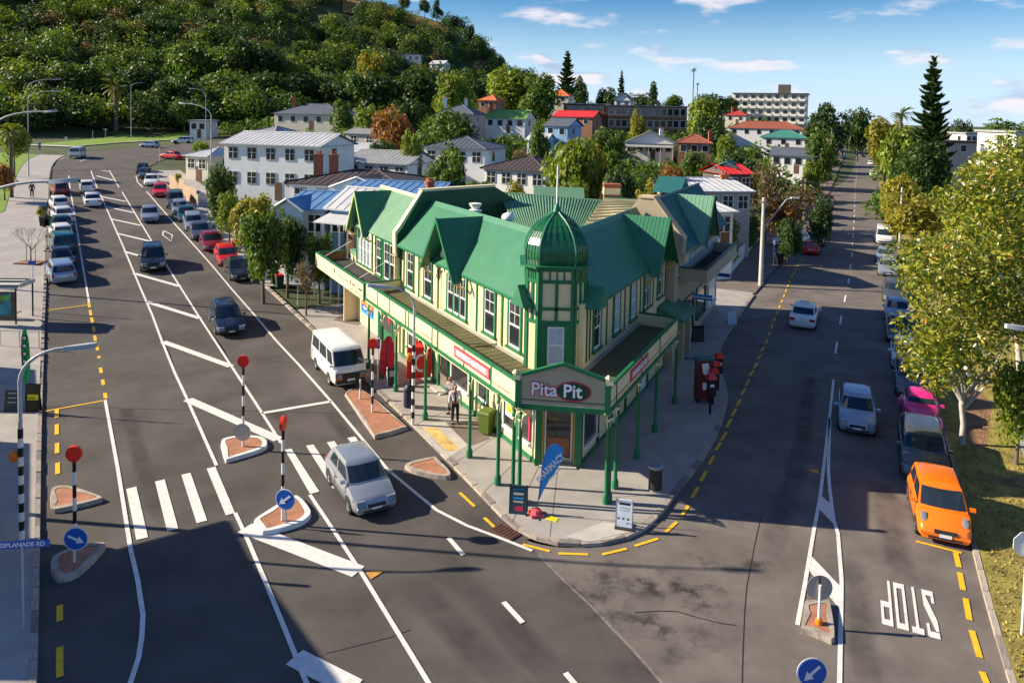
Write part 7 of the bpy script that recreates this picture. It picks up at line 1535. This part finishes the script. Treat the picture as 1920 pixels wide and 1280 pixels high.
def trunk_mesh(var, m_='bark'):
    """unit trunk, height 1 with limbs spreading over radius ~1 above z=.45"""
    key = (var, m_)
    if key in _trunks: return _trunks[key]
    r = random.Random(var * 7 + 3); b = MB(); b.tube([(0, 0, 0), (.01, .01, .25), (-.01, .02, .5), (.02, 0, .8)], [.05, .038, .03, .015], 7)
    for k in range(7):
        a = k * .9 + r.uniform(-.3, .3); z0 = r.uniform(.3, .55); R_ = r.uniform(.22, .4); b.tube([(0, 0, z0), (R_ * .45 * math.cos(a), R_ * .45 * math.sin(a), z0 + .16), (R_ * math.cos(a), R_ * math.sin(a), z0 + r.uniform(.25, .38))], [.024, .016, .006], 5)
    _trunks[key] = b.mesh('trunk', m_, 60); return _trunks[key]
KNAME = dict(dark='broadleaf_tree', mid='broadleaf_tree', light='broadleaf_tree', yellow='broadleaf_tree', autumn='autumn_tree', brown='bare_tree', flatdark='spreading_tree', column='upright_tree', cone='conifer', shrub='shrub')
_nt = [0]
def tree(label, Y, xc, ytop, wpx, kind='dark', hpx=None, base=None, group='trees among the houses', bark='bark', squash=1.0):
    """crown centre column xc, top ytop and width wpx in pixels at distance Y; stands on the terrain"""
    top = AT(xc, ytop, Y); wd = wpx * Y / 1400 / 2; gz = ground(top.x, top.y) if base is None else base
    ch = (hpx * Y / 1400 if hpx else wd * 2 * .95) ; ch = min(ch, max(top.z - gz - .3, 1.0)); _nt[0] += 1; v = _nt[0] % 3
    rt = empty(KNAME[kind], (top.x, top.y, gz), rnd.uniform(0, 6.28), label, 'shrub' if kind == 'shrub' else 'tree', group)
    H = top.z - gz
    if not group.startswith('young'): ch = max(ch, (.93 if group == 'trees among the houses' else .82) * H)
    link('trunk', trunk_mesh(v, bark), rt, (0, 0, -.1), (0, 0, 0), (max(wd * 1.1, H * .35), max(wd * 1.1, H * .35), H * .92 + .1))
    link('crown', crown_mesh(kind, v), rt, (0, 0, H - ch * .52), (0, 0, rnd.uniform(0, 6)), (wd * 1.02, wd * 1.02, ch * .53))
    return rt
T = tree
# foreground and street trees
T('leafy street tree beside the cottage on the main footpath', 52, 495, 365, 100, 'mid', 120, .1, 'trees by the shops'); T('golden green tree behind the street tree by the cottage', 57, 475, 345, 95, 'yellow', 80, None, 'trees by the shops'); T('dense dark bush tree right of the street tree', 54, 540, 385, 75, 'dark', 90, None, 'trees by the shops'); T('grey green round shrub in the cottage garden', 53, 600, 418, 62, 'mid', 60, None, 'trees by the shops'); T('reddish hedge shrub on the footpath edge', 50, 575, 475, 50, 'brown', 55, None, 'trees by the shops')
T('tall hedge bush beside the lamp on the right kerb', 68, 415, 285, 70, 'dark', 100, None, 'trees by the shops'); T('spiky light bush below the white house', 66, 430, 345, 55, 'light', 70, None, 'trees by the shops'); T('small yellow street sapling on the upper right footpath', 92, 335, 322, 14, 'yellow', 26, None, 'young street trees', 'bark_pale'); T('yellow sapling on the left kerb by the bins', 74, 76, 386, 16, 'yellow', 44, None, 'young street trees', 'bark_pale'); T('palm like bush beside the top bend', 112, 376, 258, 40, 'light', 40, None, 'trees by the shops'); T('flowering bush at the far left edge', 82, 8, 300, 60, 'autumn', 45, None, 'trees on the left footpath'); T('small leafy tree at the upper left footpath', 100, 25, 215, 55, 'light', 60, None, 'trees on the left footpath'); T('clipped round bush on the lawn, left one', 195, 103, 218, 16, 'yellow', 16, None, 'clipped bushes on the park lawn'); T('clipped round bush on the lawn, right one', 195, 126, 218, 22, 'yellow', 20, None, 'clipped bushes on the park lawn'); T('low garden bed shrub on the park lawn', 196, 150, 230, 36, 'mid', 26, None, 'clipped bushes on the park lawn'); T('reddish low shrub on the park lawn', 196, 97, 238, 28, 'autumn', 18, None, 'clipped bushes on the park lawn')
# middle ground
mid_list = [(72, 842, 248, 92, 'mid', 110, 'big round glossy tree behind the blue long roof'), (78, 1075, 222, 120, 'light', 130, 'large yellow green tree in the middle of the gardens'), (66, 1072, 310, 85, 'light', 62, 'round light green tree right above the rear roof'), (80, 1120, 250, 70, 'yellow', 90, 'golden tree right of the large yellow green tree'), (74, 1165, 285, 75, 'dark', 75, 'dark bushy tree behind the brick chimney'), (70, 1215, 320, 60, 'yellow', 55, 'golden shrubs behind the side street shop'), (78, 1262, 290, 60, 'autumn', 60, 'russet tree below the verandah house'), (85, 970, 325, 55, 'yellow', 45, 'golden shrub behind the dark green fire wall'), (82, 900, 322, 75, 'mid', 36, 'spiky hedge behind the fire wall'), (100, 770, 235, 50, 'light', 50, 'yellow green tree above the white cottage'), (108, 715, 248, 62, 'dark', 48, 'dark round bush above the white cottage'), (120, 735, 192, 90, 'autumn', 60, 'tan leaved tree above the low garage'), (130, 690, 190, 60, 'light', 60, 'light green tree left of the tan leaved tree'), (150, 645, 178, 55, 'mid', 62, 'tree right of the slate villa'), (100, 570, 228, 84, 'light', 38, 'feathery hedge below the slate villa'), (140, 850, 195, 100, 'mid', 60, 'green trees in front of the tan villa'), (160, 770, 172, 80, 'dark', 75, 'dark tree left of the tan villa'), (190, 850, 118, 85, 'light', 100, 'tall rounded light tree above the tan villa'), (235, 700, 82, 65, 'yellow', 80, 'tall yellow green tree on the hill foot'), (215, 690, 118, 105, 'dark', 80, 'wide dark tree below the yellow hill tree'), (215, 770, 112, 120, 'dark', 90, 'broad dark tree below the long white hill house'), (240, 960, 115, 130, 'light', 80, 'big light green tree cluster under the hill slope'), (225, 1010, 128, 90, 'mid', 80, 'round green tree left of the orange roof'), (120, 985, 268, 60, 'brown', 40, 'dry hedge below the small pale blue house'), (110, 1010, 215, 44, 'mid', 50, 'narrow tree left of the blue house'), (100, 1140, 270, 70, 'mid', 50, 'garden tree below the school, left one'), (180, 1196, 196, 34, 'yellow', 40, 'golden tree in front of the school'), (150, 1140, 232, 80, 'mid', 30, 'shrubs along the school bank'), (140, 1250, 300, 50, 'mid', 40, 'small tree right of the verandah house'), (190, 1320, 165, 80, 'light', 90, 'tall leafy tree right of the school'), (185, 1330, 205, 70, 'dark', 60, 'dark lower tree right of the school'), (120, 1310, 275, 80, 'mid', 50, 'green tree in front of the brick house'), (110, 1385, 265, 90, 'dark', 60, 'dark tree below the red tiled house'), (130, 1365, 240, 46, 'light', 50, 'light round tree left of the red tiled house'), (84, 1440, 275, 70, 'brown', 90, 'brown drooping tree by the side street'), (200, 1545, 176, 95, 'dark', 110, 'big dark domed tree left of the side street'), (150, 1540, 230, 60, 'mid', 70, 'mid green tree below the big dark dome'), (260, 1612, 186, 70, 'dark', 75, 'dark spreading tree at the end of the side street'), (95, 1495, 330, 90, 'brown', 70, 'rusty bush mass left of the side street'), (84, 1465, 365, 80, 'autumn', 60, 'reddish street tree left of the side street'), (72, 1480, 395, 60, 'dark', 55, 'dark street tree near the parked red hatchback'), (78, 1540, 350, 50, 'dark', 60, 'dark street tree overhanging the parked cars'), (68, 1362, 398, 70, 'light', 75, 'light green garden bush beside the teal roof'), (76, 1402, 395, 60, 'mid', 60, 'green garden bush between the teal roof and the pale pole'), (130, 1520, 290, 40, 'light', 60, 'light tree beside the second power pole')]
for Y, x, y, w_, k, h, l in mid_list: T(l, Y, x, y, w_, k, h)
# right side
for Y, x, y, w_, k, h, l in [(150, 1665, 205, 90, 'yellow', 90, 'golden tree on the right of the side street'), (120, 1700, 212, 90, 'light', 110, 'light green tree below the tall pine'), (105, 1730, 245, 120, 'dark', 95, 'dark spreading cedar right of the side street'), (88, 1690, 315, 90, 'yellow', 95, 'yellow street tree right of the side street, far one'), (76, 1720, 345, 130, 'yellow', 110, 'yellow street tree right of the side street, near one'), (180, 1800, 210, 60, 'dark', 60, 'dark tree right of the tall pine'), (210, 1890, 215, 120, 'mid', 60, 'flat topped tree at the right skyline'), (190, 1855, 235, 60, 'dark', 40, 'low dark tree at the right skyline'), (60, 1850, 395, 120, 'magn', 60, '')][:8]: T(l, Y, x, y, w_, k, h, None, 'trees right of the side street')
# skyline
for Y, x, y, w_, k, h, l in [(300, 1145, 155, 60, 'dark', 40, 'rounded tree on the skyline left of the small pine'), (300, 1195, 165, 70, 'dark', 32, 'low trees on the skyline above the school'), (290, 1225, 156, 46, 'cone', 50, 'pointed tree on the skyline above the school'), (300, 1265, 168, 50, 'mid', 34, 'round tree on the skyline left of the tall thin palm'), (310, 1335, 166, 80, 'dark', 36, 'dark tree mass on the skyline right of the tall thin palm'), (330, 1370, 172, 40, 'dark', 34, 'tree touching the apartment block on its left'), (300, 1090, 132, 40, 'dark', 60, 'dark shaggy conifer beside the left skyline pine'), (240, 1110, 186, 36, 'mid', 30, 'small tree left of the school wing')]: T(l, Y, x, y, w_, k, h, None, 'trees on the skyline')
# hill foot individuals
hf = [(205, 60, 118, 130, 'dark', 100), (210, 150, 100, 120, 'mid', 110), (215, 255, 105, 120, 'dark', 100), (205, 330, 130, 110, 'dark', 100), (235, 360, 60, 130, 'mid', 110), (215, 420, 125, 120, 'mid', 90), (225, 500, 120, 110, 'dark', 100), (235, 570, 125, 110, 'dark', 100), (200, 20, 150, 110, 'mid', 90), (200, 110, 165, 80, 'light', 70), (200, 285, 160, 70, 'dark', 80), (240, 470, 50, 120, 'flatdark', 110), (230, 630, 140, 80, 'dark', 90), (195, 345, 178, 60, 'mid', 60), (195, 180, 185, 70, 'dark', 60), (250, 540, 85, 90, 'light', 70)]
pos_words = ['far left', 'left of the palm, upper', 'above the palm', 'right of the lawn lamp', 'pale topped, above the bend', 'above the white house', 'left of the slate villa', 'above the slate villa', 'at the left edge', 'light, above the lawn shrubs', 'just right of the palm', 'layered, high above the white house', 'right of the slate villa chimney', 'low, by the far street lamp', 'low, left of the palm', 'light, on the slope above the villa']
for (Y, x, y, w_, k, h), pw in zip(hf, pos_words): T('big tree at the hill foot, ' + pw, Y, x, y, w_, k, h, None, 'big trees at the foot of the hill')
for x, y, l in ((797, -8, 'left of two lone trees on the bare hill top'), (758, -10, 'right of two lone trees on the bare hill top'), (714, 2, 'small lone tree on the hill top left of the bare patch')): T(l, 425, x, y, 26, 'dark', 22, None, 'lone trees on the hill top')
T('dark pine crowning the right end of the hill top', 430, 820, 0, 34, 'cone', 34, None, 'lone trees on the hill top'); T('small tree on the right slope of the hill', 420, 882, 40, 18, 'dark', 22, None, 'lone trees on the hill top')

# the wood on the hill: one mass of crowns
def forest():
    rng = np.random.default_rng(5); Cs, Us, Vs = [[] for _ in range(4)], [[] for _ in range(4)], [[] for _ in range(4)]
    spots = []
    tries = 0
    while len(spots) < 980 and tries < 60000:
        tries += 1; a = rng.uniform(-43, 1.8); r = rng.uniform(212, 470); x, y = r * math.sin(R(a)), r * math.cos(R(a)); z = ground(x, y)
        u = 960 + 1400 * math.tan(R(a))
        if u > 560 and r < 250: continue
        if r > 405 and 650 < u < 835: continue
        if r < 300 and u > 700: continue
        spots.append((x, y, z, r))
    for x, y, z, r in spots:
        s = rng.uniform(4.2, 8.2); k = int(rng.choice(4, p=[.48, .30, .14, .08])); C, Rr = crown_clumps(rng, 18, 'round')
        c, u, v = leaves(rng, C, Rr * 1.15, 330, .07); q = np.array([s, s, s * rng.uniform(.8, 1.15)]); Cs[k].append(c * q + np.array([x, y, z + s * .75])); Us[k].append(u * s); Vs[k].append(v * s)
    names = ['leaf_dark', 'leaf_mid', 'leaf_light', 'leaf_brown']
    allC = np.concatenate([np.concatenate(c) for c in Cs]); allU = np.concatenate([np.concatenate(c) for c in Us]); allV = np.concatenate([np.concatenate(c) for c in Vs]); cnt = [sum(len(q) for q in c) for c in Cs]
    me = quads_mesh('hill_forest', allC, allU, allV, names[0])
    for n in names[1:]: me.materials.append(M[n])
    me.polygons.foreach_set('material_index', np.repeat(np.arange(4), cnt).astype(np.int32))
    o = bpy.data.objects.new('hill_forest', me); COL.objects.link(o); tag(o, 'dense evergreen forest covering the hillside', 'forest', kind='stuff')
    return len(allC)
forest()
def understorey():
    """hedges and garden green between the houses, too dense to count"""
    rng = np.random.default_rng(11); Cs, Us, Vs = [], [], []
    n = 0
    while n < 900:
        a = rng.uniform(-22, 36); r = rng.uniform(72, 330); u = 960 + 1400 * math.tan(R(a)); x, y = r * math.sin(R(a)), r * math.cos(R(a))
        if u < 560 and r < 95: continue
        if 1555 < u < 1660 or u > 1660 and r < 110: continue
        if u < 520 and r < 190: continue
        if 1400 < u <= 1555 and r < 135: continue
        if any(abs(x - fx) < fw and fy - 9 - r * .06 < y < fy + fd for fx, fy, fw, fd in FOOT): continue
        s = rng.uniform(1.5, 3.6) * (1 + r / 300); C, Rr = crown_clumps(rng, 10, 'round'); c, uu, vv = leaves(rng, C, Rr * 1.2, 240, .095); q = np.array([s, s, s * .9]); Cs.append(c * q + np.array([x, y, ground(x, y) + s * .25])); Us.append(uu * s); Vs.append(vv * s); n += 1
    me = quads_mesh('garden_greenery', np.concatenate(Cs), np.concatenate(Us), np.concatenate(Vs), 'leaf_mid'); o = bpy.data.objects.new('garden_greenery', me); COL.objects.link(o); tag(o, 'low garden greenery filling the slope between houses', 'greenery', kind='stuff')
understorey()
# bare golden grass on the hill top
hp = [AT(u, 0, 405) for u in (640, 690, 740, 790, 835)]
b = MB(); rows = []
for r in (398, 405, 415, 430, 450):
    row = []
    for u in (640, 680, 720, 760, 800, 836):
        a = math.atan((u - 960) / 1400); x, y = r * math.sin(a), r * math.cos(a); row.append(len(b.v)); b.v.append((x, y, ground(x, y) + 1.2))
    rows.append(row)
for i in range(4):
    for k in range(5): b.f.append([rows[i][k], rows[i][k + 1], rows[i + 1][k + 1], rows[i + 1][k]]); b.m.append(0)
tag(b.build('hilltop_grass', CM_('gold_grass', (.32, .19, .04), rough=.95, var=.4, vscale=.1), smooth=60), kind='structure')

# Norfolk pines: whorls of upswept branches
def norfolk_mesh(seed, whorls=25, m_='leaf_pine'):
    rng = np.random.default_rng(seed); Cs, Us, Vs = [], [], []
    for i in range(whorls):
        f = i / (whorls - 1); z = .22 + .76 * f; ln = .27 * (1 - f) ** .6 + .015; nb_ = 6 if f < .9 else 4
        for k in range(nb_):
            a = 2 * math.pi * k / nb_ + i * .5 + rng.uniform(-.3, .3); n = max(8, int(150 * ln)); L_ = ln * rng.uniform(.62, 1.12); zj = rng.uniform(-.012, .012); lift = rng.uniform(.6, 1.9)
            for t in np.linspace(.12, 1, n):
                p = np.array([math.cos(a) * L_ * t, math.sin(a) * L_ * t, z + zj - .02 * t + .05 * lift * t * t * (1.2 - f)])
                for s in (-1, 1):
                    side = np.array([-math.sin(a), math.cos(a), 0]) * s * .032 * (1.2 - t * .6); u = side + np.array([math.cos(a), math.sin(a), 0]) * .012 + np.array([0, 0, .014]); v = np.array([math.cos(a), math.sin(a), .3]) * .011
                    Cs.append(p + side * .5); Us.append(u); Vs.append(v)
    return quads_mesh('foliage', np.array(Cs), np.array(Us), np.array(Vs), m_)
nm1 = norfolk_mesh(3); ntrunk = MB().tube([(0, 0, 0), (0, 0, .5), (0, 0, 1)], [.014, .010, .002], 8).mesh('trunk', 'bark', 60)
def norfolk(label, Y, x, yt, wpx, yb=None):
    top = AT(x, yt, Y); g = ground(top.x, top.y); h = top.z - g; rt = empty('norfolk_pine', (top.x, top.y, g), rnd.uniform(0, 6), label, 'pine tree', 'tall symmetrical pines'); wd = wpx * Y / 1400 / 2 / .27
    link('trunk', ntrunk, rt, scale=(max(wd, h * .5), max(wd, h * .5), h)); link('foliage', nm1, rt, scale=(wd, wd, h)); return rt
norfolk('tall symmetrical pine rising above the right of the side street', 112, 1752, 103, 84); norfolk('symmetrical pine on the left skyline above the orange roof', 285, 1064, 95, 48); norfolk('small symmetrical pine on the skyline above the school', 330, 1166, 132, 22)
# palms
def palm_mesh(seed, nf=34, droop=.9, m_='leaf_palm'):
    rng = np.random.default_rng(seed); Cs, Us, Vs = [], [], []
    for k in range(nf):
        a = rng.uniform(0, 6.28); el = rng.uniform(-.2, 1.2); L_ = rng.uniform(.8, 1.05); p = np.zeros(3); d = np.array([math.cos(a) * math.cos(el), math.sin(a) * math.cos(el), math.sin(el)])
        for t in range(16):
            d = d + np.array([0, 0, -droop * .09]); d /= np.linalg.norm(d); p = p + d * L_ / 16; side = np.cross(d, [0, 0, 1]); side /= np.linalg.norm(side) + 1e-6; w_ = .13 * math.sin(math.pi * min(1, (t + 2) / 17)) + .02
            for s in (-1, 1): Cs.append(p + side * s * w_ * .5 - np.array([0, 0, .02])); Us.append(side * s * w_ * .6 + np.array([0, 0, -.035])); Vs.append(d * .028)
    return quads_mesh('fronds', np.array(Cs), np.array(Us), np.array(Vs), m_)
pm = palm_mesh(2)
def palm(label, Y, x, yc, wpx, r=.35, group='palms'):
    c = AT(x, yc, Y); g = ground(c.x, c.y); rt = empty('palm_tree', (c.x, c.y, g), rnd.uniform(0, 6), label, 'palm', group); s = wpx * Y / 1400 / 2
    MB().tube([(0, 0, -.2), (0, 0, (c.z - g) * .5), (0, 0, c.z - g)], [r, r * .85, r * .9], 9).build('trunk', 'bark', rt, smooth=60, rel=False); link('fronds', pm, rt, (0, 0, c.z - g), scale=(s, s, s * 1.0)); return rt
palm('stout date palm on the lawn below the wooded hill', 190, 217, 165, 64, .55); palm('tall thin palm on the skyline', 300, 1301, 132, 14, .22); palm('second thin palm on the skyline beside the tall one', 305, 1308, 158, 10, .2); palm('bushy palm at the upper left edge', 84, 20, 250, 60, .22); palm('palm crown behind the magnolia', 130, 1690, 215, 50, .3); palm('low spiky palm beside the cottage', 58, 470, 390, 60, .2); palm('palm by the russet tree in the gardens', 76, 1230, 330, 44, .2); palm('flax like palm behind the side street shop', 68, 1240, 345, 36, .15)
# the big magnolia at the right edge, with large leaves and white flowers
def magnolia():
    base = W(1803, 832, .12); rt = empty('magnolia_tree', base, 0, 'large yellow green magnolia with white flowers overhanging the parked cars', 'tree', 'magnolias on the verge')
    rng = np.random.default_rng(21); b = MB(); b.tube([(0, 0, 0), (.02, 0, .9), (-.05, .1, 1.7), (.1, .2, 2.6)], [.13, .11, .10, .08], 9)
    top = Vector((.1, .2, 2.4))
    for k in range(12):
        a = k * .52 + rng.uniform(-.2, .2); L_ = rng.uniform(1.2, 2.6); b.tube([(0, .05, 1.5 + .06 * k), (math.cos(a) * L_ * .5, math.sin(a) * L_ * .5 + .1, 2.5 + .08 * k), (math.cos(a) * L_, math.sin(a) * L_ + .2, 3.4 + rng.uniform(0, 1.6))], [.07, .05, .015], 6)
    b.build('trunk', 'bark_pale', rt, smooth=60, rel=False)
    Cc, Rr = [], []
    def blob(cx, cy, w_, h_, n, Y0, Y1):
        for _ in range(n):
            a = rng.uniform(0, 6.28); q = math.sqrt(rng.random()); p = AT(cx + math.cos(a) * q * w_, cy + math.sin(a) * q * h_, rng.uniform(Y0, Y1)); Cc.append(np.array(p - base)); Rr.append(rng.uniform(.45, .8))
    blob(1800, 560, 110, 110, 70, 28.5, 33); blob(1790, 670, 85, 50, 26, 28, 31.5); blob(1740, 490, 55, 45, 16, 31, 34)
    c, u, v = leaves(rng, Cc, Rr, 230, .12, up=.2, aspect=.42, jit=.9); o = bpy.data.objects.new('crown', quads_mesh('crown', c, u, v, 'leaf_magnolia')); COL.objects.link(o); o.parent = rt
    fm = MB().lathe([(.02, 0), (.07, .03), (.09, .08), (.05, .07)], 8).mesh('flower', 'blossom', 60)
    for i in rng.choice(len(Cc), 26): p = Cc[i] + np.array([rng.uniform(-.3, .3), -Rr[i] * .9, rng.uniform(0, .4)]); link('flower', fm, rt, tuple(p), (R(60), 0, rng.uniform(0, 6)))
    b2 = W(1905, 745, .12); r2 = empty('magnolia_tree', b2, 0, 'taller magnolia filling the right edge behind the front one', 'tree', 'magnolias on the verge'); MB().tube([(0, 0, 0), (.1, 0, 1.6), (0, .2, 3.2), (.2, .2, 5.5)], [.2, .16, .12, .05], 9).build('trunk', 'bark_pale', r2, smooth=60, rel=False)
    Cc, Rr = [], []
    for cx, cy, w_, h_, n, Y0, Y1 in ((1880, 400, 90, 100, 62, 32, 38), (1910, 300, 70, 40, 26, 34, 38), (1830, 380, 60, 60, 24, 35, 39), (1890, 530, 90, 110, 56, 30, 36), (1985, 450, 90, 190, 50, 32, 38)):
        for _ in range(n): a = rng.uniform(0, 6.28); q = math.sqrt(rng.random()); p = AT(cx + math.cos(a) * q * w_, cy + math.sin(a) * q * h_, rng.uniform(Y0, Y1)); Cc.append(np.array(p - b2)); Rr.append(rng.uniform(.5, .9))
    c, u, v = leaves(rng, Cc, Rr, 210, .125, up=.2, aspect=.42, jit=.9); o = bpy.data.objects.new('crown', quads_mesh('crown', c, u, v, 'leaf_magnolia')); COL.objects.link(o); o.parent = r2
    for i in rng.choice(len(Cc), 22): p = Cc[i] + np.array([rng.uniform(-.3, .3), -Rr[i] * .9, rng.uniform(0, .4)]); link('flower', fm, r2, tuple(p), (R(60), 0, rng.uniform(0, 6)))
magnolia()
T('bright green hedge at the right edge below the magnolia', 30, 1918, 640, 110, 'light', 190, None, 'trees among the houses')
# bare young tree in its planter on the left footpath
bt = empty('bare_tree', W(58, 492, .15), 0, 'leafless young tree in a square soil bed on the left footpath', 'tree'); r_ = random.Random(4); b = MB(); b.tube([(0, 0, 0), (0, 0, 1.2)], [.05, .035], 6)
def twig(p, d, L_, r0, lv):
    q = p + d * L_; b.tube([p, q], [r0, r0 * .6], 5, cap=False)
    if lv:
        for _ in range(3): twig(q, (d + Vector((r_.uniform(-.6, .6), r_.uniform(-.6, .6), r_.uniform(-.05, .5)))).normalized(), L_ * .7, r0 * .55, lv - 1)
for k in range(6): twig(Vector((0, 0, .9 + .06 * k)), Vector((math.cos(k), math.sin(k), 1.1)).normalized(), .8, .022, 3)
b.build('trunk', 'bark', bt, rel=False); MB().box((0, 0, .02), (1.9, 1.4, .08)).build('soil_bed', 'dirt', bt, rel=False)
for k in (-.35, .35): MB().tube([(k, 0, 0), (k, 0, 1.5)], .025, 5).build('stake', 'timber', bt, rel=False)
